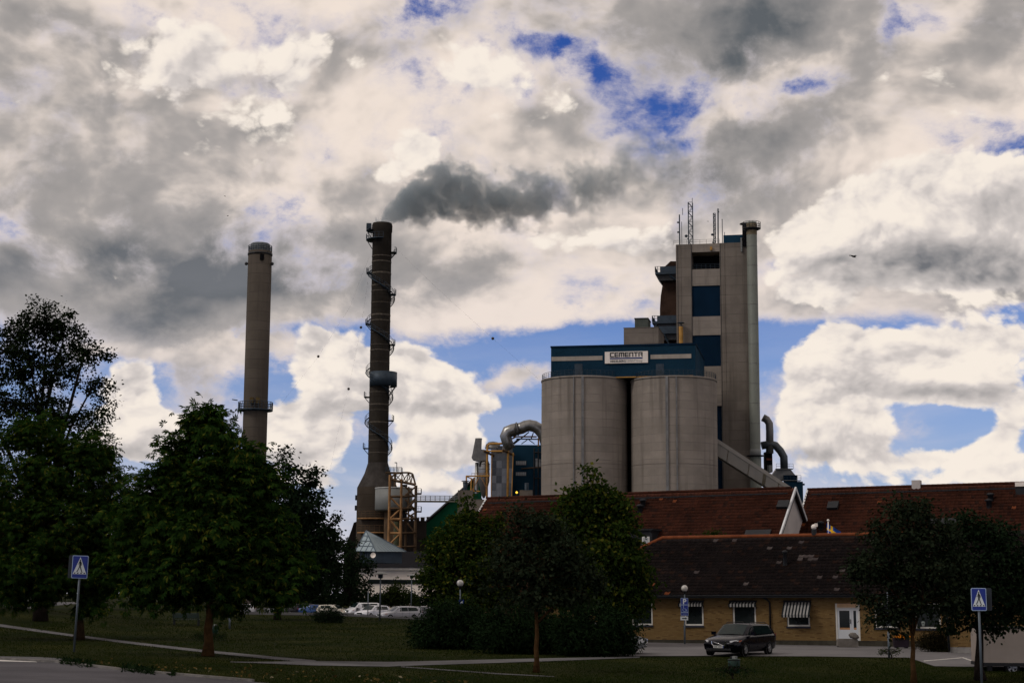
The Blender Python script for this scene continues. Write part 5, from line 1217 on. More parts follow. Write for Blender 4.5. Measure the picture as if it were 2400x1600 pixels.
def trees():
    # tall ash behind, upper left: loose crown with the sky showing through
    Y = 118; b = foot(95, Y)
    tree('ash_tree', 'tall loose crowned tree at the left edge, sky showing through', b, [(110, 745, 78, 50), (60, 780, 70, 50), (150, 790, 70, 50), (15, 825, 95, 62), (200, 820, 66, 54), (100, 860, 130, 66), (-60, 900, 110, 80), (220, 900, 60, 40), (60, 950, 130, 60), (240, 960, 50, 40), (150, 1000, 120, 50), (-40, 1040, 130, 60), (200, 1060, 90, 40)], Y, 11,
         trunk_h=15, r0=.42, clumps=640, per=46, csize=.58, lsize=.21, kind='simple', lm=LEAF['ash'], bark=M_bark_d, stems=2, twig=.035, shell=.35, fork=.45)
    # big dark chestnut on the left lawn
    b = gbase(185, 1499); Y = b.y
    tree('chestnut_tree', 'broad dark chestnut tree behind the left pedestrian crossing sign', b, [(160, 1090, 110, 80), (60, 1150, 110, 90), (250, 1150, 80, 80), (150, 1220, 160, 90), (20, 1260, 120, 90), (280, 1270, 70, 80), (120, 1330, 170, 70), (250, 1350, 80, 55), (-60, 1300, 90, 90), (60, 1390, 90, 30), (215, 1410, 45, 40), (80, 1010, 80, 60), (215, 1060, 60, 60)], Y, 12,
         trunk_h=5.2, r0=.27, clumps=780, per=24, csize=.75, lsize=.32, kind='palm', lm=LEAF['chestnut'], bark=M_bark, shell=.5)
    b = gbase(45, 1428); Y = b.y
    tree('oak_tree', 'stout trunked tree beside the lane at the left edge', b, [(40, 1250, 110, 80), (-40, 1300, 90, 70), (110, 1290, 80, 60), (30, 1340, 100, 40)], Y, 13, trunk_h=4.5, r0=.36, clumps=220, per=40, csize=.8, lsize=.28, kind='simple', lm=LEAF['dark'], bark=M_bark_d)
    # the chestnut in front
    b = gbase(487, 1537); Y = b.y
    tree('chestnut_tree', 'rounded green chestnut tree with a bare trunk, beside the bench', b, [(500, 1015, 62, 50), (560, 1070, 64, 55), (430, 1080, 66, 56), (500, 1140, 130, 80), (385, 1160, 74, 76), (590, 1160, 66, 74), (340, 1240, 72, 80), (490, 1240, 160, 90), (620, 1255, 66, 76), (430, 1330, 120, 64), (560, 1340, 110, 60), (315, 1325, 54, 54), (670, 1330, 62, 50), (478, 985, 40, 34), (400, 1040, 34, 26), (530, 1405, 44, 26), (330, 1390, 44, 28), (640, 1390, 70, 26), (720, 1365, 26, 22), (440, 1395, 60, 26)], Y, 14,
         trunk_h=3.6, r0=.20, clumps=820, per=24, csize=.62, lsize=.30, kind='palm', lm=LEAF['chestnut'], bark=M_bark_o, shell=.5)
    # darker tree behind it and the round ones beside the white building
    Y = 150; b = foot(650, Y)
    tree('lime_tree', 'dark conical tree behind the rounded chestnut', b, [(672, 1085, 30, 40), (690, 1135, 60, 50), (650, 1190, 110, 74), (715, 1195, 62, 56), (680, 1280, 130, 84), (750, 1275, 56, 56), (600, 1300, 100, 70), (690, 1350, 130, 56), (780, 1225, 26, 28), (755, 1170, 34, 26), (735, 1115, 20, 22)], Y, 15, trunk_h=6, r0=.30, clumps=620, per=44, csize=.75, lsize=.32, kind='simple', lm=LEAF['dark'], bark=M_bark_d, shell=.4)
    Y = 212; b = foot(820, Y)
    tree('thorn_tree', 'low round dark tree left of the white building', b, [(800, 1310, 70, 60), (840, 1340, 42, 50), (770, 1350, 60, 50), (815, 1380, 60, 30)], Y, 16, trunk_h=2.5, r0=.2, clumps=170, per=45, csize=.8, lsize=.33, kind='simple', lm=LEAF['dark'], bark=M_bark_d)
    Y = 218; b = foot(930, Y)
    tree('young_tree', 'small fresh green tree in front of the white building', b, [(935, 1380, 30, 24), (915, 1395, 30, 20), (955, 1400, 28, 22), (925, 1358, 10, 12)], Y, 17, trunk_h=1.6, r0=.1, clumps=90, per=26, csize=.6, lsize=.28, kind='simple', lm=LEAF['fresh'], bark=M_bark_d)
    # lindens in the middle
    Y = 124; b = foot(1090, Y)
    tree('linden_tree', 'pointed green linden tree left of centre, in front of the concrete block', b, [(1097, 1185, 22, 34), (1090, 1240, 60, 50), (1050, 1290, 60, 60), (1130, 1270, 60, 60), (1090, 1340, 100, 60), (1025, 1350, 45, 50), (1150, 1350, 60, 60), (1085, 1400, 90, 36), (1170, 1400, 60, 40), (1170, 1220, 20, 26), (1000, 1350, 22, 26)], Y, 18, trunk_h=4, r0=.25, clumps=620, per=42, csize=.60, lsize=.25, kind='simple', lm=LEAF['linden'], bark=M_bark_d, shell=.45)
    Y = 91; b = foot(1410, Y)
    tree('linden_tree', 'tallest green linden tree, in front of the right half of the silos', b, [(1378, 1130, 30, 42), (1340, 1175, 44, 46), (1405, 1180, 56, 52), (1452, 1190, 34, 44), (1350, 1240, 70, 56), (1435, 1250, 76, 62), (1390, 1310, 120, 66), (1472, 1310, 50, 54), (1310, 1300, 56, 64), (1415, 1380, 105, 50), (1485, 1365, 50, 54), (1320, 1380, 66, 50), (1445, 1415, 80, 36), (1378, 1195, 40, 60)], Y, 19, trunk_h=5, r0=.26, clumps=900, per=42, csize=.56, lsize=.24, kind='simple', lm=LEAF['linden'], bark=M_bark_d, shell=.5)
    # thin plum tree in front of the bushes
    b = gbase(1257, 1575); Y = b.y
    tree('plum_tree', 'thin dusky tree with a slim orange brown trunk in front of the bushes', b, [(1260, 1235, 70, 50), (1210, 1280, 60, 50), (1310, 1280, 70, 50), (1260, 1330, 120, 50), (1180, 1340, 50, 40), (1350, 1340, 60, 50), (1400, 1360, 30, 30), (1250, 1390, 100, 34), (1150, 1375, 30, 26), (1340, 1395, 60, 28), (1215, 1205, 34, 24)], Y, 20, trunk_h=3.0, r0=.105, clumps=420, per=26, csize=.42, lsize=.15, kind='simple', lm=LEAF['plum'], bark=M_bark_o, twig=.014, shell=.25)
    # two trees at the right
    b = foot(2137, 65); Y = 65
    tree('maple_tree', 'dark leafy tree with an orange brown trunk left of the right crossing sign', b, [(2130, 1200, 60, 44), (2080, 1260, 70, 54), (2180, 1260, 70, 54), (2060, 1330, 70, 54), (2160, 1340, 100, 56), (2030, 1400, 34, 24), (2060, 1445, 34, 22), (2110, 1420, 60, 40), (2200, 1410, 70, 40), (2110, 1470, 24, 26), (2010, 1345, 30, 30), (2240, 1330, 50, 50)], Y, 21, trunk_h=3.1, r0=.115, clumps=430, per=30, csize=.44, lsize=.16, kind='simple', lm=LEAF['plum'], bark=M_bark_o, twig=.014, shell=.4)
    b = foot(2293, 68); Y = 68
    tree('maple_tree', 'dark leafy tree behind the right crossing sign, at the right edge', b, [(2260, 1240, 60, 44), (2330, 1250, 60, 50), (2230, 1320, 60, 54), (2340, 1330, 80, 56), (2280, 1390, 100, 56), (2390, 1400, 60, 60), (2230, 1440, 44, 40), (2330, 1450, 60, 34), (2250, 1480, 30, 26), (2330, 1495, 16, 22), (2420, 1300, 60, 60)], Y, 22, trunk_h=3.3, r0=.20, clumps=480, per=30, csize=.46, lsize=.16, kind='simple', lm=LEAF['dark'], bark=M_bark_d, twig=.016, shell=.4)
    # bushes
    def bush(label, px0, px1, top, basepy, seed, lm, clumps=150, per=34, csize=.45, lsize=.15, kind='blade', name='bush', group=None, depth=None, base=None):
        b = base or gbase((px0 + px1) / 2, basepy); Y = b.y; c = (px0 + px1) / 2; w = (px1 - px0) / 2; h = basepy - top
        L = [(c, basepy - h * .45, w * .8, h * .5), (c - w * .5, basepy - h * .36, w * .5, h * .38), (c + w * .5, basepy - h * .38, w * .5, h * .40), (c, basepy - h * .2, w * .95, h * .22)]
        return tree(name, label, b, L, Y, seed, depth=depth, group=group, cat='bush', trunk_h=h * .3 * Y / FPX, r0=.05, clumps=clumps, per=per, csize=csize, lsize=lsize, kind=kind, lm=lm, bark=M_bark_d, twig=.012, shell=.55)
    g = 'bushes behind the footpath'
    bush('tall dark bush at the left end of the bushes, below the globe lamp', 962, 1160, 1398, 1519, 31, LEAF['bush'], 330, 60, .5, .20, group=g, depth=2.2)
    bush('dark bush in the middle of the bushes, behind the thin trunk', 1110, 1330, 1400, 1530, 32, LEAF['bush'], 330, 60, .5, .20, group=g, depth=2.0)
    bush('tall dark bush at the right end of the bushes, beside the lot', 1290, 1496, 1398, 1536, 33, LEAF['bush'], 330, 60, .5, .20, group=g, depth=2.0)
    bush('brown green bush against the brick wall under the last window', 2152, 2228, 1466, 1530, 34, island_mat('brown_bush_leaf', ((.010, .009, .004), (.018, .015, .006)), .7, .1), 170, 40, .35, .12, depth=.9, base=ground(2190, 1527))
    bush('lone dark bush on the lawn near the parked cars', 728, 806, 1420, 1459, 35, LEAF['dark'], 110, 40, .5, .2)
    bush('small roof height shrub top showing above the dark tiled ridge', 1622, 1708, 1236, 1330, 36, LEAF['fresh'], 110, 30, .5, .2, 'simple', base=foot(1665, 112))
    bush('low spreading shrub around the green litter bin by the bench', 437, 538, 1481, 1504, 37, LEAF['bush'], 120, 22, .22, .12, base=gbase(487, 1503), depth=.7)
    bush('low spreading shrub around the green bin in front of the dark car', 1638, 1796, 1562, 1591, 38, LEAF['bush'], 170, 24, .22, .11, base=gbase(1717, 1590), depth=.7)
    bush('weeds at the foot of the slim post by the lot', 2040, 2130, 1518, 1545, 39, LEAF['fresh'], 60, 20, .16, .12, base=gbase(2090, 1543), depth=.5)
    # hedge behind the parked cars, and the dark trees far behind the lawn
    o = thing('hedge', 'dark clipped hedge behind the parked cars', 'hedge', foot(860, 222)); lob = []
    for k in range(16):
        c = at(640 + k * 25, 1406, 222) - o.location; lob.append((c.x, c.y + (k % 2) * .4, c.z, 1.1, .9, 1.0))
    grow(o, 1, .05, lob, 41, 330, 40, .6, .3, 'simple', LEAF['dark'], M_bark_d, branches=False, shell=.4, crown='foliage')
    rng = random.Random(9)
    labs = ['far dark tree at the left edge, beyond the lane', 'far dark tree behind the stout trunk', 'far dark tree left of the crossing sign', 'far dark tree between the two chestnuts', 'far dark tree above the bench', 'far dark tree right of the front chestnut trunk', 'far dark tree behind the parked cream car']
    for k, (px, top) in enumerate(((-40, 1180), (70, 1200), (200, 1160), (330, 1190), (440, 1170), (560, 1200), (700, 1230))):
        Y = 236 + rng.uniform(-6, 6); b = foot(px, Y); h = 1400 - top
        tree('background_tree', labs[k], b, [(px, top + h * .3, 70, h * .3), (px - 40, top + h * .55, 60, h * .3), (px + 45, top + h * .55, 60, h * .3), (px, top + h * .8, 100, h * .22)], Y, 50 + k, group='dark trees beyond the lawn', trunk_h=4, r0=.3, clumps=190, per=34, csize=1.1, lsize=.5, kind='simple', lm=LEAF['dark'], bark=M_bark_d, shell=.35)
trees()
def grass():
    """Loose blades on the lawns, thinning with distance, kept off the paved strips."""
    rng = np.random.default_rng(3); n = 210000
    px = rng.uniform(-40, 2440, n); py = 1615 - (1615 - 1440) * rng.uniform(0, 1, n) ** 1.7
    def inside(poly, x, y):
        r = np.zeros(len(x), bool); j = len(poly) - 1
        for i in range(len(poly)):
            xi, yi = poly[i]; xj, yj = poly[j]
            r ^= ((yi > y) != (yj > y)) & (x < (xj - xi) * (y - yi) / (yj - yi + 1e-9) + xi); j = i
        return r
    rd = [(-200, 1530), (0, 1537), (90, 1540), (140, 1552), (300, 1573), (620, 1600), (1000, 1632), (1000, 2200), (-400, 2200)]
    p1 = [(-60, 1456), (0, 1462), (175, 1487), (330, 1506), (480, 1523), (620, 1536.5), (740, 1547), (740, 1554), (620, 1543), (480, 1529), (330, 1511.5), (175, 1492), (0, 1468), (-60, 1461)]
    p2 = [(540, 1550.5), (600, 1551), (740, 1548), (910, 1550), (1000, 1548), (1250, 1542), (1500, 1537), (1500, 1542), (1250, 1551.5), (1000, 1559.5), (910, 1563), (740, 1560), (600, 1554), (540, 1552)]
    lt = [(1380, 1400), (2500, 1400), (2500, 1567), (2185, 1562), (2130, 1542), (1900, 1539), (1640, 1538), (1380, 1540)]
    fl = [(560, 1380), (1012, 1380), (1012, 1454), (800, 1444), (560, 1440)]
    ln_ = [(-80, 1400), (200, 1400), (195, 1414), (60, 1425), (-80, 1431)]
    k = ~(inside(rd, px, py) | inside(p1, px, py) | inside(p2, px, py) | inside(lt, px, py) | inside(fl, px, py) | inside(ln_, px, py)); px, py = px[k], py[k]
    G = np.array([ground(a, b) for a, b in zip(px[:0], py[:0])]) if False else None
    # vectorised ground hit: a few fixed point steps on the terrain height
    D = np.array(_f) * FPX + np.outer(px - CX, np.array(_r)) - np.outer(py - CY, np.array(_u)); D = D / D[:, 1:2]
    def T(x, y):
        def ss(t, a, b): t = np.clip((t - a) / (b - a), 0, 1); return t * t * (3 - 2 * t)
        return .42 * ss(y, 112, 160) * (1 - ss(x, -9, 3)) + (1 - ss(y, 60, 84)) * (.46 * ss(-x, 2, 16) - .80 * ss(x, 2, 20)) + 1.7 * np.exp(-(((x + 47) / 17) ** 2 + ((y - 128) / 20) ** 2))
    z = np.zeros(len(px))
    for _ in range(30):
        t = (z - CAM.z) / D[:, 2]; P = np.array(CAM) + D * t[:, None]; z = .5 * z + .5 * T(P[:, 0], P[:, 1])
    P[:, 2] = T(P[:, 0], P[:, 1]); ok = (P[:, 1] > 40) & (P[:, 1] < 175); P = P[ok]
    n = len(P); a = rng.uniform(0, 2 * np.pi, n); sc = np.clip(P[:, 1] / 70, .8, 2.2); h = rng.uniform(.03, .075, n) * sc; w = rng.uniform(.008, .016, n) * sc
    patch = np.sin(P[:, 0] * .9) * np.sin(P[:, 1] * .37 + 1) ; h *= 1 + .35 * patch
    dx, dy = np.cos(a), np.sin(a); lean = rng.normal(0, .55, (n, 2)) * h[:, None]
    V = np.stack([P + np.stack([dx * w, dy * w, -.01 + 0 * w], 1), P - np.stack([dx * w, dy * w, .01 + 0 * w], 1), P + np.stack([lean[:, 0], lean[:, 1], h], 1)], 1).reshape(-1, 3)
    m = island_mat('grass_blade', ((.011, .0205, .0036), (.021, .034, .0060), (.031, .033, .0080)), .9, .04, transl=.15, noise_amt=.75, nscale=.16)
    o = np_mesh('grass', V, tris=np.arange(len(V)).reshape(-1, 3), m=m); tag(o, 'short rough grass on the lawns', 'grass', kind='stuff')
    # fallen leaves along the verge
    rng = np.random.default_rng(8); n = 260; px = rng.uniform(100, 1150, n); py = 1552 + (px - 100) * .045 + rng.normal(0, 9, n) + 6; C = []
    for a, b in zip(px, py):
        if not inside(rd, np.array([a]), np.array([b]))[0]: g = ground(a, b); C.append((g.x, g.y, g.z + .05))
    C = np.array(C); out = unit(rng.normal(0, 1, (len(C), 3)) * np.array([1, 1, .3]))
    o = leaf_mesh('fallen_leaves', C, out, rng, .13, 'simple', island_mat('fallen_leaf', ((.06, .04, .012), (.11, .075, .025), (.20, .17, .11)), .8, .1), None); tag(o, 'yellowed fallen leaves on the road verge', 'leaves', kind='stuff')
    # ragged weeds spilling over the kerb
    C = []
    for k in range(2600):
        t = rng.uniform(0, 1); px_ = 90 + t * 330; py_ = 1553 + (px_ - 130) * .115 + rng.normal(0, 2.2) - 1.5
        if math.sin(px_ * .045) + .5 * math.sin(px_ * .13) < -.25: continue
        g = ground(px_, py_); C.append((g.x, g.y, g.z + abs(rng.normal(0, .05)) + .03))
    C = np.array(C); out = unit(rng.normal(0, 1, (len(C), 3)) + np.array([0, 0, 1.2]))
    o = leaf_mesh('weeds', C, out, rng, .16, 'blade', LEAF['bush'], None); tag(o, 'ragged weeds growing over the kerb', 'weeds', kind='stuff')
grass()
# ------------------------------------------------------------------ cars
M_tyre = mat('tyre_rubber', (.012, .012, .013), .85, var=.2)
M_rim = mat('alloy_rim', (.34, .34, .35), .35, .7, var=.1)
M_cglass = mat('car_glass', (.008, .016, .016), .05, var=.05, spec=.22)
M_trim = mat('black_trim', (.010, .010, .011), .5, var=.1)
M_chrome = mat('chrome', (.62, .62, .63), .12, 1.0, var=.03)
M_lens = mat('head_lamp_lens', (.52, .53, .55), .12, .3, var=.3, scale=14, coat=.6)
M_amber = mat('amber_lens', (.50, .10, .012), .2, var=.05, coat=.5)
M_redlens = mat('red_lens', (.25, .012, .010), .2, var=.05, coat=.5)
M_plate = mat('number_plate', (.50, .50, .48), .5, var=.04)
def paint(name, c): return mat('paint_' + name, c, .16, 0, var=.03, scale=.8, spec=.14 if max(c) < .02 else .3, coat=.02)
def wheel_data():
    b = MB(); b.lathe([(.20, -.10), (.30, -.105), (.325, -.08), (.33, 0), (.325, .08), (.30, .105), (.20, .10)], 24)
    o = b.build('tyre', M_tyre); ty = o.data; bpy.data.objects.remove(o)
    r = MB(); r.lathe([(.215, -.09), (.215, .085), (.19, .095), (.185, .06)], 20)
    for k in range(5):
        a = 2 * math.pi * k / 5; r.box(.03, .20, -.035, .035, .055, .085, Matrix.Rotation(a, 4, 'Z'))
    r.lathe([(.055, .05), (.055, .095), (.01, .10)], 10)
    o = r.build('rim', M_rim); ri = o.data; bpy.data.objects.remove(o)
    h = MB().lathe([(.205, .02), (.01, .025)], 20).build('hub_back', M_trim); o = h; h = o.data; bpy.data.objects.remove(o)
    return ty, ri, h
WHEEL = wheel_data()
def car(name, label, loc, rz, col, L=4.82, W=1.86, H=1.52, style='wagon', front_detail=False, group=None, rails=True, cat='car'):
    """Forward is +x. Lower body and cabin are lofts through cross sections; glass, lamps and wheels are parts."""
    t = thing(name, label, cat, loc, rz, group); pm = paint(*col); k = L / 4.82; hw = W / 2
    X = lambda f: (L / 2) - f * L                                       # 0 = nose, 1 = tail
    cowl, rf0, rf1 = (.275, .42, .91) if style != 'van' else (.17, .30, .93)
    tail_top = {'wagon': 1.0, 'sedan': .98, 'hatch': .97, 'van': 1.0}[style]
    zh = [(0.0, .58), (.012, .66), (.04, .73), (.12, .83), (cowl, .955), (.45, .96), (.75, .985), (.94, 1.0), (.985, .97), (1.0, .80)]
    hs = H / 1.52
    def zt(f):
        for (a, b), (c, d) in zip(zh, zh[1:]):
            if f <= c: return (b + (d - b) * (f - a) / (c - a)) * hs
        return zh[-1][1] * hs
    def wd(f): return hw * (.80 + .20 * min(1, (f / .11)) ** .55 if f < .11 else (.88 + .12 * min(1, ((1 - f) / .07)) ** .6 if f > .93 else 1.0))
    st = [0, .006, .02, .05, .10, .16, .22, cowl, .36, .45, .55, .65, .75, .85, .92, .96, .985, .996, 1.0]
    b = MB(); b.smooth = True; rows = []
    for f in st:
        w = wd(f); z = zt(f); zb = .22 + (.05 if f < .05 or f > .95 else 0) + (.10 if f > .98 else 0)
        sec = [(0, zb), (w * .80, zb), (w * .95, zb + .07), (w * .99, zb + .22), (w, .55 * hs), (w * .985, z - .16), (w * .955, z - .05), (w * .88, z), (w * .45, z + .028), (0, z + .036)]
        x = X(f); full = sec + [(-yy, zz) for yy, zz in sec[-2:0:-1]]
        rows.append([len(b.v) + i for i in range(len(full))]); b.v += [(x, yy, zz) for yy, zz in full]
    n = len(rows[0])
    for r0, r1 in zip(rows, rows[1:]):
        for i in range(n): b.face((r0[i], r0[(i + 1) % n], r1[(i + 1) % n], r1[i]))
    b.face(rows[0][::-1]); b.face(rows[-1]); body = b.build('body', pm, t)
    # cabin
    zr = H - .055
    prof = [(cowl - .012, zt(cowl) - .02, .88), (rf0, zr - .03, .99), (rf0 + .05, zr, 1), (.62, zr + .01, 1), (rf1 - .05, zr - .015, .985), (rf1, zr - .05, .97)]
    if style == 'sedan': prof = prof[:3] + [(.60, zr, 1), (.68, zr - .06, .97), (.84, zt(.84) + .0, .90)]
    elif style == 'hatch': prof += [(.965, zt(.96) + .02, .93)]
    elif style == 'van': prof = [(cowl - .01, zt(cowl) - .02, .9), (rf0, zr - .02, .99), (rf0 + .06, zr, 1), (.9, zr, 1), (.96, zr - .05, .98), (.99, zt(.97) + .02, .96)]
    else: prof += [(tail_top - .012, zt(.99) + .06, .94)]
    b = MB(); b.smooth = True; rows = []; sec_at = []
    for f, z, q in prof:
        x = X(f); wb = hw * .935 * q; zb = min(zt(f) - .03, z - .01); ws = wb - (z - zb) * .30
        sec = [(wb, zb), (wb - (wb - ws) * .5, zb + (z - zb) * .5), (ws, z - .05 * min(1, (z - zb) * 2)), (ws - .10, z), (0, z + .03)]
        full = sec + [(-yy, zz) for yy, zz in sec[-2::-1]]; sec_at.append((x, sec)); rows.append([len(b.v) + i for i in range(len(full))]); b.v += [(x, yy, zz) for yy, zz in full]
    for r0, r1 in zip(rows, rows[1:]):
        for i in range(len(r0) - 1): b.face((r0[i], r0[i + 1], r1[i + 1], r1[i]))
    cab = b.build('cabin', pm, t)
    def side(f, h, s):                                                  # point on the cabin flank, h 0 belt .. 1 roof edge
        x = X(f)
        for (xa, sa), (xb, sb) in zip(sec_at, sec_at[1:]):
            if xb <= x <= xa:
                u = (xa - x) / (xa - xb); pa = [Vector((yy, zz)) for yy, zz in (sa[0], sa[2])]; pb = [Vector((yy, zz)) for yy, zz in (sb[0], sb[2])]
                lo, hi = pa[0].lerp(pb[0], u), pa[1].lerp(pb[1], u); q = lo.lerp(hi, h); return Vector((x, s * (q.x + .012), q.y))
        q = sec_at[-1][1][0]; return Vector((x, s * q[0], q[1]))
    cuts = {'wagon': ((cowl + .045, .465, 'q'), (.475, .63, 'r'), (.64, .885, 'b')), 'sedan': ((cowl + .045, .465, 'q'), (.475, .64, 'r')), 'hatch': ((cowl + .045, .49, 'q'), (.50, .70, 'r'), (.71, .86, 'b')), 'van': ((.24, .40, 'q'), (.41, .62, 'r'), (.63, .90, 'b'))}[style]
    for s in (1, -1):
        for f0, f1, kind in cuts:
            pts = [side(f0, .10, s), side(f1, .10, s), side(f1 - (.035 if kind == 'b' else 0), .93, s), side(max(f0, rf0 - .02) if kind == 'q' else f0, .93 if kind != 'q' else .88, s)]
            MB().add(pts, ((0, 1, 2, 3),)) if False else None
            q = MB(); q.add(pts, ((0, 1, 2, 3),)); q.build('side_window', M_cglass, cab, fix=False)
    def cross(f, h, y):                                                 # windscreen and rear window points
        return None
    def screen(i0, i1, nm, lo, hi):
        (xa, sa), (xb, sb) = sec_at[i0], sec_at[i1]; P = []
        for u in (lo, hi):
            row = []
            for kx in (3, 4, 5):
                ya, za = (sa + [(-yy, zz) for yy, zz in sa[-2::-1]])[kx]; yb, zb_ = (sb + [(-yy, zz) for yy, zz in sb[-2::-1]])[kx]
                row.append(Vector((xa + (xb - xa) * u, ya + (yb - ya) * u, za + (zb_ - za) * u + .012)))
            P.append(row)
        sg = 1 if xa > 0 else -1; dv = Vector((.018 * sg, 0, .006)); q = MB(); vs = [p_ + dv for r_ in P for p_ in r_]; q.add(vs, ((0, 1, 4, 3), (1, 2, 5, 4))); q.build(nm, M_cglass, cab, fix=False)
    screen(0, 1, 'windscreen', .06, .97); screen(len(prof) - 2, len(prof) - 1, 'rear_window', .10, .90)
    # wheels
    for f in (.195, .775):
        for s in (1, -1):
            w = bpy.data.objects.new('wheel', None); COL.objects.link(w); w.parent = t; w.location = (X(f), s * (hw - .075), .33); w.rotation_euler = (R(90) if s < 0 else R(-90), 0, 0); w.scale = (1, 1, 1)
            for nm, me in zip(('tyre', 'rim', 'hub_back'), WHEEL): child(nm, me, w)
            MB().lathe([(.395, -.004), (.01, -.004)], 24, a0=0, a1=math.pi).build('wheel_arch', M_trim, w).location = (0, 0, .045) if s else None
            for o in w.children:
                if o.name.startswith('wheel_arch'): o.rotation_euler = (0, 0, 0) if s > 0 else (0, 0, math.pi); o.location = (0, 0, .078 - .003)
    # nose
    for s in (1, -1):
        z = .66 * hs
        q = MB(); q.add([(X(.008) + .012, s * hw * .60, z - .065), (X(.02) + .014, s * hw * .80, z - .05), (X(.075) + .01, s * (hw * .945), z + .06), (X(.05) + .02, s * hw * .82, z + .085), (X(.012) + .02, s * hw * .58, z + .055)], ((0, 1, 2, 3, 4),)); q.build('head_lamp', M_lens, t, fix=False)
        q = MB(); q.add([(X(.075) + .012, s * hw * .945, z - .005), (X(.115), s * hw * .985, z + .05), (X(.12), s * hw * .985, z + .085), (X(.075) + .012, s * hw * .945, z + .062)], ((0, 1, 2, 3),)); q.build('indicator', M_amber, t, fix=False)
        q = MB(); q.add([(X(.985), s * (hw * .935), .72 * hs), (X(.998) - .01, s * hw * .84, .72 * hs), (X(.998) - .01, s * hw * .84, 1.02 * hs), (X(.98), s * (hw * .93), 1.02 * hs)], ((0, 1, 2, 3),)); q.build('tail_lamp', M_redlens, t, fix=False)
        m_ = MB().cbox((X(cowl + .065), s * (hw + .09), zt(.4) + .07), (.11, .20, .15)).bar((X(cowl + .06), s * (hw - .08), zt(.4) + .0), (X(cowl + .06), s * (hw + .02), zt(.4) + .05), .05).build('mirror', pm, t)
    x = X(0) + .012
    g = MB().box(x - .05, x + .006, -.34, .34, .47 * hs, .68 * hs).build('grille', M_trim, t)
    u = MB()
    for a, c in zip([(-.36, .70), (-.35, .56), (-.24, .46), (.24, .46), (.35, .56)], [(-.35, .56), (-.24, .46), (.24, .46), (.35, .56), (.36, .70)]): u.bar((x + .012, a[0], a[1] * hs), (x + .012, c[0], c[1] * hs), .032)
    u.build('grille_surround', M_chrome, g)
    if front_detail:
        MB().bar((x + .018, -.26, .66 * hs), (x + .018, .26, .49 * hs), .022).build('badge_bar', M_chrome, g); MB().lathe([(.045, 0), (.045, .01), (.01, .012)], 12).build('badge', M_chrome, g).location = (x + .03, 0, .575 * hs)
        for o in g.children:
            if o.name.startswith('badge') and 'bar' not in o.name: o.rotation_euler = (0, R(90), 0)
        MB().box(x - .02, x + .02, -.62, .62, .27, .37).build('lower_intake', M_trim, t)
    pl = MB().box(x + .012, x + .03, -.26, .26, .385 * hs, .495 * hs).build('number_plate', M_plate, t)
    MB().box(x + .031, x + .034, .21, .26, .386 * hs, .494 * hs).build('blue_band', M_navy, pl)
    for q in (-.20, -.14, -.08, .02, .08, .14): MB().box(x + .031, x + .033, q - .018, q + .018, .41 * hs, .47 * hs).build('plate_character', M_ink, pl)
    MB().box(X(.5) - L * .40, X(.5) + L * .40, -hw * .80, hw * .80, .17, .26).build('underbody', M_trim, t)
    if rails and style == 'wagon':
        for s in (1, -1): MB().tube([(X(rf0 + .03), s * .60, zr - .02), (X(rf0 + .06), s * .60, zr + .075), (X(.84), s * .58, zr + .065), (X(.88), s * .58, zr - .03)], .018, 6).build('roof_rail', M_trim, t)
    for s in (1, -1):
        for f in (.50, .66): MB().box(X(f) - .09, X(f) + .09, s * hw * .985 - .01, s * hw * .985 + .02, .80 * hs, .825 * hs).build('door_handle', pm, t)
        for f in (.30, .485, .66): MB().box(X(f) - .006, X(f) + .006, s * hw * .998 - .006, s * hw * .998 + .004, .40 * hs, .90 * hs).build('door_gap', M_trim, t)
    return t
def cars():
    g = ground(1742, 1536.5); a = math.atan2(g.x, g.y)
    def face(px, deg): return math.pi + R(deg) - math.atan2((px - CX), FPX)      # nose to the left and towards the camera by deg
    car('parked_car', 'shiny black estate car parked on the lot in front of the brick house', g + Vector((0, 1.0, .02)), face(1742, 66), ('black_blue', (.0018, .0022, .0065)), front_detail=True)
    gr = 'cars on the far parking lot'
    def far(px, py, deg, label, col, **kw):
        q = ground(px, py); car('parked_car', label, Vector((q.x, q.y, .03)), face(px, deg), col, group=gr, **kw)
    far(935, 1444.5, 27, 'silver estate car, rightmost of the clearly visible parked cars', ('silver', (.33, .33, .36)))
    far(873, 1440.5, 52, 'white estate car between the silver estate and a white van', ('white', (.62, .62, .66)))
    far(850, 1436, 30, 'white van mostly hidden behind the white estate car', ('van_white', (.66, .66, .68)), style='van', H=1.72, L=4.5)
    far(985, 1440, 35, 'grey saloon car mostly hidden behind the silver estate', ('grey', (.16, .16, .18)), style='sedan', L=4.6, H=1.43)
    far(782, 1435.5, 150, 'cream hatchback car, its nose to the right, beside the lone bush', ('cream', (.55, .51, .43)), style='hatch', L=4.2, H=1.45)
    far(742, 1434.5, 160, 'blue saloon car in the dim row left of the cream hatchback', ('blue', (.03, .07, .20)), style='sedan', L=4.5, H=1.42)
    far(698, 1434, 20, 'dark grey estate car in the dim row under the trees', ('dark', (.03, .03, .035)))
    far(660, 1433.5, 25, 'pale silver car half hidden by the thin trunk', ('pale', (.40, .41, .43)), style='hatch', L=4.2, H=1.45)
    far(558, 1433, 20, 'white car glimpsed right of the front chestnut trunk', ('white2', (.60, .60, .62)), style='hatch', L=4.2, H=1.45)
    q = ground(1477, 1531); car('parked_car', 'silver car hidden behind the right end of the bushes', Vector((q.x - 1.35, q.y, .03)), face(1477, 172), ('silver2', (.30, .31, .33)), style='hatch', L=4.2, H=1.46)
cars()
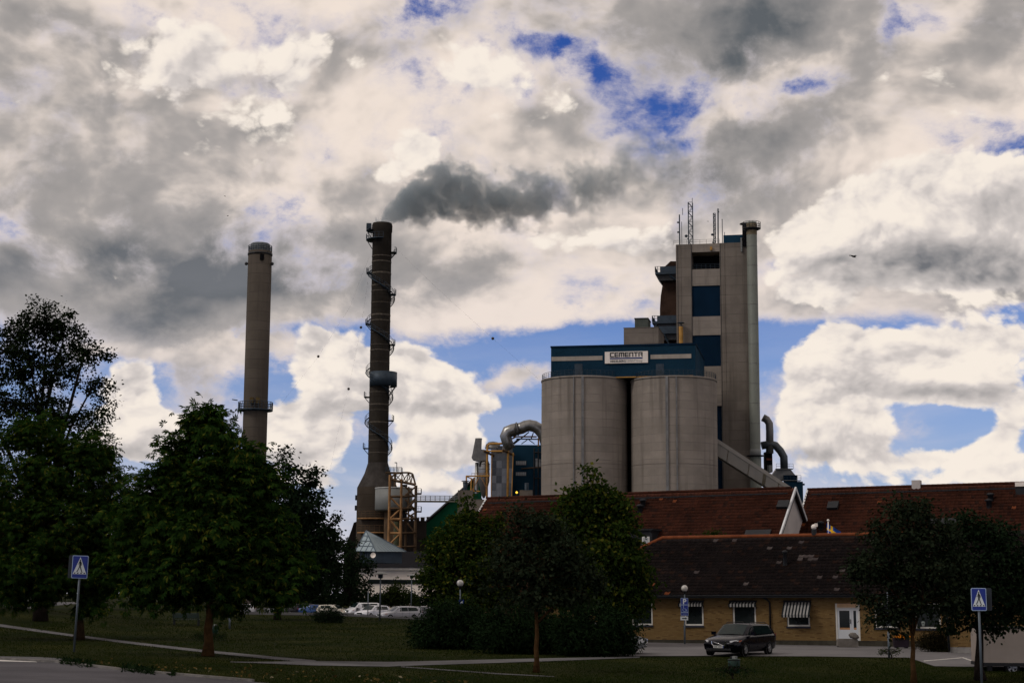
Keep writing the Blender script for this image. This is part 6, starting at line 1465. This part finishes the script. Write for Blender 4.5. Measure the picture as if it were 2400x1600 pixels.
# ------------------------------------------------------------------ signs, lamps, furniture
M_post = mat('galvanised_post', (.095, .115, .135), .5, .3, var=.15, scale=2)
M_sblue = mat('sign_blue', (.010, .028, .235), .45, var=.03, spec=.4)
M_sborder = mat('sign_border', (.36, .46, .62), .5, var=.03)
M_swhite = mat('sign_face_white', (.62, .66, .68), .5, var=.03)
M_sback = mat('sign_back', (.025, .030, .038), .6, var=.1)
def plate(b, poly, y0, y1): return b.prism(poly, y0, y1)
def rrect(x0, x1, z0, z1, r, n=4):
    out = []
    for cx, cz, a0 in ((x1 - r, z1 - r, 0), (x0 + r, z1 - r, 90), (x0 + r, z0 + r, 180), (x1 - r, z0 + r, 270)):
        for i in range(n + 1): a = R(a0 + 90 * i / n); out.append((cx + r * math.cos(a), cz + r * math.sin(a)))
    return out
def crossing_sign(label, base, top, w, h, rz, back, lean):
    """Two boards back to back on one post; top: height of the board's upper edge above the foot."""
    t = thing('crossing_sign', label, 'road sign', base, rz, 'pedestrian crossing signs'); t.rotation_euler = (0, lean, rz)
    MB().tube([(0, .05, -.3), (0, .05, top - .05)], .043, 10).build('post', M_post, t)
    f = MB().prism(rrect(-w / 2, w / 2, top - h, top, .05), -.02, .0).build('board', M_sborder, t)
    z0 = top - h
    MB().prism(rrect(-w / 2 + .025, w / 2 - .025, z0 + .025, top - .025, .035), -.026, -.021).build('blue_field', M_sblue, f)
    tri = [(-w / 2 + .045, z0 + h * .185), (w / 2 - .045, z0 + h * .185), (.0, top - h * .065)]
    MB().prism(tri, -.032, -.027).build('white_triangle', M_swhite, f)
    u = h; q = MB(); zc = z0 + h * .20                                       # the walking figure and the stripes
    def P(*pts): q.prism([(x * w, z0 + z * h) for x, z in pts], -.038, -.033)
    c = []
    for i in range(8): a = 2 * math.pi * i / 8; c.append((.0 + .042 * math.cos(a), .80 + .034 * math.sin(a)))
    q.prism([(x * w, z0 + z * h) for x, z in c], -.038, -.033)
    P((-.035, .765), (.035, .765), (.075, .66), (.05, .52), (-.045, .52), (-.05, .66))
    P((-.045, .75), (-.02, .73), (-.075, .645), (-.125, .60), (-.145, .62), (-.09, .665))
    P((.035, .75), (.06, .735), (.12, .63), (.10, .56), (.08, .57), (.09, .63))
    P((-.045, .522), (.015, .522), (-.06, .40), (-.155, .27), (-.20, .285), (-.10, .42))
    P((.0, .522), (.05, .522), (.10, .42), (.155, .29), (.20, .27), (.165, .25), (.115, .28), (.04, .41))
    for x in (-.30, -.10, .10, .30): P((x - .055 + x * .05, .205), (x + .035 + x * .05, .205), (x + .045 - x * .05, .255), (x - .035 - x * .05, .255))
    q.build('walking_figure', M_ink, f)
    bk = MB().prism(rrect(back - w / 2, back + w / 2, z0, top, .05), .11, .13).build('rear_board', M_sback, t)
    MB().box(min(0, back) - .1, max(0, back) + .1, .06, .105, top - h * .3, top - h * .25).build('bracket', M_post, t)
def signs():
    b = ground(173, 1527); Y = b.y; s = Y / FPX
    tp = at(191, 1301, Y); lean = math.atan2((at(188, 1330, Y).x - b.x) - .0, 4.0) * .5
    crossing_sign('pedestrian crossing sign on the left lawn, under the trees', b, tp.z - b.z, 36.5 * s, 52.5 * s, R(6), -.16, (at(187, 1353, Y).x - b.x) / (tp.z - b.z))
    b = foot(2296, 58); Y = 58; s = Y / FPX; tp = at(2290, 1377, Y)
    crossing_sign('pedestrian crossing sign on the right, before the dark tree', b, tp.z - b.z, 34.5 * s, 52 * s, R(-8), .20, (at(2294, 1420, Y).x - b.x) / (tp.z - b.z) + .002)
    # globe lamp with parking plates
    M_globe = mat('lamp_globe', (.42, .40, .37), .12, var=.35, scale=5, spec=.5, coat=.5)
    def globe(label, base, Yt, px, py, rpx, group='globe lamps'):
        t = thing('globe_lamp', label, 'street lamp', base, 0, group); s = base.y / FPX; c = at(px, py, base.y) - base; r = rpx * s
        MB().tube([(0, 0, -.2), (0, 0, 1.1), (0, 0, 1.12), (c.x, 0, c.z - r)], [.055, .055, .038, .034], 10).build('post', M_post, t)
        MB().lathe([(.05, c.z - r * 1.7), (r * .55, c.z - r * 1.05), (r * .62, c.z - r * .78)], 14, (c.x, 0, 0)).build('collar', M_trim, t)
        MB().sphere((c.x, 0, c.z), r, 20, 14).build('globe', M_globe, t)
        return t, c
    b = ground(1605, 1509); t, c = globe('globe lamp carrying the blue parking signs, beside the brick house', b, 0, 1604.5, 1378, 7.8)
    s = b.y / FPX
    pk = thing('parking_sign', 'blue parking and wheelchair sign on the globe lamp post', 'road sign', b); q = lambda px, py: at(px, py, b.y) - b
    a0, a1 = q(1595, 1400.5), q(1613, 1442); zP = q(1604, 1416.5).z; zW = q(1604, 1434).z
    bd = MB().prism(rrect(a0.x, a1.x, a1.z, a0.z, .03), -.075, -.055).build('board', M_sblue, pk)
    w = a1.x - a0.x; mid = (a0.x + a1.x) / 2
    for z0, z1 in ((zP + .01, a0.z - .01), (zW + .01, zP - .01), (a1.z + .01, zW - .01)):
        e = MB()
        for (xa, za, xb, zb) in ((a0.x + .01, z0, a1.x - .01, z0), (a0.x + .01, z1, a1.x - .01, z1), (a0.x + .01, z0, a0.x + .01, z1), (a1.x - .01, z0, a1.x - .01, z1)): e.bar((xa, -.080, za), (xb, -.080, zb), .012)
        e.build('border', M_sborder, bd)
    lp = text_mesh('P', (a0.z - zP) * 1.05, 'letter', M_swhite, bd, (mid - w * .24, -.082, zP + (a0.z - zP) * .14), (R(90), 0, 0), .002, 1.0, .012)
    wc = MB(); cz = zW + (zP - zW) * .36; R_ = (zP - zW) * .24
    wc.tube([(mid + .0 + R_ * math.cos(R(k)), -.083, cz + R_ * math.sin(R(k))) for k in range(150, 400, 25)], .012, 5)
    wc.tube([(mid - .06, -.083, zP - .075), (mid - .055, -.083, cz + R_ * .6), (mid + .05, -.083, cz + R_ * .5), (mid + .10, -.083, cz - R_ * .7), (mid + .15, -.083, cz - R_ * .7)], .014, 5)
    wc.sphere((mid - .06, -.083, zP - .045), .024, 8, 6); wc.build('wheelchair_symbol', M_sborder, bd)
    MB().box(mid - w * .28, mid + w * .30, -.081, -.076, a1.z + (zW - a1.z) * .5, a1.z + (zW - a1.z) * .58).build('text_line', M_sborder, bd)
    e0, e1 = q(1594.5, 1443.5), q(1612.5, 1452.5); ar = MB().box(e0.x, e1.x, -.075, -.055, e1.z, e0.z).build('arrow_plate', M_swhite, pk)
    zc = (e0.z + e1.z) / 2; hh = (e0.z - e1.z)
    MB().prism([(e0.x + .09, zc - hh * .13), (e0.x + w * .66, zc - hh * .13), (e0.x + w * .66, zc - hh * .30), (e0.x + w * .88, zc), (e0.x + w * .66, zc + hh * .30), (e0.x + w * .66, zc + hh * .13), (e0.x + .09, zc + hh * .13)], -.082, -.0755).build('arrow', M_ink, ar)
    for z in (zP, zW): MB().box(mid - .05, mid + .05, -.054, .05, z - .02, z + .02).build('clamp', M_post, pk)
    b = foot(1080, 86); t2, c2 = globe('globe lamp rising out of the bushes left of centre', b, 0, 1078.5, 1366, 8.0)
    z = at(1082, 1411, b.y) - b; sg = MB().prism(rrect(z.x - .14, z.x + .14, z.z - .16, z.z + .16, .04), -.07, -.05).build('lamp_sign', M_sblue, None, b); tag(sg, 'small blue sign on the globe lamp in the bushes', 'road sign')
    MB().box(z.x - .05, z.x + .05, -.076, -.0705, z.z - .05, z.z + .06).build('white_mark', M_swhite, sg); MB().box(z.x - .1, z.x + .02, -.049, .03, z.z - .02, z.z + .02).build('clamp', M_post, sg)
    # street lamps by the far lot
    for px, base_py, top, lab in ((890, 1453, 1346, 'slim street lamp with a wide head, in front of the silver estate car'), (963, 1416, 1349, 'slim street lamp with a wide head, behind the silver estate car')):
        b = ground(px, base_py) if base_py > 1430 else foot(px, 214); q = at(px + 2, top, b.y) - b
        t = thing('street_lamp', lab, 'street lamp', b, 0, 'street lamps by the far lot')
        MB().tube([(0, 0, -.2), (q.x, 0, q.z)], [.085, .055], 8).build('post', M_post, t)
        MB().lathe([(.07, q.z - .35), (.22, q.z - .30), (.24, q.z + .05)], 12, (q.x, 0, 0)).build('lantern', M_steel_b, t)
        MB().lathe([(.68, q.z + .05), (.62, q.z + .12), (.1, q.z + .3), (.01, q.z + .3)], 16, (q.x, 0, 0)).build('hood', M_lgrey, t)
    for px, py, top, lab in ((862, 1443, 1385, 'thin bare post in front of the white estate car'), (538, 1473, 1437, 'pale thick bollard post right of the front chestnut'), (711, 1436, 1419, 'short pale bollard post in front of the blue saloon')):
        b = ground(px, py); h = (at(px, top, b.y) - b).z; o = MB().tube([(0, 0, -.1), (0, 0, h)], .05 if px != 538 else .075, 8).lathe([(.055 if px != 538 else .08, h), (.03, h + .04), (.005, h + .05)], 8).build('post', M_post, None, b); tag(o, lab, 'post')
    b = ground(784, 1432); t = thing('parking_sign', 'blue parking sign with a white plate beyond the lone bush', 'road sign', b); q = lambda px, py: at(px, py, b.y) - b
    MB().tube([(0, 0, -.1), (0, 0, q(784, 1382).z)], .04, 8).build('post', M_post, t)
    a0, a1 = q(779.5, 1381), q(788.5, 1395); MB().prism(rrect(a0.x, a1.x, a1.z, a0.z, .04), -.06, -.045).build('board', M_sblue, t)
    text_mesh('P', (a0.z - a1.z) * .9, 'letter', M_swhite, t, ((a0.x + a1.x) / 2 - .13, -.066, a1.z + .15), (R(90), 0, 0), .002, 1, .012)
    a0, a1 = q(779.5, 1396), q(788.5, 1401); MB().box(a0.x, a1.x, -.06, -.045, a1.z, a0.z).build('plate', M_swhite, t); MB().box(a0.x + .12, a1.x - .12, -.064, -.0605, (a0.z + a1.z) / 2 - .05, (a0.z + a1.z) / 2 + .05).build('arrow', M_ink, t)
    # slim two-part post on the lot corner
    b = ground(2084, 1541); z1, z2 = (at(2085, 1481, b.y) - b).z, (at(2085, 1436, b.y) - b).z
    t = thing('flag_post', 'slim stepped post at the corner of the lot, before the last windows', 'post', b)
    MB().tube([(0, 0, -.1), (0, 0, z1)], .055, 10).build('sleeve', M_post, t); MB().tube([(0, 0, z1), (0, 0, z2 + 1.0)], .028, 8).build('mast', M_post, t); MB().lathe([(.056, z1), (.06, z1 + .02), (.03, z1 + .05)], 10).build('ferrule', M_lgrey, t)
signs()
def furniture():
    # bench, back to the viewer's right
    b = ground(438, 1465); s = b.y / FPX; q = lambda px, py: at(px, py, b.y) - b
    t = thing('park_bench', 'dark green slatted bench on the lawn beside the chestnut', 'bench', b); x0, x1 = q(405, 1450).x, q(467, 1450).x
    M_bench = mat('bench_green', (.018, .038, .036), .6, var=.2, scale=4); M_iron = mat('bench_iron', (.010, .012, .012), .6)
    for k in range(4): MB().cbox(((x0 + x1) / 2, -.06 - k * .035, .58 + k * .10), (x1 - x0, .035, .08), 0, 0, R(-15)).build('back_slat', M_bench, t)
    for k in range(4): MB().cbox(((x0 + x1) / 2, .03 + k * .12, .44), (x1 - x0, .10, .035)).build('seat_slat', M_bench, t)
    for x in (x0 + .08, x1 - .08):
        MB().bar((x, 0, 0), (x, 0, .46), .06).build('leg', M_iron, t); MB().bar((x, .42, 0), (x, .42, .46), .06).build('leg', M_iron, t); MB().bar((x, 0, .44), (x, -.2, .95), .05).build('back_support', M_iron, t)
    # litter bins
    M_bin = mat('bin_green', (.005, .024, .016), .5, var=.25, scale=3)
    for px, py, h, lab in ((503, 1489, 26, 'green litter bin in the low shrub behind the front chestnut trunk'), (1721, 1583, 44, 'green litter bin in the low shrub before the dark car')):
        b = ground(px, py); s = b.y / FPX; H_ = h * s; t = thing('litter_bin', lab, 'bin', b, .4, 'green litter bins')
        MB().lathe([(.16, .10), (.20, .14), (.23, H_ * .82), (.20, H_ * .88), (.17, H_ * .80), (.15, .2)], 12).build('bin_body', M_bin, t)
        MB().lathe([(.235, H_ * .80), (.245, H_ * .81), (.245, H_ * .85), (.235, H_ * .86)], 12).build('rim', M_trim, t)
        MB().bar((0, .22, 0), (0, .22, H_ * 1.0), .06).build('stake', M_trim, t); MB().cbox((.03, .0, H_ * .95), (.16, .14, .10), .5).build('lid_latch', M_lgrey, t)
    # garden chairs by the wall
    M_wood = mat('weathered_wood', (.045, .030, .022), .8, var=.3, scale=6)
    for px, py, rz, lab in ((1548, 1505, .3, 'dark wooden garden chair by the wall, left of the other chair'), (1582, 1506, -.5, 'dark wooden garden chair by the wall, next to the globe lamp')):
        b = ground(px, py); t = thing('garden_chair', lab, 'chair', b, rz, 'garden chairs')
        for k in range(4): MB().box(-.26, .26, -.22 + k * .115, -.125 + k * .115, .40, .425).build('seat_slat', M_wood, t)
        for k in range(5): MB().box(-.25 + k * .105, -.19 + k * .105, .24, .26, .43, .88).build('back_slat', M_wood, t)
        for x in (-.26, .26):
            MB().bar((x, -.24, 0), (x, -.24, .62), .045).build('leg', M_wood, t); MB().bar((x, .25, 0), (x, .27, .92), .045).build('leg', M_wood, t); MB().bar((x, -.26, .62), (x, .26, .62), .05).build('armrest', M_wood, t)
        MB().bar((-.26, .26, .89), (.26, .26, .89), .05).build('top_rail', M_wood, t)
    # concrete bench with a boulder in front of the door
    M_conc = mat('bench_concrete', (.16, .145, .13), .9, var=.2, scale=3, bump=.5)
    b = ground(1987, 1517); q = lambda px, py: at(px, py, b.y) - b; s = b.y / FPX
    t = thing('concrete_planter', 'grey concrete trough standing before the white entrance door', 'planter', b); x0, x1 = q(1964, 1505).x, q(2012, 1505).x
    z = q(1980, 1496).z; MB().prism([(x0, .10), (x0 + .06, .03), (x1 - .06, .03), (x1, .10), (x1 - .02, z - .05), (x1 - .08, z), (x0 + .08, z), (x0 + .02, z - .05)], 0, .5).build('trough', M_conc, t)
    for x in (x0 + .25, x1 - .25): MB().box(x - .15, x + .15, .05, .45, -.02, .028).build('foot_block', M_trim, t)
    r = thing('boulder', 'rough grey stone lying on the concrete trough by the door', 'stone', b + Vector((q(2002, 1490).x, .1, z)))
    rb = MB(); rb.sphere((0, 0, .15), .22, 12, 9, (1, 1, .75)); o = rb.build('stone_body', M_conc, r); rg = random.Random(2)
    for v in o.data.vertices: v.co += Vector((v.co.x * .25 + rg.uniform(-.035, .035), rg.uniform(-.03, .03), rg.uniform(-.03, .03) - v.co.x * .25))
    # low rail fence, flower box, hanging basket
    b = ground(2062, 1514); x0, x1 = (at(2034, 1500, b.y) - b).x, (at(2092, 1500, b.y) - b).x
    t = thing('bicycle_rack', 'low pale rail rack against the brick wall right of the door', 'rack', b); h = (at(2060, 1488, b.y) - b).z
    M_rk = mat('rack_paint', (.20, .15, .10), .7)
    MB().tube([(x0, 0, 0), (x0, 0, h - .1), (x0 + .1, 0, h), (x1 - .1, 0, h), (x1, 0, h - .1), (x1, 0, 0)], .022, 6).build('hoop', M_rk, t)
    for k in range(1, 5): MB().bar((x0 + (x1 - x0) * k / 5, 0, 0), (x0 + (x1 - x0) * k / 5, 0, h), .03).build('upright', M_rk, t)
    M_orange = island_mat('orange_petals', ((.75, .20, .012), (.85, .33, .02)), .7, .2, noise_amt=0)
    def flowers(parent, c, rx, ry, rz_, n, seed, mat_=None):
        rng = np.random.default_rng(seed); C = np.array(c) + rng.normal(0, .5, (n, 3)) * np.array([rx, ry, rz_]); return leaf_mesh('flowers', C, unit(rng.normal(0, 1, (n, 3)) + np.array([0, -.6, 1.0])), rng, .10, 'simple', mat_ or M_orange, parent)
    b = ground(2112, 1519); s = b.y / FPX; q = lambda px, py: at(px, py, b.y) - b
    t = thing('flower_box', 'dark flower box full of orange flowers beside the tree trunk', 'planter', b); x0, x1 = q(2094, 1505).x, q(2130, 1505).x; z = q(2110, 1494).z
    MB().prism([(x0 + .06, .08), (x1 - .06, .08), (x1, z), (x0, z)], -.2, .25).build('box', mat('plum_box', (.030, .022, .032), .7, var=.2), t)
    for x in (x0 + .15, x1 - .15): MB().box(x - .06, x + .06, -.15, .2, -.02, .078).build('foot_block', M_trim, t)
    flowers(t, ((x0 + x1) / 2, 0, z + .06), (x1 - x0) * .55, .25, .10, 160, 3); flowers(t, ((x0 + x1) / 2, 0, z + .0), (x1 - x0) * .6, .28, .10, 160, 4, LEAF['bush'])
    c = at(2119, 1429, 92); t = thing('hanging_basket', 'hanging basket of orange flowers high on the brick wall', 'planter', c)
    MB().lathe([(.02, -.22), (.14, -.16), (.2, 0), (.17, .0)], 12).build('bowl', M_trim, t); MB().tube([(0, 0, .0), (0, 0, .45), (0, 1.2, .5)], .012, 5).build('bracket', M_trim, t); flowers(t, (0, -.05, .06), .45, .35, .22, 120, 6)
    c = ground(2126, 1512); o = MB().box(-.05, .05, -.05, .05, 0, (at(2126, 1468, c.y) - c).z).box(-.07, .07, -.07, .07, -.05, .04).build('wall_post', M_post, None, c); tag(o, 'short blue grey post beside the flower box', 'post')
    # flag behind the dark roof
    Y = 112; b = foot(1941, Y); q = lambda px, py: at(px, py, Y) - b
    t = thing('flag_pole', 'white pole flying a blue and yellow flag behind the dark roof', 'flag', b); zt = q(1941, 1221).z
    MB().tube([(0, 0, -.1), (q(1941, 1221).x, 0, zt)], [.07, .04], 8).build('pole', M_white, t); MB().sphere((q(1941, 1221).x, 0, zt + .06), .09, 8, 6).build('finial', M_white, t)
    M_fb, M_fy = mat('flag_blue', (.02, .08, .36), .8), mat('flag_yellow', (.70, .40, .02), .8)
    nx, nz = 14, 9; z0 = q(1941, 1225).z; hgt = (q(1941, 1228).z - q(1941, 1252).z); Wd = 1.9; b2 = MB(); b2.smooth = True
    for i in range(nx + 1):
        for j in range(nz + 1):
            u, v = i / nx, j / nz; xx = .05 + Wd * .50 * u; zz = z0 - hgt * v * (1 - .25 * u) - Wd * .30 * u; b2.v.append((xx, .12 * math.sin(u * 9 + v * 1.5) * u + .05 * math.sin(v * 6), zz))
    for i in range(nx):
        for j in range(nz):
            b2.cur = 1 if (j == 4 or j == 5 or 4 <= i <= 5) else 0; k = i * (nz + 1) + j; b2.face((k, k + 1, k + nz + 2, k + nz + 1))
    b2.build('cloth', [M_fb, M_fy], t, fix=False)
    # trailer with a beige side at the right edge
    b = foot(2302, 72); Y = 72; q = lambda px, py: at(px, py, Y)
    t = thing('box_trailer', 'beige sided low trailer at the right edge, behind the crossing sign', 'trailer', Vector((q(2300, 1500).x, Y, terrain(b.x, Y))), R(-3)); z0 = t.location.z
    x1 = q(2520, 1500).x - t.location.x; zt, zb, zu = q(2350, 1472).z - z0, q(2350, 1552).z - z0, q(2350, 1560).z - z0
    MB().box(.04, x1, 0, 2.2, zb, zt).build('side_panel', mat('trailer_beige', (.30, .255, .225), .75, var=.05, scale=1.5, streak=.1), t)
    MB().box(.0, x1, -.02, 2.2, zu, zb - .004).build('chassis', M_trim, t); MB().box(-.02, .036, -.03, .06, zu, zt + .05).build('corner_post', M_trim, t); MB().box(.04, x1, -.02, 2.2, zt + .003, zt + .06).build('top_rail', M_trim, t)
    MB().box(.25, .45, .1, .3, -.3, zu - .004).build('prop_leg', M_trim, t)
    for x in (1.3, 2.3):
        w = bpy.data.objects.new('wheel', None); COL.objects.link(w); w.parent = t; w.location = (x, .15, zu - .05); w.rotation_euler = (R(90), 0, 0)
        for nm, me in zip(('tyre', 'rim', 'hub_back'), WHEEL): child(nm, me, w)
    # white pickets glimpsed between the trunks
    b = foot(78, 150); o = thing('picket_fence', 'white slatted fence panel glimpsed between the left trunks', 'fence', at(75, 1402, 150) * 1)
    o.location.z = terrain(o.location.x, 150); zt = at(75, 1385, 150).z - o.location.z
    for k in range(9): MB().box(-.9 + k * .22, -.74 + k * .22, 0, .03, 0, zt).build('picket', M_wframe, o)
    MB().box(-.95, 1.1, .032, .07, zt * .7, zt * .7 + .1).build('rail', M_wframe, o)
    # birds
    M_bird = mat('bird_dark', (.010, .010, .012), .8)
    for px, py, Y, sc, bank, lab in ((2000, 601, 90, .62, .5, 'dark gliding bird, the largest, right of the tower'), (527, 460, 150, .30, .9, 'tiny bird, the upper of two left of the chimneys'), (534, 506, 150, .32, -.6, 'tiny bird, the lower of two left of the chimneys'), (1659, 519, 160, .30, .3, 'tiny bird between the roof masts')):
        c = at(px, py, Y); o = thing('bird', lab, 'bird', c, .5, 'birds in the sky'); o.rotation_euler = (.2, bank * .5, .4); o.scale = (sc, sc, sc)
        q = MB(); q.smooth = True; q.tube([(-.34, 0, 0), (-.22, 0, 0), (-.05, 0, .0), (.12, 0, .01), (.22, 0, .02), (.32, 0, .015)], [.02, .05, .085, .075, .045, .008], 8)
        for s_ in (1, -1): q.add([(.10, s_ * .04, .03), (-.10, s_ * .04, .03), (.12, s_ * .38, .12), (-.04, s_ * .40, .12), (.02, s_ * .74, .05), (-.06, s_ * .70, .05)], ((0, 1, 3, 2), (2, 3, 5, 4)))
        q.add([(-.30, .02, 0), (-.30, -.02, 0), (-.46, -.09, 0), (-.46, .09, 0)], ((0, 1, 2, 3),)); q.build('bird_body', M_bird, o, fix=False)
furniture()
# ------------------------------------------------------------------ smoke
def smoke():
    """The plume: a lumpy closed hull filled with grey smoke of uneven density."""
    f = Fr(892, 405); p = f.p; s = 405 / FPX
    path = [(892, 526, 17), (903, 510, 24), (925, 492, 34), (955, 478, 46), (990, 466, 58), (1035, 458, 72), (1080, 454, 80), (1130, 466, 76), (1180, 474, 74), (1230, 476, 78), (1290, 460, 82), (1350, 445, 84), (1410, 425, 88), (1450, 400, 92), (1500, 390, 90), (1560, 380, 80), (1620, 375, 40)]
    pts = [p(a, b) for a, b, c in path]; rad = [c * s for a, b, c in path]
    b = MB(); b.tube(pts, [r_ * (1.0 if i == 0 else 1.2 if i == 1 else 1.55) for i, r_ in enumerate(rad)], 20)
    me = b.build('smoke_plume', None, None, f.o); me.data.materials.clear()
    tag(me, 'grey smoke drifting right from the mouth of the banded chimney', 'smoke', kind='stuff')
    m = bpy.data.materials.new('smoke'); m.use_nodes = True; nt = m.node_tree; nt.nodes.clear(); E.nt = nt
    tc = nt.nodes.new('ShaderNodeTexCoord'); co = E(tc.outputs['Object'])
    sep = nt.nodes.new('ShaderNodeSeparateXYZ'); nt.links.new(co.v, sep.inputs[0]); x, y, z = (E(q) for q in sep.outputs)
    # centre line and radius of the plume as piecewise curves along x
    x0, x1 = pts[0].x, pts[-1].x
    def curve(vals):
        n = nt.nodes.new('ShaderNodeFloatCurve'); c = n.mapping.curves[0]
        lo, hi = min(vals), max(vals)
        while len(c.points) > 2: c.points.remove(c.points[1])
        for i, v in enumerate(vals):
            a, bb = (pts[i].x - x0) / (x1 - x0), (v - lo) / (hi - lo)
            if i == 0: c.points[0].location = (a, bb)
            elif i == len(vals) - 1: c.points[-1].location = (a, bb)
            else: c.points.new(a, bb)
        n.mapping.update(); nt.links.new(lstep(x, x0, x1).v, n.inputs['Value'])
        return mad(E(n.outputs[0]), hi - lo, lo)
    cz, cr = curve([q.z for q in pts]), curve(rad)
    w = noise(co, .16, 3, .6, color=True)
    wv = vmath('MULTIPLY_ADD', vmath('SUBTRACT', w, (.5, .5, .5)), (4, 4, 4), co)
    sw = nt.nodes.new('ShaderNodeSeparateXYZ'); nt.links.new(wv.v, sw.inputs[0])
    dz = (E(sw.outputs[2]) - cz) / cr; dy = E(sw.outputs[1]) / cr
    d = E.math('SQRT', dz * dz + dy * dy)
    n1 = noise(wv, .17, 9, .64)
    n2 = E.math('ABSOLUTE', noise(wv, .34, 5, .55) - .5) * 2
    age = lstep(x, x0, x1)
    dens = (1.02 - d * 1.05) + (n1 - .5) * 3.4 + (.2 - n2) * .8 + (.42 - puffs(wv, .17, 2.5, .55)) * 2.0 - age * .40 - .34
    dens = E.math('MULTIPLY', E.math('DIVIDE', dens, mad(age, .42, .20)), 1.0, clamp=True)
    k = mad(age, -.24, .34) * dens
    v = nt.nodes.new('ShaderNodeVolumePrincipled'); v.inputs['Color'].default_value = (.50, .58, .63, 1); v.inputs['Anisotropy'].default_value = .2
    nt.links.new(k.v, v.inputs['Density'])
    out = nt.nodes.new('ShaderNodeOutputMaterial'); nt.links.new(v.outputs[0], out.inputs['Volume'])
    me.data.materials.append(m)
    try: m.cycles.volume_sampling = 'MULTIPLE_IMPORTANCE'
    except Exception: pass
smoke()
